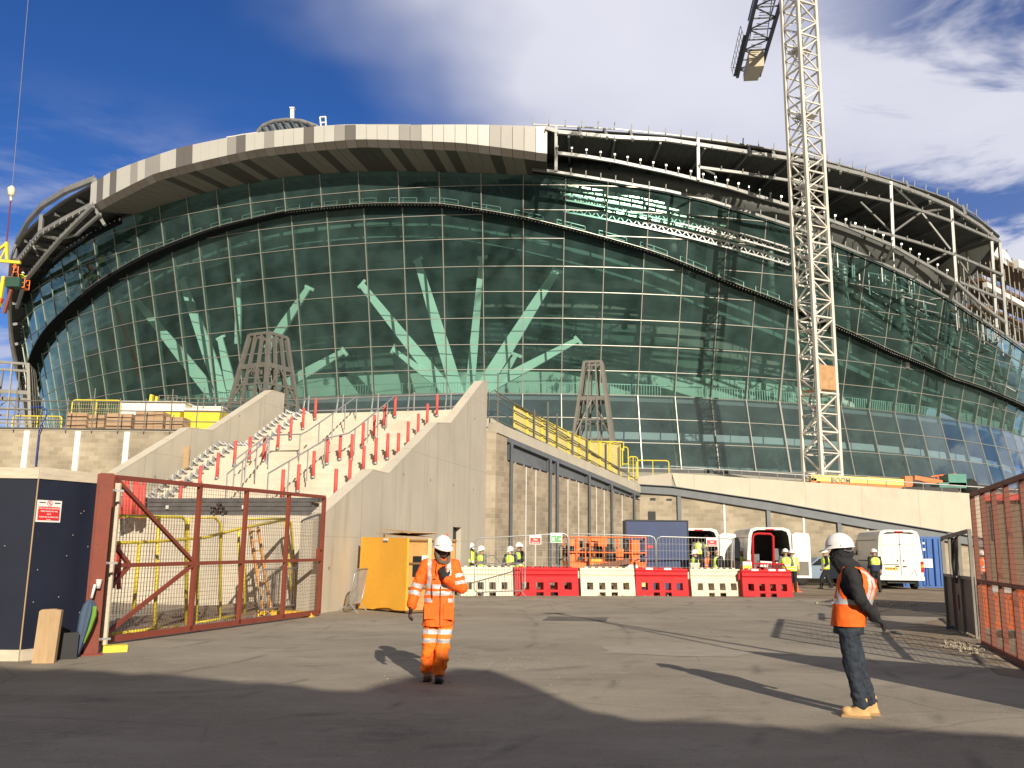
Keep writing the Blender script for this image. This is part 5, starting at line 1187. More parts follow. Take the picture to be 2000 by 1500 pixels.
# man-riding boom lift and slung beam at the far left
def boom_lift_high():
    Y = 96.; f = lambda x, y: atY(x, y, Y)
    t = thing('boom_lift', 'boom lift raised to the left roof edge with an orange basket', 'boom lift', (f(-60, 800).x, Y, 0))
    b = f(-60, 800); mb = MB(); mb.box((b.x, Y, 1), (4, 2.4, 1.4)); mb.build('chassis', M['black'], t, world=True)
    mb = MB(); mb.beam((b.x, Y, 1.6), f(-60, 740), .6); mb.beam(f(-60, 740), f(2, 582), .45, .5); mb.build('boom', M['orange'], t, world=True)
    mb = MB(); mb.beam(f(-2, 600), f(8, 540), .35); mb.build('fly_boom', M['yellow'], t, world=True)
    mb = MB(); mb.beam(f(8, 612), f(24, 560), .3); mb.beam(f(8, 545), f(22, 545), .3); mb.build('jib_arm', mat('brown_red_arm', (.2, .06, .04), .6), t, world=True)
    for nm, (x0, y0, x1, y1) in (('basket', (17, 521, 36, 541)), ('basket', (33, 543, 49, 561))):
        mb = MB(); A = f(x0, y1); B = f(x1, y0)
        for y in (0, 1.0):
            for z in (A.z, (A.z+B.z)/2, B.z): mb.tube([(A.x, Y+y, z), (B.x, Y+y, z)], .05)
            for x in (A.x, (A.x+B.x)/2, B.x): mb.tube([(x, Y+y, A.z), (x, Y+y, B.z)], .05)
        mb.box(((A.x+B.x)/2, Y+.5, A.z), (B.x-A.x, 1.1, .12)); mb.build(nm, M['orange'], t, world=True)
    mb = MB(); mb.box(f(30, 553), (1.6, 1.2, 1.1)); mb.build('basket_gear', mat('dark_green_gear', (.02, .07, .05), .7), t, world=True)
boom_lift_high()
Y = 94.; f = lambda x, y: atY(x, y, Y)
t = thing('lifting_beam', 'yellow triangular lifting frame hanging on a sling at the left edge', 'lifting frame', f(5, 510))
mb = MB(); mb.beam(f(-20, 508), f(40, 513), .3); mb.beam(f(13, 473), f(14, 509), .3); mb.beam(f(-12, 495), f(13, 476), .25); mb.beam(f(0, 508), f(13, 482), .15); mb.build('frame', M['yellow'], t, world=True)
t = thing('crane_hook', 'cream crane hook block on a thin cable high at the left edge', 'crane hook', f(23, 375))
mb = MB(); mb.tube([f(24, 363), f(22, 368), f(22, 380), f(22, 384)], [.12, .4, .36, .12], 8); mb.tube([f(21, 384), f(21, 390), f(23, 392)], .12); mb.build('hook_block', mat('cream_hook_paint', (.75, .66, .48), .5), t, world=True)
mb = MB(); mb.tube([f(24, 363), f(60, -60)], .03); mb.build('cable', M['darksteel'], t, world=True)
mb = MB(); mb.tube([f(21, 390), f(13, 473)], .07); mb.build('sling', mat('dark_red_sling', (.16, .02, .05), .8), t, world=True)
# ---------------------------------------------------------------- navy hoarding on the left
HC = onG(38, 1291); H2_ = onG(168, 1276)
WH1 = Wall((HC.x-5, HC.y-.25), (HC.x, HC.y)); WH2 = Wall((HC.x, HC.y), (H2_.x, H2_.y))
for W_, lab, x0, ycap in ((WH1, 'navy hoarding panel running off the left edge with a white timber cap', -5, 0), (WH2, 'angled navy hoarding panel carrying the red safety sign', 0, 0)):
    t = W_.thing('hoarding_panel', lab, 'hoarding'); L = W_.len; h = WH2.px(66, 934)[1]; hb = WH2.px(200, 946)[1]
    hh = (h, h) if W_ is WH1 else (h, h)
    MB().prism([(0, .12), (L, .12), (L, h), (0, h)], .03).build('panel', M['navy'], t)
    mb = MB(); mb.prism([(0, h), (L, h), (L, h+.15), (0, h+.17)], (-.02, .12)); mb.build('cap_board', M['woodcap'], t)
    mb = MB(); mb.prism([(0, 0), (L, 0), (L, .15), (0, .15)], (-.04, -.002)); mb.build('base_board', M['woodcap'], t)
    mb = MB(); mb.beam((L-.004, -.006, .14), (L-.004, -.006, h), .014, .014, up=(1, 0, 0)); mb.build('joint_strip', M['wood'], t)
    mb = MB(); random.seed(5)
    for i in range(9): mb.lathe([(.012, 0), (.006, .006)], (random.uniform(.1, L-.1), -.006, random.uniform(.4, 2.2)), 8, Matrix.Rotation(pi/2, 3, 'X'))
    mb.build('screw_head', M['galv'], t)
def sign_board(name, label, cat, W_, s0, s1, z0, z1, off, red, lines, head=True, col='signred', skew=0):
    t = thing(name, label, cat, W_.w(s0, off, z0), W_.rz); w = s1-s0; h = z1-z0
    mb = MB(); mb.box((w/2, 0, h/2), (w, .006, h)); mb.build('board', M['signwhite'], t)
    f = .72; mb = MB(); mb.box((w/2, -.0045, h*f/2+.01), (w*.88, .003, h*f-.03)); mb.build('colour_field', M[col], t)
    R = Matrix.Rotation(pi/2, 4, 'X')
    n = len(lines)
    for i, (tx, sz) in enumerate(lines):
        text_mesh('sign_text', tx, sz*h, M['signwhite'], t, Matrix.Translation((w/2, -.0075, h*f*(1-(i+.75)/(n+.5)))) @ R)
    return t, w, h, R
a = WH2.px(72, 976); b = WH2.px(118, 1021); a1 = WH2.px(68, 1019)
s0 = WH2.px(70, 1000)[0]; s1 = WH2.px(118, 1000)[0]
t, w, h, R = sign_board('safety_sign', 'red and white pedestrian warning sign screwed to the navy hoarding', 'sign', WH2, s0, s1, a1[1], a[1], -.01, True,
    [('STRICTLY NO ENTRANCE FOR', .085), ('PEDESTRIANS ON THIS', .085), ('GATE', .085), ('PLEASE USE ALTERNATIVE', .085), ('GATE', .085)])
mb = MB(); mb.tube([(w/2+.038*cos(u*pi/8), -.006, h*.865+.038*sin(u*pi/8)) for u in range(16)], .004, 4, closed=True); mb.beam((w/2-.026, -.007, h*.865+.026), (w/2+.026, -.007, h*.865-.026), .006); mb.build('prohibition_ring', M['signred'], t)
mb = MB(); mb.beam((w/2, -.006, h*.83), (w/2, -.006, h*.88), .012, .006); mb.box((w/2, -.006, h*.895), (.012, .004, .012)); mb.beam((w/2, -.006, h*.85), (w/2+.02, -.006, h*.83), .008, .004)
mb.box((w*.2, -.005, h*.89), (w*.26, .003, h*.035)); mb.box((w*.82, -.005, h*.89), (w*.24, .003, h*.045)); mb.build('printed_mark', M['black'], t)
# red oxide gate post
pb = onG(174, 1279); ph = atY(208, 925, pb.y).z
t = thing('gate_post', 'heavy red oxide steel I-section gate post beside the navy hoarding', 'gate post', pb, radians(35))
mb = MB(); mb.box((0, 0, ph/2), (.014, .17, ph)); mb.box((0, -.09, ph/2), (.2, .014, ph)); mb.box((0, .09, ph/2), (.2, .014, ph)); mb.build('column', M['redox'], t)
mb = MB(); mb.box((0, 0, .012), (.32, .32, .024)); mb.build('base_plate', M['redox'], t)
mb = MB()
for z in (.22, 1.33, 2.42): mb.beam((.08, -.02, z), (.27, -.03, z), .03); mb.lathe([(.03, -.02), (.03, .02)], (.11, -.05, z), 8)
mb.build('hinge', M['galv'], t)
t = thing('white_post', 'thin pale upright post just behind the red gate post', 'post', onG(202, 1272)); mb = MB(); mb.box((0, 0, 1.28), (.08, .05, 2.56)); mb.build('post', M['woodcap'], t)
# paper cup, umbrella, timber offcut and black board at the foot
cp = atY(193, 1137, pb.y-.12)
t = thing('paper_cup', 'white paper coffee cup with a lid resting on the gate post hinge', 'cup', cp-Vector((0, 0, .09)))
MB().lathe([(.03, 0), (.042, .11), (.042, .112)], n=14).build('cup', M['signwhite'], t); MB().lathe([(.045, .112), (.045, .122), (.038, .13), (.02, .131)], n=14).build('lid', M['white'], t)
ub = onG(148, 1285); ut = atY(186, 1140, pb.y-.22)
t = thing('umbrella', 'folded blue and green umbrella leaning against the red gate post', 'umbrella', ub)
d = (ut-ub); mb = MB(); mb.tube([(0, 0, .02), d*.98], .009, 6); mb.build('shaft', M['black'], t)
def umb(k, m_):
    mb = MB(); N_ = 20; rows = []
    prof_ = [(0, .012), (.06, .03), (.2, .055), (.4, .085), (.58, .10), (.70, .085), (.78, .03)]
    dn = d.normalized(); x = dn.cross(Vector((0, 1, 0))).normalized(); y = dn.cross(x)
    for f_, r_ in prof_: rows.append([d*f_+(x*cos(u)+y*sin(u)*.75)*r_*(1+.28*cos(5*u+f_*3)) for u in [2*pi*j/N_ for j in range(N_+1)]])
    lo, hi = ((0, 21) if k == 0 else (8, 13)); 
    if k: rows = [[p+(p-d*prof_[i][0])*.06 for p in r[lo:hi]] for i, r in enumerate(rows)][2:6]
    mb.grid(rows, smooth=True); return mb.build('canopy' if k == 0 else 'green_panel', m_, t)
umb(0, mat('slate_blue_umbrella_cloth', (.045, .075, .13), .7, var=.15)); umb(1, mat('green_umbrella_cloth', (.16, .34, .05), .7))
mb = MB(); mb.tube([d*.80, d*.99], .02, 8); mb.build('handle', M['white'], t)
ob = onG(84, 1296); t = thing('timber_offcut', 'thick raw timber post offcut standing against the navy hoarding', 'timber', ob+Vector((0, .02, 0)), radians(12))
h = .70; MB().prism([(-.155, 0), (.125, 0), (.155, h), (.05, h+.02), (-.1, h+.012), (-.125, h-.01)], .12).build('timber', M['wood'], t)
ob = onG(127, 1288); t = thing('black_board', 'small square black board leaning at the foot of the hoarding', 'board', ob, radians(28))
MB().prism([(-.12, 0), (.145, 0), (.15, .37), (-.115, .36)], .02).build('board', M['black'], t)

# ---------------------------------------------------------------- red mesh gates
def mesh_gate(label, A, B, z0, h0, h1, stiles, W_=None, diag=True, midf=.5):
    d = Vector(B)-Vector(A); L = d.length; t = thing('mesh_gate', label, 'gate', A, atan2(d.y, d.x)); zt = lambda s: h0+(h1-h0)*s/L; zb = lambda s: z0[0]+(z0[1]-z0[0])*s/L
    mb = MB(); w = .075
    mb.beam((0, 0, zb(0)), (0, 0, zt(0)), w, w, up=(1, 0, 0)); mb.beam((L, 0, zb(L)), (L, 0, zt(L)), w, w, up=(1, 0, 0)); mb.beam((0, 0, zt(0)), (L, 0, zt(L)), w); mb.beam((0, 0, zb(0)+.03), (L, 0, zb(L)+.03), w, .1)
    mid = lambda s: zb(s)+(zt(s)-zb(s))*midf
    mb.beam((0, 0, mid(0)), (L, 0, mid(L)), w*.9); mb.build('frame', M['redox'], t)
    for s in stiles: m2 = MB(); m2.beam((s, 0, zb(s)), (s, 0, zt(s)), w, w, up=(1, 0, 0)); m2.build('stile', M['redox'], t)
    if diag:
        s = stiles[0]
        for p, q in (((.05, 0, zt(0)-.03), (s, 0, mid(s))), ((s, 0, mid(s)), (.1, 0, zb(0)+.1)), ((.02, 0, mid(0)+.42), (.55, 0, mid(.5))), ((.55, 0, mid(.5)), (.02, 0, mid(0)-.45))):
            m2 = MB(); m2.beam(p, q, w*.8); m2.build('diagonal', M['redox'], t)
        m2 = MB(); m2.box((L-.16, 0, mid(L)+.13), (.05, .09, .26)); m2.box((L-.1, 0, mid(L)+.24), (.16, .09, .04)); m2.build('latch', M['redox'], t)
    mb = MB(); n = int(L/.075)
    for i in range(1, n): s = L*i/n; mb.beam((s, .03, zb(s)), (s, .03, zt(s)), .0045, up=(1, 0, 0))
    H = zt(0)-zb(0); k = int(H/.075)
    for i in range(1, k): f_ = i/k; mb.beam((0, .035, zb(0)+(zt(0)-zb(0))*f_), (L, .035, zb(L)+(zt(L)-zb(L))*f_), .0045)
    mb.build('mesh', mat('rusty_mesh_wire', (.16, .09, .06), .6, .2, var=.2), t, kind=None); return t, L
GA = onG(193, 1262); GB = onG(622, 1203)
WG = Wall(GA[:2], GB[:2]); st = [WG.px(380, 1100)[0], WG.px(473, 1100)[0], WG.px(557, 1100)[0]]
tg, GL = mesh_gate('large red oxide steel gate with wire mesh standing open on the left', GA, GB, (.06, .06), WG.px(224, 932)[1], WG.px(634, 971)[1], st, midf=.455)
RB = onG(1922, 1262); RA = onG(2004, 1304); dR = (RA-RB).normalized(); RA2 = RB+dR*5.0
WR = Wall(RA2[:2], RB[:2]); zr0 = WR.px(1999, 930)[1]; zr1 = WR.px(1899, 966)[1]
mesh_gate('tall red steel mesh gate crossing the right edge', RA2, RB, (.02, .02), zr1+.02, zr1, [WR.len-WR.px(0, 0)[0]*0-.95, WR.len-1.9, WR.len-2.85, WR.len-3.9], diag=False, midf=.42)
# ---------------------------------------------------------------- behind the left gate
YA = onG(213, 1247); YB = onG(480, 1204); WY = Wall(YA[:2], YB[:2])
def ybar(label, pts_list, mesh=None):
    t = WY.thing('yellow_barrier', label, 'barrier', 'yellow tube barriers behind the red gate'); mb = MB()
    for pts in pts_list: mb.tube([(p[0], 0, p[1]) for p in WY.poly(pts)], .032, 8)
    mb.build('tube', M['yellow'], t)
    if mesh:
        x0, x1, y0, y1 = mesh; P = WY.poly([(x0, y1), (x1, y1), (x1, y0), (x0, y0)]); mb = MB()
        n = int((P[1][0]-P[0][0])/.1)
        for i in range(n): f_ = i/n; a = P[0][0]+(P[1][0]-P[0][0])*f_; mb.beam((a, .02, P[0][1]+(P[1][1]-P[0][1])*f_), (a, .02, P[3][1]+(P[2][1]-P[3][1])*f_), .006, up=(1, 0, 0))
        mb.build('mesh', M['greysteel'], t)
ybar('tall yellow tube barrier, nearest the red gate post', [[(212, 1007), (356, 1010), (364, 1018), (363, 1238)], [(310, 1010), (302, 1228)], [(213, 1240), (302, 1228), (363, 1222)]], (215, 360, 1012, 1200))
ybar('tall yellow tube barrier in the middle of the gate opening', [[(363, 1222), (368, 1012), (420, 1011), (431, 1022), (430, 1218)], [(363, 1221), (478, 1200)]], (370, 430, 1014, 1205))
ybar('lower yellow barrier with a rail rising to the right', [[(205, 1061), (300, 1058), (400, 1050), (470, 1032), (558, 1015)], [(272, 1060), (260, 1199)], [(388, 1052), (384, 1215)]])
ybar('tall yellow tube barrier farthest from the gate post', [[(478, 1200), (476, 1014), (558, 1013)], [(466, 1036), (470, 1198)]], (478, 556, 1016, 1190))
ybar('yellow tube barrier leaning to the right by the orange ladder', [[(558, 1015), (568, 1020), (581, 1188)], [(557, 1018), (572, 1188)]])
t = thing('ladder', 'weathered orange timber ladder leaning behind the mesh gate', 'ladder', onG(505, 1205)); Yl = onG(505, 1205).y; mb = MB()
for a, b in (((488, 1030), (512, 1190)), ((504, 1030), (528, 1188))): mb.beam(atY(*a, Yl+.9), atY(*b, Yl+.1), .06)
mb.build('stile', M['ply'], t, world=True); mb = MB()
for k in range(8): f_ = k/8+.05; mb.beam(atY(488, 1030, Yl+.9).lerp(atY(512, 1190, Yl+.1), f_), atY(504, 1030, Yl+.9).lerp(atY(528, 1188, Yl+.1), f_), .035)
mb.build('rung', M['ply'], t, world=True)
# crowd barriers
def crowd_barrier(label, A, B, lean=0, h=1.08, group='galvanised crowd barriers', n=19):
    A = Vector(A); B = Vector(B); d = B-A; L = d.length; t = thing('crowd_barrier', label, 'crowd barrier', A, atan2(d.y, d.x), group)
    Tm = Matrix.Rotation(lean, 4, 'X') if lean else Matrix.Identity(4)
    r = .019; c = .14
    P = [(0, 0, .2+c), (0, 0, h-c), (c*.3, 0, h-c*.3), (c, 0, h), (L-c, 0, h), (L-c*.3, 0, h-c*.3), (L, 0, h-c), (L, 0, .2+c), (L-c*.3, 0, .2+c*.3), (L-c, 0, .2), (c, 0, .2), (c*.3, 0, .2+c*.3)]
    mb = MB(); mb.T = Tm; mb.tube(P, r, 8, closed=True); mb.build('frame', M['galv'], t)
    mb = MB(); mb.T = Tm
    for i in range(1, n): x = L*i/n; mb.tube([(x, 0, .2), (x, 0, h)], .007, 5)
    mb.build('bars', M['galv'], t)
    for x in (.25, L-.25):
        mb = MB(); mb.T = Tm; mb.tube([(x, -.28, .0), (x, -.03, .2), (x, .03, .2), (x, .28, .0)], .016, 6); mb.build('foot', M['galv'], t)
    return t
p = onG(496, 1212); q = onG(592, 1196); crowd_barrier('grey crowd barrier standing behind the far end of the mesh gate', p+Vector((0, .3, 0)), q+Vector((0, .4, 0)))
p = onG(676, 1199); crowd_barrier('galvanised crowd barrier seen edge-on leaning by the concrete stair wall', p, p+Vector((.08, 1.5, 0)), radians(10))
p = onG(930, 1168); q = onG(1022, 1164); crowd_barrier('galvanised crowd barrier standing in front of the first red water barrier', p+Vector((-.05, -.5, 0)), q+Vector((.05, -.3, 0)), h=1.12)
# red sleeves stacked beside the steps
for k, (xs, y0, y1, lab, Y_) in enumerate((((232, 241, 248, 255, 262, 268, 274, 281), 940, 1008, 'bundle of red plastic sleeves standing on the wall at the foot of the steps', 24.6), ((206, 214, 222, 230), 1062, 1150, 'cluster of red plastic sleeves on the ground behind the gate post', 17.))):
    t = thing('red_sleeves', lab, 'plastic sleeves', atY(xs[0], y1, Y_)); mb = MB(); random.seed(k+2)
    for x in xs: mb.tube([atY(x+random.uniform(-3, 3), y1+random.uniform(-4, 6), Y_), atY(x+random.uniform(-2, 4), y0+random.uniform(-10, 22), Y_)], .055 if k == 0 else .04, 8)
    mb.build('sleeves', M['redpost'], t, world=True)
t = thing('yellow_foot_block', 'yellow painted block at the foot of the gate post', 'block', onG(205, 1274)); mb = MB(); mb.box((.10, .1, .05), (.34, .22, .10), rz=.5); mb.build('block', M['yellow'], t)
t = thing('yellow_ramp', 'bright yellow plastic ramp lying at the far end of the gate', 'ramp', onG(560, 1205)); MB().prism([(-.75, 0), (.6, 0), (.55, .12), (-.72, .13)], .4).build('ramp', mat('amber_plastic', (.80, .45, .03), .5), t)
blob('spoil_heap', [tuple(onG(x, y)[:2]) for x, y in ((205, 1250), (400, 1215), (600, 1193), (560, 1178), (400, 1186), (230, 1215))], .005, DM, h=.28, jit=.15)
# ---------------------------------------------------------------- yellow ended crate
ca = onG(699, 1190); cb_ = onG(791, 1199); d = cb_-ca
t = thing('storage_crate', 'big plywood crate with a battered yellow steel end wall', 'crate', ca, atan2(d.y, d.x)); w = d.length; h = atY(700, 1049, ca.y).z
random.seed(9)
pts = [(0, .02)]+[(w*k/9, .02+.1*abs(noise.noise(Vector((k*.9, 3, 0))))+(.04 if k > 3 else 0)) for k in range(1, 9)]+[(w, .08), (w+.01, h*.5), (w, h-.02), (w*.55, h-.005), (.02, h), (-.015, h*.5)]
mb = MB(); mb.prism(pts, .06); mb.build('end_wall', M['sleeve'], t)
cl = 1.55; mb = MB(); mb.box((w/2, .06+cl/2, h*.5), (w-.04, cl, h*.96)); mb.build('box', M['ply'], t)
mb = MB()
for z in (.05, .62, 1.22, h-.08): mb.box((w+.0, .06+cl/2, z), (.05, cl, .05))
mb.build('rail', mat('dark_timber_rail', (.2, .11, .04), .8), t)
for y in (.7, 1.25):
    mb = MB(); mb.box((w+.02, y, h*.5), (.03, .12, h*.98)); mb.build('strap', M['rope'], t)
mb = MB(); mb.box((w*.55, -.005, h-.06), (.20, .01, .05)); mb.build('label_plate', M['signwhite'], t)
mb = MB(); mb.box((w*.55, -.007, h-.105), (.19, .012, .04)); mb.build('label_shadow_plate', M['greysteel'], t)
mb = MB(); mb.box((w+.012, .32, 1.15), (.01, .26, .5)); mb.build('notice', M['black'], t)
mb = MB(); mb.box((w+.012, .56, 1.17), (.01, .18, .5)); mb.build('notice', M['signwhite'], t, label='white half of the notice')
R = Matrix.Rotation(radians(90), 4, 'Z') @ Matrix.Rotation(pi/2, 4, 'X')
for x, y in ((.35, .5), (w-.1, 1.3), (w-.1, 1.4)):
    mb = MB(); mb.tube([(x, y, h-.02), (x, y, h+.11)], .02, 8); mb.build('lug', M['redpost'], t)
t2 = thing('board_sheets', 'loose warped board sheets lying on top of the plywood crate', 'boards', ca+Vector((0, 0, h)), t.rotation_euler.z)
for k, (x, y, rz_, tl) in enumerate(((.70, .9, .1, .07), (.8, 1.1, -.15, -.05), (.6, 1.0, .3, .10))):
    mb = MB(); M3 = Matrix.Rotation(rz_, 3, 'Z') @ Matrix.Rotation(tl, 3, 'Y'); mb.box((x, y, .06+.05*k), (1.0, 1.1, .018), M=M3); mb.build('sheet', M['wood'], t2)

# ---------------------------------------------------------------- water-filled barriers
def water_barrier(label, x0, x1, yb0, yb1, m_, top=1.0):
    A = onG(x0, yb0); B = onG(x1, yb1); d = B-A; L = d.length-.03; t = thing('water_barrier', label, 'barrier', A, atan2(d.y, d.x), 'red and cream water-filled road barriers')
    D = .38; H = .98
    # side profile by heights: half-depths
    def body():
        mb = MB(); hw = .085*L/2*1.0; cx = [L*(.17+.222*k) for k in range(4)]; w = .185*L/2/1.0*.5
        xs = [0]; 
        for c in cx: xs += [c-L*.058, c+L*.058]
        xs.append(L); z0, z1 = .21, .46
        def yd(z): return lerpt([(0, .26), (.18, .24), (.5, .19), (.66, .165), (.70, .135), (.74, .165), (.84, .15), (.87, .125), (.9, .14), (.98, .12)], z)
        zs = [.0, .13, z0, z1, .56, .66, .70, .74, .84, .87, .90, .96]
        notch = [(1, 2), (5, 6)]
        for side in (-1, 1):
            for j in range(len(zs)-1):
                for i in range(len(xs)-1):
                    hole = (zs[j] == z0) and i % 2 == 1
                    if hole: continue
                    if j == 0 and i in (3, 5): continue
                    a, b = xs[i], xs[i+1]; c_, e = zs[j], zs[j+1]
                    q = [(a, side*yd(c_), c_), (b, side*yd(c_), c_), (b, side*yd(e), e), (a, side*yd(e), e)]; mb.add(q if side < 0 else q[::-1], [(0, 1, 2, 3)])
        for i in (1, 3, 5, 7):     # hole linings
            a, b = xs[i], xs[i+1]; y0, y1 = yd(z0), yd(z1)
            mb.add([(a, -y0, z0), (b, -y0, z0), (b, y0, z0), (a, y0, z0), (a, -y1, z1), (b, -y1, z1), (b, y1, z1), (a, y1, z1)], [(0, 1, 2, 3), (4, 7, 6, 5), (0, 3, 7, 4), (1, 5, 6, 2)])
        mb.add([(0, s_*yd(z), z) for z in zs for s_ in (-1, 1)], [(2*j, 2*j+2, 2*j+3, 2*j+1) for j in range(len(zs)-1)]); mb.add([(L, s_*yd(z), z) for z in zs for s_ in (-1, 1)], [(2*j, 2*j+1, 2*j+3, 2*j+2) for j in range(len(zs)-1)])
        mb.box((L/2, 0, .955), (L, .24, .02)); mb.box((L*.5, 0, .115), (L*.98, .4, .02))
        for k in range(7): mb.box((L*(.12+.126*k), 0, .985), (L*.06, .16, .045))
        mb.beam((-.03, 0, .6), (-.03, 0, .85), .09, .12, up=(1, 0, 0))
        return mb
    body().build('body', m_, t)
    mb = MB()
    for a in (.06, .36, .74): mb.box((L*(a+.1), -.0, .05), (L*.03, .44, .1))
    mb.build('foot', m_, t)
    return t, L
wb = [(895, 1001, 1163, 1163, 'creambar', 'cream water barrier leftmost in the row behind the crowd barrier'), (1002, 1128, 1163, 1163, 'redbar', 'red water barrier partly behind the galvanised crowd barrier'), (1131, 1238, 1163, 1163, 'creambar', 'cream water barrier in front of the orange scissor lifts'),
      (1240, 1344, 1163, 1164, 'redbar', 'red water barrier in front of the navy steel hoarding'), (1346, 1446, 1164, 1164, 'creambar', 'cream water barrier in front of the men at the first van'), (1448, 1546, 1165, 1166, 'redbar', 'red water barrier rightmost in the row beside the cone')]
for x0, x1, y0, y1, m_, lab in wb:
    t, L = water_barrier(lab, x0, x1, y0, y1, M[m_])
    if m_ == 'redbar' and x0 > 1200:
        for f_ in (.27, .62, .82)[:2 if x0 < 1300 else 3]: mb = MB(); mb.box((L*f_, -.125, .955), (.26, .02, .07)); mb.build('sticker', M['signwhite'], t)
# cone
t = thing('traffic_cone', 'tall orange traffic cone standing just right of the water barriers', 'cone', onG(1553, 1156))
MB().lathe([(.17, .03), (.155, .05), (.035, .93), (.028, .95)], n=18).build('cone', M['cone'], t); mb = MB(); mb.box((0, 0, .018), (.42, .42, .035)); mb.build('base', M['cone'], t)
# ---------------------------------------------------------------- mesh fence panels behind the barriers
def heras(label, x0, x1, y0t, y1t, Y0, Y1, sign=None, grp='welded mesh fence panels behind the barriers'):
    A = Vector((atY(x0, 1100, Y0).x, Y0, 0)); B = Vector((atY(x1, 1100, Y1).x, Y1, 0)); W_ = Wall(A[:2], B[:2]); L = W_.len; h0 = W_.px(x0, y0t)[1]; h1 = W_.px(x1, y1t)[1]
    t = W_.thing('mesh_fence', label, 'fence panel', grp); c = .18; mb = MB()
    mb.tube([(0, 0, .1), (0, 0, h0-c), (c*.3, 0, h0-c*.3), (c, 0, h0), (L-c, 0, h1), (L-c*.3, 0, h1-c*.3), (L, 0, h1-c), (L, 0, .1)], .024, 8); mb.tube([(0, 0, .15), (L, 0, .15)], .018)
    mb.build('frame', M['galv'], t); mb = MB(); n = int(L/.12)
    for i in range(1, n): s = L*i/n; mb.beam((s, 0, .15), (s, 0, h0+(h1-h0)*i/n), .005, up=(1, 0, 0))
    for z in (.4, .7, 1.0, 1.3, 1.6, 1.85): mb.beam((0, 0, z), (L, 0, z), .005)
    mb.build('mesh', M['galv'], t)
    mb = MB(); mb.box((.0, 0, .06), (.25, .65, .12)); mb.box((L, 0, .06), (.25, .65, .12)); mb.build('foot_block', M['rubber'], t)
    return W_, t
Wa, _ = heras('mesh fence panel carrying the red and the green signs', 927, 1110, 1051, 1042, 33.6, 33.8)
Wb_, _ = heras('mesh fence panel in front of the orange scissor lifts', 1112, 1281, 1042, 1047, 33.8, 33.9)
Wc, _ = heras('mesh fence panel in front of the navy hoarding and the first van', 1283, 1434, 1048, 1052, 33.9, 34.2)
def fsign(name, label, W_, x0, x1, y0, y1, col, lines):
    a = W_.px(x0, y1); b = W_.px(x1, y0); return sign_board(name, label, 'sign', W_, a[0], b[0], a[1], b[1], -.04, True, lines, col=col)
fsign('site_sign', 'red and white site sign hanging on the mesh fence beside the green sign', Wa, 1034, 1057, 1045, 1063, 'signred', [('Site', .30), ('Entrance', .22)])
t, w, h, R = fsign('exit_sign', 'green and white emergency exit sign hanging on the mesh fence', Wa, 1075, 1098, 1041, 1060, 'signgreen', [])
mb = MB(); z = h*.36; x = w*.5
mb.box((x, -.008, z+.08), (.035, .003, .035)); mb.beam((x, -.008, z+.06), (x-.015, -.008, z-.0), .03, .003); mb.beam((x-.015, -.008, z), (x+.03, -.008, z-.07), .018, .003); mb.beam((x-.015, -.008, z), (x-.05, -.008, z-.06), .018, .003); mb.beam((x, -.008, z+.05), (x+.05, -.008, z+.02), .014, .003)
mb.build('running_figure', M['signwhite'], t); mb = MB(); mb.box((w*.25, -.008, z), (.09, .003, .13)); mb.build('door_mark', M['signwhite'], t)
mb = MB(); mb.add([(w*.68, -.008, z-.02), (w*.78, -.008, z-.02), (w*.78, -.008, z-.07), (w*.90, -.008, z), (w*.78, -.008, z+.07), (w*.78, -.008, z+.02), (w*.68, -.008, z+.02)], [tuple(range(7))]); mb.build('arrow', M['signwhite'], t)
fsign('site_sign', 'red and white site sign on the fence in front of the first van', Wc, 1379, 1400, 1050, 1067, 'signred', [('Site', .30), ('Entrance', .22)])
# navy steel sheet hoarding box
A = atY(1222, 1060, 36.0); t = thing('steel_hoarding', 'navy blue painted steel sheet screen standing behind the mesh fence', 'screen', (A.x, 36, 0)); w = atY(1345, 1060, 36).x-A.x; h = atY(1222, 1016, 36).z
MB().box((w/2, .5, h/2), (w, 1.0, h)).build('sheet', M['navy2'], t)
mb = MB(); mb.beam((0, -.01, h), (w, -.01, h), .05); mb.beam((.02, -.01, 0), (.02, -.01, h), .04, up=(1, 0, 0)); mb.beam((w-.02, -.01, 0), (w-.02, -.01, h), .04, up=(1, 0, 0)); mb.build('edge_trim', M['black'], t)
mb = MB()
for x in (.04, w-.04): mb.tube([(x, .3, h), (x-.05, .3, h+.14), (x+.05, .3, h+.2), (x+.08, .3, h+.06)], .012)
mb.build('lifting_loop', M['galv'], t)
mb = MB(); mb.box((w*.39, -.008, 1.75), (.20, .01, .11)); mb.build('sticker', M['signred'], t)
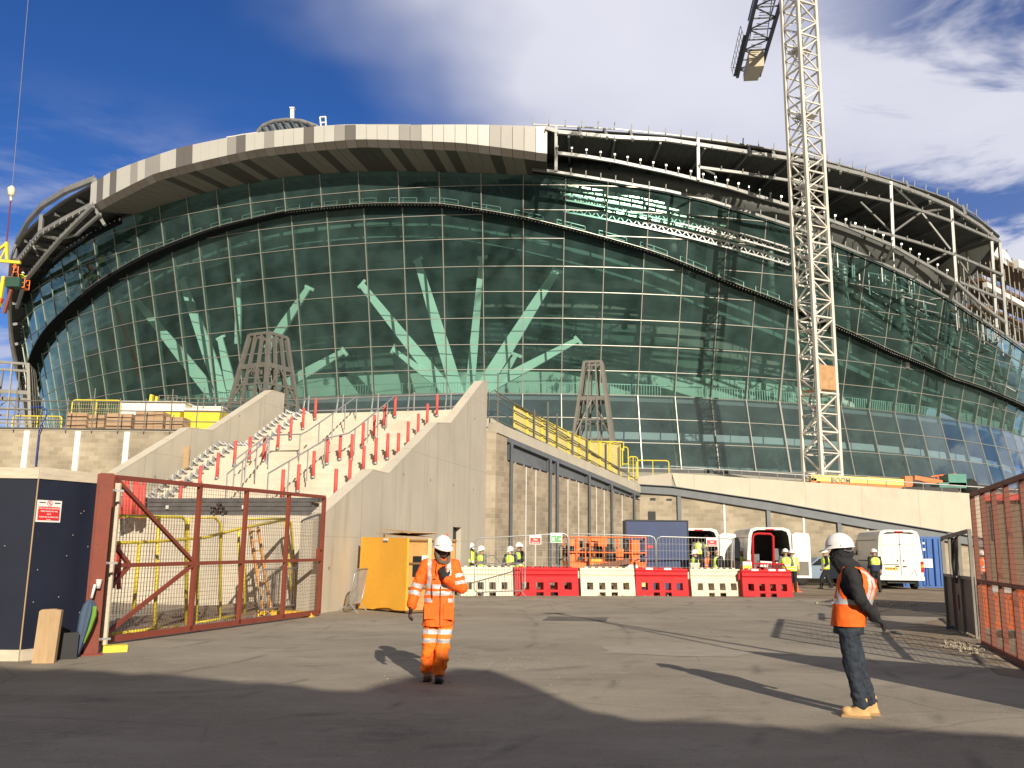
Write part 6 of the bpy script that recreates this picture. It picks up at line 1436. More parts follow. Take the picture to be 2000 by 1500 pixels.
# ---------------------------------------------------------------- scissor lifts and scrap
def scissor(label, x, Y, s, rz, flip=1):
    p = atY(x, 1100, Y); t = thing('scissor_lift', label, 'scissor lift', (p.x, Y, 0), rz)
    L, W_ = 1.9*s, .9
    mb = MB(); mb.box((0, 0, .45), (L, W_, .5)); mb.box((0, 0, .78), (L*.96, W_*.9, .12)); mb.build('chassis', mat('cream_chassis', (.72, .60, .25), .5), t)
    mb = MB(); mb.box((0, 0, .98), (L, W_, .3)); mb.build('platform_skirt', M['orange'], t)
    mb = MB()
    for k in range(3): z = .86+.05*k; mb.beam((-L*.4, -.3, z), (L*.4, -.3, z+.05), .04, .05)
    mb.build('scissor_arms', M['orange'], t)
    for sx in (-1, 1):
        for sy in (-1, 1): mb = MB(); mb.T = Matrix.Translation((sx*L*.36, sy*.36, .22)) @ Matrix.Rotation(pi/2, 4, 'X'); mb.lathe([(.1, -.08), (.22, -.08), (.22, .08), (.1, .08)], n=14); mb.build('wheel', M['rubber'], t)
    mb = MB()
    for sy in (-1, 1):
        for z in (1.12, 1.5, 2.1): mb.tube([(-L/2, sy*W_/2, z), (L/2, sy*W_/2, z)], .028)
        for i in range(5): mb.tube([(-L/2+L*i/4, sy*W_/2, 1.1), (-L/2+L*i/4, sy*W_/2, 2.1)], .028)
    for sx in (-1, 1):
        for z in (1.5, 2.1): mb.tube([(sx*L/2, -W_/2, z), (sx*L/2, W_/2, z)], .028)
    mb.build('guard_rail', M['orange'], t)
    mb = MB(); mb.box((-L*.3*flip, -.2, 1.55), (.4, .3, .9)); mb.box((-L*.05*flip, .1, 1.4), (.3, .3, .5)); mb.build('machine_cover', M['orange'], t)
    mb = MB(); mb.box((L*.28*flip, -W_/2-.02, 1.9), (.35, .05, .32)); mb.build('control_box', M['orange'], t)
    mb = MB(); random.seed(int(x))
    for k in range(14): mb.box((random.uniform(-L*.42, L*.42), random.uniform(-.3, .3), 1.22+random.uniform(0, .6)), (random.uniform(.15, .4), .25, random.uniform(.12, .35)), rz=random.random())
    mb.build('tool_load', M['black'], t)
    mb = MB(); mb.box((L*.22, -W_/2-.012, .98), (.55, .01, .13)); mb.build('decal', M['signwhite'], t); return t
scissor('orange scissor lift on the left, close to the block wall', 1138, 36.6, .75, radians(10))
scissor('longer orange scissor lift with a cream chassis beside the navy screen', 1206, 36.2, 1.15, radians(-3), -1)
t = thing('tool_chest', 'black and amber tool chest between the two scissor lifts', 'tool chest', (atY(1163, 1100, 36).x, 36, 0)); mb = MB(); mb.box((0, 0, .5), (.5, .5, 1.0)); mb.build('chest', M['black'], t); mb = MB(); mb.box((0, -.26, .92), (.46, .03, .16)); mb.box((0, -.26, .2), (.3, .03, .12)); mb.box((0, 0, 1.18), (.46, .4, .24)); mb.build('front_panel', mat('amber_paint', (.75, .40, .04), .5), t)
t = thing('rubble_heap', 'heap of broken concrete and steel scrap under the scissor lifts', 'scrap heap', (atY(1150, 1100, 34.8).x, 34.8, 0)); mb = MB(); random.seed(31)
for k in range(26): mb.box((random.gauss(0, .8), random.gauss(0, .2), random.uniform(.1, .95)*.9), (random.uniform(.3, 1.5), .2, .08), M=Matrix.Rotation(random.uniform(-.5, .5), 3, 'Y') @ Matrix.Rotation(random.uniform(-.6, .6), 3, 'Z'))
mb.build('scrap', mat('grey_scrap', (.20, .20, .18), .8, var=.4, vs=3), t)
t = thing('steel_plate', 'rusty brown steel angle lying tilted behind the cream water barrier', 'steel angle', (atY(1205, 1100, 34.6).x, 34.6, 0)); mb = MB(); mb.beam((-1.2, 0, .85), (.45, 0, 1.2), .3, .2); mb.beam((-.1, .2, .7), (.5, .2, 1.2), .2, .2); mb.build('angle', mat('rusty_steel', (.20, .09, .05), .8, var=.3), t)
t = thing('stair_handrail', 'thin grey tube handrail frame left of the scissor lifts', 'handrail', W1.w(4, -1, 0)); mb = MB()
Yh = 37; mb.tube([atY(1093, 1150, Yh), atY(1092, 1068, Yh), atY(1106, 1060, Yh), atY(1106, 1150, Yh)], .03); mb.tube([atY(1092, 1095, Yh), atY(1106, 1086, Yh)], .025); mb.build('tube', M['darksteel'], t, world=True)
t = thing('folding_frame', 'thin dark bent tube frame behind the first cream barrier', 'tube frame', atY(960, 1100, 34.6)); mb = MB(); mb.tube([atY(950, 1087, 34.6), atY(963, 1084, 34.6), atY(986, 1108, 34.6), atY(988, 1125, 34.6)], .018); mb.build('tube', M['darksteel'], t, world=True)
# ---------------------------------------------------------------- right edge: sheeted gate, cabin, orange barrier, blue container, bin, road ramp
GY0 = onG(1853, 1226); GY1 = onG(1910, 1250); WS = Wall(GY0[:2], GY1[:2]); t = WS.thing('sheeted_gate', 'grey steel site gate with a dull sheet panel on its lower half', 'gate'); L = WS.len; h = WS.px(1860, 1040)[1]
mb = MB()
for s in (0, L*.3, L*.62, L): mb.beam((s, 0, 0), (s, 0, h if s else h*.95), .07, .07, up=(1, 0, 0))
mb.beam((0, 0, h*.95), (L, 0, h), .07); mb.beam((0, 0, 1.15), (L, 0, 1.15), .06); mb.build('frame', mat('weathered_grey_steel', (.20, .19, .17), .6, .1, var=.2), t)
mb = MB(); mb.box((L/2, .02, .62), (L+.1, .01, 1.12)); mb.build('sheet', mixin(mat('dull_grey_sheet', (.13, .12, .10), .6, .1, var=.25, vs=2), noise_mask(4, .5, .7), (.22, .20, .16), .6), t)
mb = MB(); mb.box((L*.42, .0, .62), (.2, .012, .3)); mb.build('faded_notice', mat('faded_red_notice', (.25, .10, .08), .7), t)
mb = MB(); q = WS.px(1868, 1052); P = [(q[0]+u, -.08, q[1]+v) for u, v in ((0, 0), (-.12, -.5), (-.02, -.82), (.15, -.75), (.38, -.2), (.42, 0), (.1, -.08), (-.04, -.4))]; mb.tube(P, .035, 6, closed=True); mb.tube([P[3], (P[3][0]+.05, -.1, P[3][2]-.15)], .03); mb.build('coiled_hose', M['black'], t)
cY = 23.5; A = atY(1937, 1100, cY); t = thing('site_cabin', 'brown shaded site cabin with a red eaves strip behind the right gate', 'site cabin', (A.x, cY, 0), radians(-31)); h = atY(1937, 968, cY).z
cabm = mixin(mat('shade_brown_cladding', (.19, .135, .09), .8, var=.1, vs=1), line_mask(2, .17, .012), (.08, .06, .04), .9)  # cladding colour darkened to stand for shade on this wall
mb = MB(); mb.box((1.9, 1.3, h/2), (3.8, 2.6, h)); mb.build('body', cabm, t); mb = MB(); mb.box((1.9, -.06, h-.06), (3.9, .14, .16)); mb.build('eaves', M['redpost'], t)
mb = MB(); mb.box((-.02, .3, h*.5), (.05, .5, h*.98)); mb.build('corner_board', M['white'], t)
mb = MB(); mb.box((.15, -.02, h-.7), (.12, .06, .9)); mb.build('downpipe', M['galv'], t)
def ch8(label, px0, px1, py0, py1):
    A = onG(px0, py0); B = onG(px1, py1); d = B-A; L = d.length; t = thing('orange_barrier', label, 'pedestrian barrier', A, atan2(d.y, d.x)); mb = MB()
    mb.box((L/2, 0, .93), (L, .05, .15)); mb.box((L/2, 0, .22), (L, .05, .12)); mb.box((L/2, 0, .76), (L, .045, .06))
    n = 9
    for i in range(n+1): mb.box((L*i/n, 0, .55), (.06 if i not in (0, n) else .09, .045, .75))
    mb.build('panel', M['orangepl'], t); mb = MB()
    for s in (.3, L-.3): mb.box((s, 0, .06), (.16, .5, .1))
    mb.build('foot', M['rubber'], t); mb = MB(); mb.box((L*.5, -.03, .93), (L*.5, .01, .13)); mb.build('reflector', M['signwhite'], t)
ch8('bright orange plastic pedestrian barrier behind the right red gate', 1924, 2010, 1242, 1248)
# container
cY = 44.; A = atY(1797, 1100, cY); t = thing('shipping_container', 'blue steel container with peeling stickers behind the parked white van', 'container', (A.x, cY, 0), radians(-4)); w = atY(1836, 1100, cY).x-A.x; h = atY(1797, 1048, cY).z
mb = MB(); mb.box((w/2-.4, 1.2, h/2), (w+.9, 2.4, h)); 
for i in range(7): mb.box((-.7+i*.28, -.02, h/2), (.12, .06, h-.2))
mb.build('shell', M['blue'], t); mb = MB()
for x in (.3, .75): mb.tube([(w-x, -.06, .1), (w-x, -.06, h-.1)], .025)
mb.build('lock_rod', M['bluepl'], t); mb = MB(); mb.box((.35, -.07, 1.15), (.42, .02, .42)); mb.box((.2, -.07, 1.8), (.12, .02, .12)); mb.box((.2, -.07, 2.1), (.1, .02, .1)); mb.build('sticker', M['signwhite'], t)
t = thing('blue_bin', 'blue plastic wheeled tub in front of the blue container', 'bin', onG(1816, 1134)+Vector((0, .2, 0)), .2); MB().prism([(-.38, .1), (.4, .05), (.52, .8), (-.5, .84)], .7).build('tub', mat('royal_blue_plastic', (.02, .07, .42), .45), t); mb = MB(); mb.box((0, -.03, .78), (1.08, .08, .08)); mb.build('rim', M['bluepl'], t)
t = thing('yellow_speed_ramp', 'small yellow wheel ramp on the ground behind the white van', 'wheel ramp', onG(1802, 1139)); MB().prism([(-.55, 0), (.55, 0), (.5, .2), (-.5, .2)], .35).build('ramp', mat('amber_rubber', (.8, .45, .04), .5), t)
p = onG(1818, 1121); crowd_barrier('galvanised crowd barrier beside the blue container', p, p+Vector((1.5, .2, 0)), n=13, h=1.25)
t = thing('timber_stack', 'heap of timber offcuts and steel tubes beyond the sheeted gate', 'timber heap', onG(1885, 1122)); mb = MB(); random.seed(8)
for k in range(22): mb.beam((random.uniform(-1, 1), random.uniform(-.5, .5), random.uniform(.05, .6)), (random.uniform(-.6, 1.4), random.uniform(-.5, .5), random.uniform(.1, 1.1)), .09, .04)
mb.build('timber', M['wood'], t)
t = thing('shed_frame', 'open grey steel shed frame with pale boards beyond the sheeted gate', 'shed', onG(1890, 1118)+Vector((0, 2.5, 0))); mb = MB()
for x in (-1.4, -.3, .8, 2.0): mb.beam((x, 0, 0), (x, 0, 2.6), .1, up=(1, 0, 0))
mb.beam((-1.5, 0, 2.6), (2.4, 0, 2.65), .12); mb.build('frame', M['greysteel'], t); mb = MB(); mb.box((.3, 1.6, 1.3), (4.5, .1, 2.0)); mb.build('back_board', M['rope'], t)
mb = MB(); mb.box((2.15, -.05, 1.6), (.3, .1, 2.3)); mb.build('white_post', M['white'], t)
# rag and wires at the right kerb
t = thing('site_debris', 'crumpled blue sacking and wire lying by the grey gate', 'debris', onG(1888, 1232)); mb = MB(); random.seed(2)
for k in range(7): mb.box((random.uniform(-.3, .3), random.uniform(-.15, .15), .05), (.2, .14, .09), rz=random.random()*3)
mb.build('sacking', mat('blue_grey_sacking', (.06, .09, .12), .8), t)
t = thing('cable_offcut', 'loose black cable and rag lying on the road by the standing man', 'cable', onG(1760, 1238)); mb = MB(); mb.tube([onG(1700, 1221), onG(1722, 1226), onG(1745, 1232), onG(1765, 1238), onG(1790, 1240)], .012); mb.build('cable', M['black'], t, world=True)
mb = MB(); mb.tube([onG(1740, 1236)+Vector((0, 0, .02)), onG(1752, 1240)+Vector((0, 0, .03)), onG(1766, 1243)+Vector((0, 0, .02))], [.02, .05, .02]); mb.build('rag', mat('grey_green_rag', (.12, .16, .15), .9), t, world=True)
# ---------------------------------------------------------------- vans
def van(label, x, Y, rz, doors, H=2.62, W_=1.96, L=5.6):
    """rear at local y=0 facing the camera (-y); the bonnet is at +y"""
    t = thing('white_van', label, 'van', (x, Y, 0), rz)
    hw = W_/2
    def sect(y, top, k=1.0): # cross-section points, clockwise
        w = hw*k; return [(-w*.97, y, .42), (w*.97, y, .42), (w, y, .95), (w*.985, y, 1.5), (w*.90, y, top-.28), (w*.82, y, top-.08), (w*.6, y, top), (-w*.6, y, top), (-w*.82, y, top-.08), (-w*.90, y, top-.28), (-w*.985, y, 1.5), (-w, y, .95)]
    S_ = [sect(.0, H-.02), sect(.04, H), sect(3.6, H), sect(3.95, H-.08, .99), sect(4.55, 1.75, .98), sect(4.75, 1.45, .97), sect(5.5, 1.15, .93), sect(5.62, .95, .88)]
    op = doors == 'open'
    mb = MB(); n = 12; vs = [p for s in S_ for p in s]; fs = []
    for i in range(len(S_)-1):
        for j in range(n): fs.append((i*n+j, i*n+(j+1) % n, (i+1)*n+(j+1) % n, (i+1)*n+j))
    fs.append(tuple((len(S_)-1)*n+j for j in range(n)))
    mb.add(vs, fs); mb.build('body', M['vanwhite'], t)
    # rear face with or without doorway
    R0 = S_[0]; inner = [(x_*.86, 0, (z_-.42)*.90+.55 if z_ > .5 else .62) for x_, _, z_ in R0]
    mb = MB(); a = [(p[0], -.002, p[2]) for p in R0]; b = [(p[0], -.002, p[2]) for p in inner]
    mb.add(a+b, [(j, (j+1) % n, n+(j+1) % n, n+j) for j in range(n)]); mb.build('rear_frame', M['vanwhite'], t)
    if op:
        mb = MB(); c = [(p[0], 2.9, p[2]) for p in inner]; mb.add(b+c, [(j, (j+1) % n, n+(j+1) % n, n+j) for j in range(n)]+[tuple(range(n, 2*n))]); mb.build('load_bay', mat('grey_ply_lining', (.17, .165, .15), .8, var=.3, vs=1.5), t)
        mb = MB(); mb.box((0, 1.5, .66), (1.5, 2.6, .03)); mb.build('load_floor', M['greysteel'], t)
        mb = MB(); mb.box((.35, 1.6, .95), (.7, .9, .5)); mb.box((-.35, 2.2, 1.1), (.5, .7, .8)); mb.box((.5, 1.0, 1.5), (.35, .5, .5)); mb.build('cargo', M['darksteel'], t)
        # right door swung wide
        def door(sx, ang):
            d = MB(); w = hw*.84; prof = [(0, .55), (w, .55), (w, H-.42), (w*.93, H-.24), (w*.2, H-.2), (0, H-.3)]
            Rm = Matrix.Translation((sx*hw*.9, -.03, 0)) @ Matrix.Rotation(ang, 4, 'Z') @ (Matrix.Scale(-1, 4, (1, 0, 0)) if sx > 0 else Matrix.Identity(4))
            d.T = Rm; d.prism(prof, .05); 
            if sx > 0: d.f = [f[::-1] for f in d.f]
            o = d.build('rear_door', M['vanwhite'], t)
            d = MB(); d.T = Rm; d.prism([(w*.14, .65), (w*.86, .65), (w*.86, 1.22), (w*.14, 1.22)], (.051, .056)); d.prism([(w*.14, .65), (w*.86, .65), (w*.86, 1.22), (w*.14, 1.22)], (-.006, -.001)); d.build('door_panel', M['greysteel'], o)
            d = MB(); d.T = Rm; d.tube([(w*.3, -.03, 1.35), (w*.12, -.03, 1.5), (w*.12, -.03, H-.75), (w*.3, -.03, H-.5), (w*.8, -.03, H-.5), (w*.85, -.03, H-.7)], .018); d.build('door_moulding', M['greysteel'], o)
        door(1, radians(160)+pi if False else radians(197)); 
    else:
        mb = MB(); c = [(p[0], -.004, p[2]) for p in inner]; L_ = [(p[0], -.02, p[2]) for p in inner]
        for s_ in (-1, 1):
            q = [(s_*.012, .60), (s_*hw*.86, .60), (s_*hw*.87, .95), (s_*hw*.855, 1.5), (s_*hw*.79, H-.33), (s_*hw*.72, H-.2), (s_*.012, H-.16)]
            m2 = MB(); m2.prism(q, (-.03, -.003)); o = m2.build('rear_door', M['vanwhite'], t)
            m2 = MB(); m2.box((s_*.13, -.045, 1.28), (.05, .03, .06)); m2.box((s_*.16, -.04, 1.02 if s_ > 0 else 1.03), (.16, .02, .05)); m2.build('door_handle', M['black'], o)
            m2 = MB(); m2.box((s_*hw*.43, -.032, 1.98), (hw*.72, .006, .012)); m2.box((s_*.02, -.0325, 2.0), (.1, .006, .03)); m2.build('door_crease', M['greysteel'], o)
        m2 = MB(); m2.box((-.42, -.038, .92), (.54, .012, .13)); o = m2.build('number_plate', M['platey'], t)
        R = Matrix.Rotation(pi/2, 4, 'X'); text_mesh('plate_letters', 'BW08 MLX', .11, M['black'], o, Matrix.Translation((-.42, -.046, .92)) @ R)
        m2 = MB(); m2.beam((-.75, -.04, 1.12), (-.1, -.04, 1.12), .03); m2.build('trim_bar', M['greysteel'], t)
        m2 = MB(); m2.tube([(.4, -.04, .62), (.58, -.04, .86), (.66, -.04, .62)], .012); m2.build('scratch_mark', M['greysteel'], t)
    mb = MB(); mb.box((0, -.05, .5), (W_*.98, .14, .17)); mb.build('bumper', M['vanwhite'] if not op else M['greysteel'], t)
    for s_ in (-1, 1):
        mb = MB(); mb.box((s_*hw*.94, -.02, 1.02), (.12, .05, .46)); o = mb.build('tail_lamp', M['lampred'], t)
        mb = MB(); mb.box((s_*hw*.94, -.048, 1.05), (.11, .02, .14)); mb.build('indicator', M['lampamber'], o)
    mb = MB(); mb.box((0, -.012, H-.09), (.36, .03, .05)); mb.build('brake_lamp', M['lampred'], t)
    for sx in (-1, 1):
        for y in (1.05, 4.7):
            mb = MB(); mb.T = Matrix.Translation((sx*(hw-.14), y, .34)) @ Matrix.Rotation(pi/2, 4, 'Y'); mb.lathe([(.18, -.11), (.34, -.11), (.34, .11), (.18, .11)], n=20); w_ = mb.build('wheel', M['rubber'], t)
            mb = MB(); mb.T = Matrix.Translation((sx*(hw-.05), y, .34)) @ Matrix.Rotation(pi/2, 4, 'Y'); mb.lathe([(.02, -.02), (.18, -.03), (.18, .03), (.02, .03)], n=16); mb.build('rim', M['galv'], w_)
    mb = MB(); mb.box((0, 2.6, .4), (W_*.7, 4.6, .14)); mb.box((0, .2, .36), (1.2, .3, .16)); mb.build('underbody', M['black'], t)
    mb = MB(); mb.box((-hw-.004, 1.9, 1.25), (.02, 3.0, .04)); mb.box((-hw*.99, 2.2, 2.2), (.02, 3.8, .02)); mb.build('side_trim', M['black'] if doors == 'closed' else M['greysteel'], t)
    for s_ in (-1, 1):
        mb = MB(); mb.tube([(s_*hw*.9, 4.5, 1.55), (s_*(hw+.2), 4.4, 1.6)], .025); mb.box((s_*(hw+.22), 4.4, 1.62), (.16, .1, .34)); mb.build('wing_mirror', M['black'], t)
    mb = MB(); mb.add([(-hw*.8, 4.03, H-.16), (hw*.8, 4.03, H-.16), (hw*.93, 4.62, 1.68), (-hw*.93, 4.62, 1.68)], [(0, 1, 2, 3)]); mb.build('windscreen', M['glassdark'], t)
    for s_ in (-1, 1):
        mb = MB(); mb.add([(s_*(hw+.002), 3.6, 1.5), (s_*(hw+.002), 4.45, 1.5), (s_*(hw*.9+.02), 4.1, 2.15), (s_*(hw*.9+.02), 3.6, 2.15)], [(0, 1, 2, 3) if s_ > 0 else (3, 2, 1, 0)]); mb.build('side_window', M['glassdark'], t)
    return t
van('white panel van with its rear open and men loading it, beside the navy screen', atY(1366, 1100, 40).x, 40, radians(-4), 'open', 2.6)
van('high-roofed white van with rear doors open, behind the red trolley', atY(1506, 1100, 38).x, 38, radians(-4), 'open', 2.62)
van('parked white high-roofed van with closed rear doors and a yellow number plate', atY(1759, 1100, 41).x, 41, radians(-7), 'closed', 2.66)
# edge-on dark van side door standing open between the two vans
Y = 37.2; t = thing('open_cab_door', 'dark glazed vehicle door standing open left of the second van', 'door', atY(1440, 1118, Y)); mb = MB()
P = [atY(x, y, Y) for x, y in ((1445, 1122), (1446, 1060), (1441, 1049), (1435, 1050), (1434, 1118))]; mb.add([p+Vector((0, 0, 0)) for p in P]+[p+Vector((.1, .9, 0)) for p in P], [(4, 3, 2, 1, 0), (5, 6, 7, 8, 9)]+[(i, (i+1) % 5, 5+(i+1) % 5, 5+i) for i in range(5)]); mb.build('panel', M['glassdark'], t, world=True)
# blue-grey car glimpsed between vans
def small_car(label, x, Y, rz, m_, L=3.9):
    t = thing('parked_car', label, 'car', (x, Y, 0), rz); w = .82
    prof_ = [(-L/2, .35), (-L/2, .75), (-L/2+.3, .85), (-L*.22, .95), (-L*.1, 1.35), (L*.22, 1.42), (L*.38, 1.0), (L/2, .9), (L/2, .35)]
    mb = MB(); mb.prism(prof_, (-w, w)); mb.build('body', m_, t)
    mb = MB(); mb.prism([(-L*.2, .97), (-L*.09, 1.3), (L*.21, 1.36), (L*.33, 1.0)], (-w-.01, w+.01)); mb.build('side_window', M['glassdark'], t)
    for sx in (-1, 1):
        for sy in (-1, 1): mb = MB(); mb.T = Matrix.Translation((sx*L*.32, sy*(w-.08), .3)) @ Matrix.Rotation(pi/2, 4, 'X'); mb.lathe([(.15, -.1), (.3, -.1), (.3, .1), (.15, .1)], n=16); mb.build('wheel', M['rubber'], t)
    mb = MB(); mb.box((-L/2-.01, 0, .5), (.06, 1.5, .12)); mb.box((L/2+.01, 0, .5), (.06, 1.5, .12)); mb.build('bumper', M['darksteel'], t)
    return t
small_car('pale blue-grey car half hidden behind the open van door', atY(1608, 1100, 45).x, 45.5, radians(3), mat('pale_blue_car_paint', (.22, .30, .40), .3, .3, var=.05))
small_car('pale blue car glimpsed between the two open vans', atY(1427, 1100, 44).x, 45, radians(6), mat('dull_blue_car_paint', (.26, .36, .48), .3, .3, var=.05), 3.4)
# red trolley
Y = 35.; f = lambda x, y: atY(x, y, Y); t = thing('red_trolley', 'red tube-framed trolley with a tall hoop behind the last water barrier', 'trolley', f(1490, 1140)); mb = MB()
mb.tube([f(1471, 1160), f(1470, 1050), f(1473, 1044), f(1480, 1042), f(1505, 1043), f(1510, 1048), f(1511, 1160)], .05, 8); mb.build('hoop', M['redbar'], t, world=True); mb = MB()
mb.tube([f(1446, 1150), f(1449, 1100), f(1530, 1102), f(1536, 1112), f(1536, 1150)], .035, 6)
for k in range(9): mb.tube([f(1478+k*6.5, 1101), f(1478+k*6.5, 1140)], .014)
mb.tube([f(1446, 1122), f(1536, 1124)], .025); mb.build('side_rail', M['redbar'], t, world=True)
t = thing('boxed_notice', 'small yellow and white notice board hung on the red trolley', 'notice', f(1458, 1106)); a = f(1450, 1112); b = f(1467, 1097); mb = MB(); mb.box(((a.x+b.x)/2, Y-.08, (a.z+b.z)/2), (b.x-a.x, .02, b.z-a.z)); mb.build('board', M['signwhite'], t, world=True)
mb = MB(); mb.box(((a.x+b.x)/2, Y-.095, a.z+.09), (b.x-a.x-.03, .012, .13)); mb.build('printed_field', mat('yellow_sign_print', (.75, .6, .05), .5), t, world=True)
t = thing('van_load_boards', 'striped pale boards piled on the floor of the second van', 'boards', f(1500, 1110)); Y2 = 37.6; mb = MB()
for k in range(3): mb.beam(atY(1482, 1097+k*4, Y2), atY(1528, 1100+k*4, Y2), .5, .07)
mb.build('board', M['signwhite'], t, world=True)
t = thing('cream_box', 'cream plastic box standing on the ground beside the first van', 'box', (atY(1356, 1110, 35.6).x, 35.6, 0)); mb = MB(); mb.box((0, 0, .55), (.35, .35, 1.1)); mb.build('box', M['creambar'], t); mb = MB(); mb.box((0, 0, 1.12), (.38, .38, .05)); mb.build('lid', M['white'], t)
t = thing('blue_tool_case', 'bright blue case carried low beside the walking worker', 'case', onG(1618, 1123)); mb = MB(); mb.box((0, 0, .42), (.34, .2, .75)); mb.build('case', mat('bright_blue_plastic', (.02, .22, .65), .4), t); mb = MB(); mb.tube([(-.08, 0, .79), (-.06, 0, .87), (.06, 0, .87), (.08, 0, .79)], .015); mb.build('handle', M['black'], t)
# ---------------------------------------------------------------- people
TMP = bpy.data.scenes.new('workbench')
def V3(*a): return Vector(a)
def cap_mesh(a, b, ra, rb, n=14, m=5):
    a = Vector(a); b = Vector(b); d = b-a; L = d.length; d = d.normalized() if L > 1e-6 else V3(0, 0, 1)
    up = V3(0, 0, 1) if abs(d.z) < .9 else V3(0, 1, 0); x = d.cross(up).normalized(); y = d.cross(x); vs = []; fs = []
    rings = [(a-d*ra*cos(t), ra*sin(t)) for t in [pi/2*(i+.35)/m for i in range(m)]]+[(b+d*rb*sin(t), rb*cos(t)) for t in [pi/2*i/m for i in range(m)]]
    for c, r in rings:
        for j in range(n): vs.append(c+(x*cos(2*pi*j/n)+y*sin(2*pi*j/n))*r)
    for i in range(len(rings)-1):
        for j in range(n): fs.append((i*n+j, (i+1)*n+j, (i+1)*n+(j+1) % n, i*n+(j+1) % n))
    fs.append(tuple(range(n))); fs.append(tuple((len(rings)-1)*n+j for j in range(n))[::-1]); return vs, fs
def ell_mesh(c, r, R=None, n=18, m=12):
    vs = []; fs = []; c = Vector(c)
    for i in range(m+1):
        t = pi*(i+.001)/(m+.002)
        for j in range(n):
            p = V3(r[0]*sin(t)*cos(2*pi*j/n), r[1]*sin(t)*sin(2*pi*j/n), r[2]*cos(t)); vs.append((R @ p if R else p)+c)
    for i in range(m):
        for j in range(n): fs.append((i*n+j, (i+1)*n+j, (i+1)*n+(j+1) % n, i*n+(j+1) % n))
    return vs, fs
def loft_mesh(secs, n=24):
    """closed loft through ellipses (cx, cy, z, rx, ry)"""
    vs = []; fs = []
    for cx_, cy_, z, rx, ry in secs:
        for j in range(n):
            t = 2*pi*j/n; k = .82+.18*abs(cos(2*t)); e = 1.0
            vs.append(V3(cx_+rx*cos(t)*abs(cos(t))**-.18 if abs(cos(t)) > 1e-3 else cx_, cy_+ry*sin(t)*(abs(sin(t))**-.12 if abs(sin(t)) > 1e-3 else 1), z))
    for i in range(len(secs)-1):
        for j in range(n): fs.append((i*n+j, i*n+(j+1) % n, (i+1)*n+(j+1) % n, (i+1)*n+j))
    fs.append(tuple(range(n))[::-1]); fs.append(tuple((len(secs)-1)*n+j for j in range(n))); return vs, fs
def sculpt(name, prims, voxel, mats, parent, matfn=None, smooth=3, amp=0., fr=9., cut=None, label=None, ampfn=None):
    mb = MB()
    for vs, fs in prims: mb.add(vs, fs)
    me = bpy.data.meshes.new('tmp'); me.from_pydata(mb.v, [], mb.f); o = bpy.data.objects.new('tmp', me); TMP.collection.objects.link(o)
    r = o.modifiers.new('r', 'REMESH'); r.mode = 'VOXEL'; r.voxel_size = voxel
    if smooth: s = o.modifiers.new('s', 'SMOOTH'); s.iterations = smooth; s.factor = .5
    
    with bpy.context.temp_override(scene=TMP, view_layer=TMP.view_layers[0]):
        dg = bpy.context.evaluated_depsgraph_get(); dg.update(); m2 = bpy.data.meshes.new_from_object(o.evaluated_get(dg))
    bpy.data.objects.remove(o)
    m2.name = name
    if amp or ampfn:
        NR = [v.normal.copy() for v in m2.vertices]; CO = [v.co.copy() for v in m2.vertices]; out = []
        for p, nv in zip(CO, NR):
            a = amp*(ampfn(p) if ampfn else 1)
            out.extend(p+nv*(noise.noise(V3(p.x*fr, p.y*fr, p.z*fr*1.35)+V3(7, 3, 1))+.5*noise.noise(p*fr*2.3))*a)
        m2.vertices.foreach_set('co', out); m2.update()
    m2.materials.clear()
    for m_ in mats: m2.materials.append(m_)
    for p in m2.polygons:
        p.use_smooth = True
        if matfn: p.material_index = matfn(p.center, p.normal)
    if cut:
        import bmesh
        bm = bmesh.new(); bm.from_mesh(m2); bmesh.ops.delete(bm, geom=[f for f in bm.faces if cut(f.calc_center_median())], context='FACES'); bm.to_mesh(m2); bm.free()
    m2.update(); ob = bpy.data.objects.new(name, m2); COL.objects.link(ob); ob.parent = parent
    if label: ob['label'] = label
    return ob
def limb(pts, rs): return [cap_mesh(pts[i], pts[i+1], rs[i], rs[i+1]) for i in range(len(pts)-1)]
def hand_prims(w, d, n, side=1, curl=.5, s=1.0, spread=.1):
    """wrist w, pointing d, back-of-hand normal n; four curled fingers and a thumb leaving the side of the palm"""
    d = Vector(d).normalized(); n = Vector(n); n = (n-d*n.dot(d)).normalized(); x = d.cross(n)*side; w = Vector(w)
    R = Matrix((x, d, n)).transposed(); P = [ell_mesh(w+d*.048*s, (.042*s, .055*s, .019*s), R), cap_mesh(w-d*.02*s, w+d*.02*s, .027*s, .026*s)]
    for k, (ox, L, cu) in enumerate(((-.030, .072, .9), (-.010, .082, 1.0), (.011, .077, 1.1), (.030, .060, 1.2))):
        p = w+d*.092*s+x*ox*s; a = curl*cu; dd = (d+x*ox*spread*20).normalized()
        for j, (f, r0, r1) in enumerate(((.45, .0105, .0095), (.32, .0095, .0088), (.25, .0088, .0075))):
            a2 = a*(j*.75+.35); q = p+(dd*cos(a2)-n*sin(a2))*L*f*s; P.append(cap_mesh(p, q, r0*s, r1*s, 10, 4)); p = q
    t = w+d*.03*s-x*.036*s; t1 = t+(d*.6-x*.75-n*.25).normalized()*.038*s; t2 = t1+(d*.85-x*.25-n*.35).normalized()*.030*s
    P += [cap_mesh(t, t1, .014*s, .0115*s, 10, 4), cap_mesh(t1, t2, .0115*s, .009*s, 10, 4)]; return P
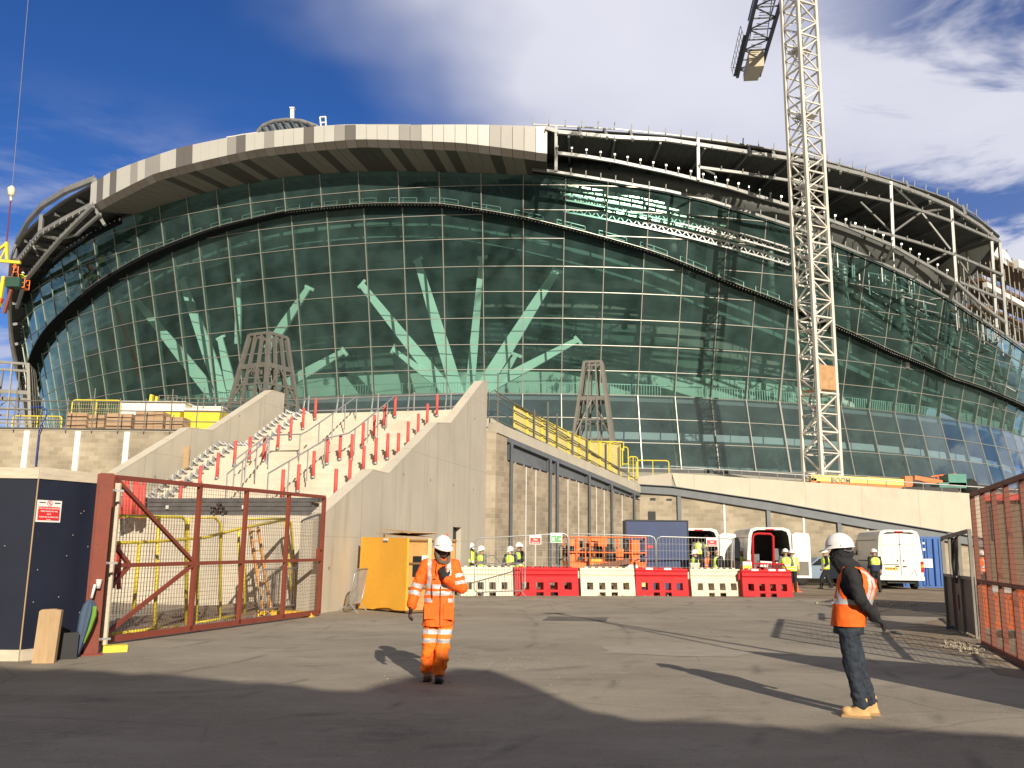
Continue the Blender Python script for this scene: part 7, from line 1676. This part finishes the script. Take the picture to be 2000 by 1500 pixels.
def helmet_mesh(c, tilt, yaw, s=1.0, n=28):
    """hard hat: dome with crown ridge, rim and peak; local front is -y"""
    R = Matrix.Rotation(yaw, 3, 'Z') @ Matrix.Rotation(tilt, 3, 'X'); c = Vector(c); mb = MB(); rows = []; m = 10
    for i in range(m+1):
        t = pi/2*i/m; row = []
        for j in range(n+1):
            u = 2*pi*j/n; k = 1+.05*max(0, cos(u*1))*0; ridge = .006*math.exp(-((sin(u-pi/2)*sin(t))/.12)**2) if False else 0
            x = .118*sin(t)*cos(u); y = .140*sin(t)*sin(u); z = .128*cos(t)+.0
            z += .006*math.exp(-(x/.02)**2)*cos(t)**.5 if t < pi/2 else 0; row.append((x, y, z))
        rows.append(row)
    flare = []; edge = []; under = []
    for j in range(n+1):
        u = 2*pi*j/n; f = max(0, -sin(u))**3; e = .008+.060*f; zz = -.018-.022*f+.0
        flare.append((.121*cos(u), .143*sin(u), -.012)); edge.append(((.121+e*.8)*cos(u), (.143+e)*sin(u), zz)); under.append(((.118+e*.75)*cos(u), (.14+e*.96)*sin(u), zz-.005))
    inn = [(.105*cos(2*pi*j/n), .126*sin(2*pi*j/n), -.012) for j in range(n+1)]
    rows += [flare, edge, under, inn]
    mb.grid([[c+R @ (Vector(p)*s) for p in r] for r in rows], smooth=True, flip=True); return mb
def helmet(parent, c, tilt=0, yaw=0, s=1.0, detail=True):
    o = helmet_mesh(c, tilt, yaw, s).build('hard_hat', M['helmet'], parent)
    if detail:
        R = Matrix.Rotation(yaw, 3, 'Z') @ Matrix.Rotation(tilt, 3, 'X'); c = Vector(c); mb = MB()
        for sx in (-1, 1):
            P = [c+R @ (V3(sx*.1195*cos(u), .1415*sin(u), .012)*s) for u in (-.9, -.7, -.5)]; mb.tube(P, .003, 4)
            mb.lathe([(.006, -.002), (.006, .002)], c+R @ (V3(sx*.1185, .02, .0)*s), 8, R @ Matrix.Rotation(pi/2, 3, 'Y'))
        mb.build('helmet_mark', M['navycl'], o)
    return o

def head_prims(c, yaw=0, tilt=0, s=1.0):
    """c = centre of skull; front -y"""
    R = Matrix.Rotation(yaw, 3, 'Z') @ Matrix.Rotation(tilt, 3, 'X'); c = Vector(c); q = lambda x, y, z: c+R @ (V3(x, y, z)*s)
    e = lambda p, r: ell_mesh(q(*p), tuple(k*s for k in r), R)
    P = [e((0, .012, .02), (.076, .096, .095)), e((0, -.022, -.045), (.058, .068, .072)), e((0, -.052, -.092), (.030, .028, .024)), e((0, -.07, .012), (.052, .020, .014)),
         cap_mesh(q(0, -.088, .005), q(0, -.108, -.034), .008*s, .0135*s), e((0, -.084, -.068), (.024, .014, .007)), e((0, -.082, -.079), (.020, .013, .007)),
         e((-.078, .01, -.015), (.010, .020, .032)), e((.078, .01, -.015), (.010, .020, .032)), e((-.038, -.062, -.028), (.024, .022, .02)), e((.038, -.062, -.028), (.024, .022, .02))]
    P.append(cap_mesh(q(0, .02, -.06), q(0, .035, -.17), .052*s, .058*s)); return P, q, R

# ---- the man in full orange hi-vis walking towards the camera
def man_orange():
    F = onG(853, 1330); F.z = 0
    t = thing('person', 'person in full orange hi-vis suit and white helmet, gloved hand raised to the chest', 'person', F, atan2(-F.x, F.y)*-1*0)
    # joints (x to the picture's right, -y towards the viewer)
    pel = V3(.0, 0, .92); ch_ = V3(.01, .01, 1.30); nk = V3(.02, .0, 1.46); hd = V3(.035, -.025, 1.60)
    shL, shR = V3(-.185, .01, 1.40), V3(.20, .01, 1.40); elL, elR = V3(-.285, .03, 1.12), V3(.275, -.03, 1.13); wrL, wrR = V3(-.335, -.03, .905), V3(.09, -.21, 1.235)
    hpL, hpR = V3(-.095, 0, .90), V3(.095, 0, .90); knL, knR = V3(-.10, -.01, .50), V3(.075, -.06, .50); anL, anR = V3(-.115, .06, .10), V3(.04, -.10, .09)
    HP, hq, HR = head_prims(hd, radians(22), radians(-4))
    pr = [loft_mesh([(0, 0, .84, .15, .10), (0, 0, .95, .15, .105), (.0, 0, 1.1, .135, .10), (.01, 0, 1.28, .165, .11), (.01, 0, 1.40, .15, .09), (.02, 0, 1.46, .07, .07)])]+HP
    pr += limb([shL, elL, wrL], [.05, .04, .028])+limb([shR, elR, wrR], [.05, .04, .028])+limb([hpL, knL, anL], [.085, .055, .042])+limb([hpR, knR, anR], [.085, .055, .042])
    pr += hand_prims(wrL, wrL-elL+V3(0, -.0, -.1), V3(-1, .2, 0), 1, .5, .94)+hand_prims(wrR, V3(-.35, .12, .93), V3(.1, -1, .1), -1, .9, .94)
    pr += [ell_mesh(anL+V3(0, -.05, -.055), (.04, .12, .035)), ell_mesh(anR+V3(0, -.05, -.05), (.04, .12, .035))]
    sculpt('body', pr, .0075, [M['skinD']], t, smooth=2)
    # jacket, one surface with sleeves
    jk = [loft_mesh([(-.005, 0, .655, .190, .155), (-.005, 0, .72, .193, .152), (.0, 0, .86, .190, .145), (0, 0, 1.0, .178, .135), (.005, 0, 1.12, .180, .135), (.01, 0, 1.28, .195, .14), (.01, .005, 1.38, .185, .12), (.015, .01, 1.43, .12, .10), (.02, .01, 1.47, .085, .085), (.02, .005, 1.50, .08, .08)], 32)]
    jk += limb([shL+V3(.02, 0, 0), elL, wrL+V3(.0, 0, .02)], [.085, .078, .068])+limb([shR+V3(-.02, 0, 0), elR, wrR+(elR-wrR)*.1], [.085, .082, .062])
    def band(p, z, hw=.025): return abs(p.z-z) < hw
    aL = (elL-shL).normalized(); 
    def jm(p, n):
        # sleeves
        if p.x < -.205-.0*(p.z) and p.z < 1.36 or (p.x < -.2 and p.z < 1.3):
            d = (p-wrL).dot((elL-wrL).normalized()); 
            if .125 < d < .175 or .215 < d < .265: return 1
            return 0
        if p.x > .205 or (p.y < -.15 and p.z > 1.08 and p.x > .07):
            dd = (p-elR).dot((shR-elR).normalized()); d2 = (p-elR).dot((wrR-elR).normalized())
            if p.x > .21 and (.03 < dd < .075 or .125 < dd < .165) and n.y < .4: return 1
            return 0
        if band(p, 1.145) or band(p, 1.062): return 1
        if 1.17 < p.z < 1.475:
            xl = -.115-(p.z-1.17)*.02; xr = .135+(p.z-1.17)*-.05
            if abs(p.x-xl) < .024 or abs(p.x-xr) < .024: return 1
        if band(p, .975, .024) and (p.x < -.07 or p.x > .125) and p.y < .1: return 1
        return 0
    sculpt('jacket', jk, .0085, [M['hivor'], M['tape']], t, jm, smooth=2, amp=.017, fr=8, cut=lambda p: p.z < .662 or (p.z > 1.492), ampfn=lambda p: 1.0 if p.z < 1.38 else .4)
    # jacket placket, pockets, drawcords
    mb = MB(); mb.beam((.035, -.165, .68), (.03, -.155, 1.14), .012, .008); 
    for x in (-.10, .135): mb.beam((x-.055, -.158, .865), (x+.055, -.158, .865), .008, .006)
    mb.tube([(-.02, -.15, 1.44), (-.035, -.162, 1.34), (-.02, -.165, 1.28)], .005); mb.tube([(-.08, -.15, 1.17), (-.075, -.165, 1.08), (-.065, -.165, 1.0)], .006); mb.tube([(.08, -.14, 1.42), (.10, -.16, 1.36)], .004)
    for z in (.78, .9, 1.03, 1.15): mb.lathe([(.007, -.003), (.007, .003)], (.032, -.165, z), 8, Matrix.Rotation(pi/2, 3, 'X'))
    mb.box((-.05, -.155, 1.235), (.04, .01, .012)); mb.build('jacket_trim', mat('dark_orange_seam', (.28, .05, .01), .8), t)
    mb = MB(); mb.T = Matrix.Identity(4)
    for x in (-.10, .135):
        for y0 in (-.158,): mb.prism([(x-.062, .75), (x+.062, .75), (x+.064, .93), (x-.064, .93)], (y0-.006, y0+.02))
    mb.build('patch_pocket', M['hivor'], t)
    tr = [loft_mesh([(0, 0, .66, .165, .125), (0, 0, .80, .16, .12), (0, 0, .9, .15, .11)], 28)]
    tr += limb([V3(-.083, 0, .70), knL, anL+V3(0, -.01, .035)], [.105, .093, .078])+limb([V3(.083, 0, .70), knR, anR+V3(0, .0, .03)], [.105, .093, .078])
    def tm(p, n):
        if band(p, .595, .026) or band(p, .488, .026): return 1
        return 0
    sculpt('trousers', tr, .0085, [mat('light_orange_hi_vis_trousers', (1.0, .21, .015), .75, var=.08, vs=6, bump=.25, bs=16), M['tape']], t, tm, smooth=2, amp=.018, fr=9, ampfn=lambda p: 1+.7*(p.z < .28))
    for a, nm, m_ in ((anL, 'boot', M['shoegrey']), (anR, 'boot', M['boot'])):
        b = [loft_mesh([(a.x, a.y+.0, .17, .05, .055), (a.x, a.y, .10, .052, .062), (a.x, a.y-.03, .06, .055, .10), (a.x, a.y-.045, .03, .056, .125), (a.x, a.y-.045, .012, .056, .125)]), ell_mesh((a.x, a.y-.12, .05), (.05, .06, .042))]
        o = sculpt(nm, b, .008, [m_], t, smooth=2); mb = MB(); mb.prism([(-.055, 0), (.055, 0), (.055, .018), (-.055, .018)], (a.y-.175, a.y+.075), lambda x, y, z: V3(a.x+x*(1 if y > a.y-.1 else .8), y, z)); mb.build('sole', M['black'], o)
    sculpt('glove', hand_prims(wrL, wrL-elL+V3(0, -.0, -.1), V3(-1, .2, 0), 1, .55, 1.14)+[cap_mesh(wrL, wrL+(elL-wrL)*.12, .036, .04)], .0055, [M['cloth']], t, smooth=1)
    sculpt('glove', hand_prims(wrR, V3(-.35, .12, .93), V3(.1, -1, .1), -1, .9, 1.14)+[cap_mesh(wrR, wrR+(elR-wrR)*.12, .038, .042)], .0055, [M['cloth']], t, smooth=1)
    # hood hanging round the face, collar
    hp = [ell_mesh(hq(0, .05, -.05), (.098, .075, .13), HR)]+limb([hq(-.088, .0, .03), hq(-.082, -.01, -.06), hq(-.06, -.05, -.15)], [.024, .03, .03])+limb([hq(.088, .01, .03), hq(.082, .0, -.06), hq(.055, -.05, -.15)], [.02, .024, .028])+limb([hq(-.06, -.05, -.15), hq(0, -.075, -.175), hq(.055, -.05, -.15)], [.03, .03, .028])
    sculpt('hood', hp, .008, [M['hood']], t, smooth=2, amp=.006, fr=20, cut=lambda p: (p-hq(0, -.10, -.03)).length < .078)
    sculpt('collar', [cap_mesh(V3(-.09, .03, 1.435), V3(-.03, -.09, 1.40), .035, .03), cap_mesh(V3(.13, .03, 1.44), V3(.06, -.09, 1.40), .035, .03), cap_mesh(V3(-.09, .03, 1.44), V3(.13, .03, 1.44), .035, .035)], .009, [M['hivor']], t, smooth=2)
    mb = MB()
    for sx in (-1, 1): mb.grid([[hq(sx*x, y, z) for x, y in ((.006, -.101), (.03, -.098), (.055, -.085), (.066, -.06))] for z in (.018, .004, -.012)], smooth=True)
    mb.beam(hq(-.01, -.102, .012), hq(.01, -.102, .012), .006); mb.beam(hq(-.07, -.06, .012), hq(-.08, .01, .01), .005); mb.beam(hq(.07, -.06, .012), hq(.08, .01, .01), .005); mb.build('sunglasses', M['glassdark'], t)
    mb = MB(); mb.grid([[hq(x*k, y, z) for x, y in ((-.045, -.065), (-.02, -.087), (.0, -.093), (.02, -.087), (.045, -.065))] for z, k in ((-.094, .7), (-.106, .6), (-.114, .4))], smooth=True); mb.beam(hq(-.022, -.098, -.058), hq(.022, -.098, -.058), .008, .007); mb.build('beard', M['black'], t)
    helmet(t, hq(0, .0, .045), radians(8), radians(22), 1.04)
man_orange()

# ---- the man seen from the side and behind, orange vest over black, hands clasped behind
def man_vest():
    F = onG(1682, 1398); F.z = 0
    t = thing('person', 'person in black hood, orange vest and dark jeans standing with hands clasped behind', 'person', F, radians(-108))
    # local: front -y, left +x ; lean backwards a little: hips forward of the heels
    hd = V3(0, -.115, 1.635); pelv = V3(0, -.12, .93)
    shL, shR = V3(.175, -.035, 1.41), V3(-.17, -.03, 1.42); elL, elR = V3(.245, .045, 1.15), V3(-.22, .12, 1.17); wrL, wrR = V3(.08, .18, .96), V3(-.04, .20, .97)
    hpL, hpR = V3(.09, -.08, .90), V3(-.09, -.07, .90); knL, knR = V3(.095, -.065, .49), V3(-.085, .0, .49); anL, anR = V3(.10, .0, .10), V3(-.10, .10, .10)
    HP, hq, HR = head_prims(hd, radians(-6), radians(4))
    tor = [(0, -.07, .84, .15, .11), (0, -.07, .95, .155, .115), (0, -.045, 1.1, .145, .115), (0, -.01, 1.28, .175, .13), (0, .0, 1.38, .165, .115), (0, -.02, 1.44, .09, .08), (0, -.05, 1.50, .06, .06)]
    pr = [loft_mesh(tor)]+HP+limb([shL, elL, wrL], [.052, .042, .03])+limb([shR, elR, wrR], [.052, .042, .03])+limb([hpL, knL, anL], [.09, .06, .043])+limb([hpR, knR, anR], [.09, .06, .043])
    hl = lambda s: hand_prims(wrL, V3(-.55, .55, -.35), V3(0, .6, .8), 1, .7, s); hr = lambda s: hand_prims(wrR, V3(.45, .5, -.5), V3(0, .6, .8), -1, .8, s)
    pr += hl(.92)+hr(.92)+[ell_mesh(anL+V3(0, -.05, -.055), (.04, .12, .035)), ell_mesh(anR+V3(0, -.05, -.05), (.04, .12, .035))]
    sculpt('body', pr, .008, [M['skinD']], t, smooth=2)
    sw = [loft_mesh([(x, y, z, rx+.022, ry+.022) for x, y, z, rx, ry in tor[:-1]])]+limb([shL, elL, wrL+(elL-wrL)*.1], [.082, .068, .052])+limb([shR, elR, wrR+(elR-wrR)*.1], [.082, .068, .052])
    sculpt('hooded_top', sw, .009, [M['cloth']], t, smooth=2, amp=.012, fr=10, cut=lambda p: p.z < .82)
    vs_ = [loft_mesh([(0, -.075, .87, .205, .17), (0, -.070, .95, .203, .172), (0, -.025, 1.1, .20, .188), (0, .025, 1.27, .21, .20), (0, .025, 1.36, .195, .178), (0, -.0, 1.43, .155, .13), (0, -.03, 1.475, .115, .10)], 36)]
    def vm(p, n):
        if abs(p.z-1.125) < .026: return 1
        r = abs(p.x)
        # tapes running over the shoulders and round the arm openings
        if p.z > 1.15 and abs(r-.13) < .02 and n.y > .45: return 1
        d = math.hypot((p.y+.02)*1.05, (p.z-1.31)*.72)
        if r > .10 and .158 < d < .19 and p.z > 1.1: return 1
        return 0
    def vc(p):
        if p.z < .88: return True
        if abs(p.x) > .12 and math.hypot((p.y+.03)*1.0, (p.z-1.33)*.62) < .115: return True
        if p.z > 1.40 and abs(p.x) < .07 and p.y < .0: return True
        return p.z > 1.47 and abs(p.x) < .09
    sculpt('hi_vis_vest', vs_, .0085, [M['hivor'], M['tape']], t, vm, smooth=2, amp=.009, fr=8, cut=vc)
    # faint dark lettering across the back (unreadable words in the photo)
    mb = MB(); random.seed(14)
    for r, (z, n) in enumerate(((1.33, 7), (1.19, 6))):
        for k in range(n):
            x = -.075+.15*k/(n-1); y = (.222 if z > 1.25 else .19)-abs(x)*.12; mb.box((x, y, z+random.uniform(-.004, .004)), (.012, .006, .03))
            if k % 2: mb.box((x+.006, y, z+.01), (.016, .006, .008))
    mb.build('back_print', mat('faded_red_print', (.45, .05, .01), .7), t)
    jn = [loft_mesh([(0, -.075, .80, .174, .15), (0, -.075, .90, .178, .15), (0, -.07, .99, .172, .145)], 28)]+limb([V3(.083, -.08, .80), knL, anL+V3(0, 0, .02)], [.105, .084, .070])+limb([V3(-.083, -.07, .80), knR, anR+V3(0, 0, .02)], [.105, .084, .070])
    sculpt('jeans', jn, .0085, [M['denim']], t, smooth=2, amp=.012, fr=12, ampfn=lambda p: 1+.6*(p.z < .25))
    for a in (anL, anR):
        b = [loft_mesh([(a.x, a.y, .19, .055, .062), (a.x, a.y, .10, .054, .066), (a.x, a.y-.035, .065, .055, .105), (a.x, a.y-.05, .03, .058, .135), (a.x, a.y-.05, .012, .058, .135)]), ell_mesh((a.x, a.y-.13, .055), (.052, .062, .045))]
        o = sculpt('boot', b, .008, [M['boottan']], t, smooth=2); mb = MB(); mb.prism([(-.058, 0), (.058, 0), (.058, .024), (-.058, .024)], (a.y-.19, a.y+.085), lambda x, y, z: V3(a.x+x*(1 if y > a.y-.1 else .85), y, z)); mb.build('sole', mat('tan_rubber_sole', (.38, .24, .11), .8), o)
    sculpt('glove', hl(1.08)+[cap_mesh(wrL, wrL+(elL-wrL)*.15, .036, .042)], .006, [M['cloth']], t, smooth=1); sculpt('glove', hr(1.08)+[cap_mesh(wrR, wrR+(elR-wrR)*.15, .036, .042)], .006, [M['cloth']], t, smooth=1)
    hd_ = [ell_mesh(hq(0, .02, -.02), (.094, .112, .115), HR)]+limb([hq(0, -.02, -.09), V3(0, -.03, 1.44)], [.092, .12])+[ell_mesh((0, -.01, 1.45), (.125, .10, .05)), ell_mesh(hq(0, -.06, -.07), (.06, .055, .06), HR)]
    sculpt('hood', hd_, .0085, [M['cloth']], t, smooth=2, amp=.007, fr=16, cut=lambda p: (p-hq(0, -.115, .0)).length < .055)
    mb = MB(); mb.tube([hq(.088, .06, .045), hq(.096, .05, .0), hq(.09, .10, -.01), hq(.05, .13, .0)], .006); mb.build('helmet_harness', M['greycl'], t)
    helmet(t, hq(0, .0, .05), radians(5), radians(-6), 1.03)
man_vest()

# ---- the gang behind the barriers (a couple of dozen pixels tall each)
def worker(label, x, Y, yaw, h=1.76, vest='lime', top='cloth', legs='cloth', skin='skinM', pose='down', step=0, bend=0, vtype='vest', z=0, pack=False, extra=None, sit=0, group='workers in hi-vis behind the barriers', name='person', px_world=None, hcol=True, vx=.016):
    p = px_world if px_world is not None else Vector((atY(x, 1080, Y).x, Y, z)); t = thing(name, label, 'person', p, yaw, group); s = h/1.78
    R = Matrix.Rotation(bend, 4, 'X')
    B = lambda x_, y_, z_: (Matrix.Translation((0, 0, .93)) @ R @ Matrix.Translation((0, 0, -.93)) @ V3(x_, y_, z_))*s
    hd = B(0, -.02, 1.60)
    shL, shR = B(.205, 0, 1.40), B(-.205, 0, 1.40)
    arms = {'down': ((.29, .02, 1.13), (.29, -.06, .90), (-.29, .02, 1.13), (-.29, -.06, .90)), 'front': ((.29, -.02, 1.14), (.11, -.27, 1.10), (-.29, -.02, 1.14), (-.09, -.27, 1.08)),
            'reach': ((.24, -.2, 1.3), (.2, -.42, 1.42), (-.24, .0, 1.14), (-.26, -.08, .9)), 'fold': ((.29, -.05, 1.15), (-.02, -.24, 1.14), (-.29, -.05, 1.15), (.04, -.26, 1.18)), 'carry': ((.24, .03, 1.13), (.22, -.16, .95), (-.25, .02, 1.12), (-.24, .02, .88))}[pose]
    eL, wL, eR, wR = (B(*a) for a in arms)
    st = step; L = lambda x_, y_, z_: V3(x_, y_, z_)*s
    kL, kR, aL, aR = L(.09, -.02-st*.4, .49), L(-.09, -.02+st*.2, .49), L(.10, -st*.5+.0, .09), L(-.10, st*.5, .09+st*.1)
    HP, hq, HR = head_prims(hd, 0, radians(8), s)
    tor = [(0, 0, .84, .165, .13), (0, 0, .95, .17, .135), (0, 0, 1.12, .17, .135), (0, 0, 1.30, .205, .15), (0, 0, 1.40, .175, .12), (0, .0, 1.48, .075, .07)]
    def lo(secs, g=0, n=20):
        vs, fs = loft_mesh([(a, b, c, d+g, e+g) for a, b, c, d, e in secs], n); return [B(*v) for v in vs], fs
    pr = [lo(tor)]+HP+limb([shL, eL, wL], [.078*s, .066*s, .046*s])+limb([shR, eR, wR], [.078*s, .066*s, .046*s])+limb([L(.09, 0, .88), kL, aL], [.112*s, .088*s, .07*s])+limb([L(-.09, 0, .88), kR, aR], [.112*s, .088*s, .07*s])
    pr += hand_prims(wL, wL-eL, V3(1, 0, .2), 1, .5, s*1.1)+hand_prims(wR, wR-eR, V3(-1, 0, .2), -1, .5, s*1.1)
    pr += [ell_mesh(aL+V3(0, -.05, -.045), (.05*s, .13*s, .045*s)), ell_mesh(aR+V3(0, -.05, -.045), (.05*s, .13*s, .045*s))]
    def bm_(p_, n_):
        if p_.z < .13*s: return 3
        if (p_-hd).length < .145*s and p_.z > hd.z-.13*s: return 0
        for w_ in (wL, wR):
            if (p_-w_).length < .11 and (p_-w_).length < (p_-(eL if w_ is wL else eR)).length*.5: return 0
        return 2 if p_.z < .93*s else 1
    sculpt('body', pr, vx, [M[skin], M[top], M[legs], M['boot']], t, bm_, smooth=1, amp=.008, fr=9)
    vsec = [(0, 0, .86, .205, .17), (0, 0, .98, .20, .17), (0, 0, 1.12, .195, .165), (0, 0, 1.30, .222, .175), (0, 0, 1.395, .18, .14), (0, 0, 1.445, .10, .10)]
    vp = [lo(vsec, 0, 24)]
    if vtype == 'jacket': vp += limb([shL, eL, wL+(eL-wL)*.1], [.105*s, .092*s, .072*s])+limb([shR, eR, wR+(eR-wR)*.1], [.105*s, .092*s, .072*s])
    def vm(p_, n_):
        z_ = p_.z/s
        if vtype == 'half' and z_ < 1.14: return 2
        if abs(z_-1.10) < .03 or (vtype != 'half' and abs(z_-.98) < .02): return 1
        if z_ > 1.13 and abs(abs(p_.x)-.10*s) < .026: return 1
        return 0
    sculpt('hi_vis_'+('jacket' if vtype == 'jacket' else 'vest'), vp, vx*.85, [M['hivor' if vest == 'orange' else vest], M['tape'], M['navycl']], t, vm, smooth=1, amp=.006, fr=9, cut=lambda p_: p_.z < .885*s)
    if hcol: helmet(t, hq(0, .0, .045), radians(10), 0, 1.14*s, detail=False)
    if pack: sculpt('backpack', [ell_mesh(B(0, .19, 1.22), (.16*s, .10*s, .22*s)), ell_mesh(B(0, .25, 1.10), (.12*s, .07*s, .10*s))], .02, [M['cloth']], t, smooth=1)
    if extra: extra(t, B, s, wL, wR, hq)
    return t
def hi_bag(t, B, s, wL, wR, hq): sculpt('carried_jacket', [ell_mesh(B(.05, -.22, .98), (.17, .09, .12)), ell_mesh(B(-.1, -.2, 1.04), (.1, .08, .09))], .02, [M['cloth']], t, smooth=1, amp=.02)
def mask(t, B, s, wL, wR, hq): sculpt('dust_mask', [ell_mesh(hq(0, -.085, -.055), (.05, .04, .05))], .01, [M['signwhite']], t, smooth=1)
J = radians
worker('person in a lime jacket holding a dark coat, leftmost behind the cream barrier', 919, 34.4, J(50), 1.80, top='lime', skin='skinD', pose='front', vtype='jacket', extra=hi_bag)
worker('shorter person in lime vest and grey sleeves facing the lime jacket', 941, 34.2, J(-52), 1.70, top='greycl', skin='skinM', pose='fold')
worker('person in a white helmet and white dust mask with a lime vest', 997, 34.4, J(-30), 1.70, top='navycl', pose='front', extra=mask)
worker('tall bare-armed person in a lime vest and black t-shirt looking down', 1015, 34.8, J(-62), 1.84, top='cloth', pose='front')
worker('person in red bending over behind the longer scissor lift', 1196, 38.2, J(150), 1.78, vest='redpost', top='navycl', pose='front', bend=J(-12))
worker('person in black with a lime vest half hidden behind the navy screen', 1354, 37.2, J(-80), 1.66, top='cloth', pose='front', bend=J(-8))
worker('person in a pale vest standing inside the back of the first van', 1364, 41.0, J(170), 1.62, vest='lime', top='greycl', z=.66, pose='down', hcol=False)
worker('person in a white helmet stooping in the rear doorway of the first van', 1384, 40.9, J(20), 1.70, top='greycl', z=.64, pose='front', bend=J(-14))
worker('person in an orange vest with folded arms behind the first van', 1383, 37.4, J(160), 1.66, vest='orange', top='cloth', legs='cloth', pose='fold', hcol=False)
worker('person in blue jeans and a lime vest wearing a black backpack', 1400, 37.2, J(200), 1.72, top='cloth', legs='jeans', pose='down', pack=True, hcol=False)
worker('person in a lime vest seen through the open cab door between the vans', 1447, 39.2, J(120), 1.76, top='cloth', pose='front')
worker('person in a lime vest and navy trousers standing at the second van doors', 1534, 36.6, J(185), 1.74, top='greycl', legs='navycl', pose='front')
worker('person in black reaching up to the open rear door of the second van', 1546, 37.0, J(165), 1.70, top='rope', legs='cloth', pose='reach')
worker('person in a lime vest striding left with a blue case beyond the second van', 1611, 40.5, J(-95), 1.76, top='cloth', legs='cloth', pose='carry', step=.5, skin='skinM')
worker('person in a lime and navy vest walking away towards the parked white van', 1707, 37.2, J(185), 1.78, top='cloth', legs='cloth', pose='carry', step=.3, vtype='half')
worker('person in an orange vest behind the far right gate', 1916, 38, J(40), 1.76, vest='orange', top='hivor', pose='down')
worker('person in a lime vest behind the far right gate beside the orange one', 1931, 40, J(-60), 1.76, top='white', pose='front', hcol=False)
for lab, x, y, ve, hz in (('person in orange in the raised boom lift basket', 27, 541, 'orange', True), ('person in a lime vest in the lower boom lift basket', 41, 561, 'lime', True)):
    q = atY(x, y, 96.4); worker(lab, x, 96.4, J(100), 1.8, vest=ve, top='hivor' if ve == 'orange' else 'lime', px_world=q, pose='reach', group='workers up in the boom lift basket', vx=.03)

bpy.data.scenes.remove(TMP)
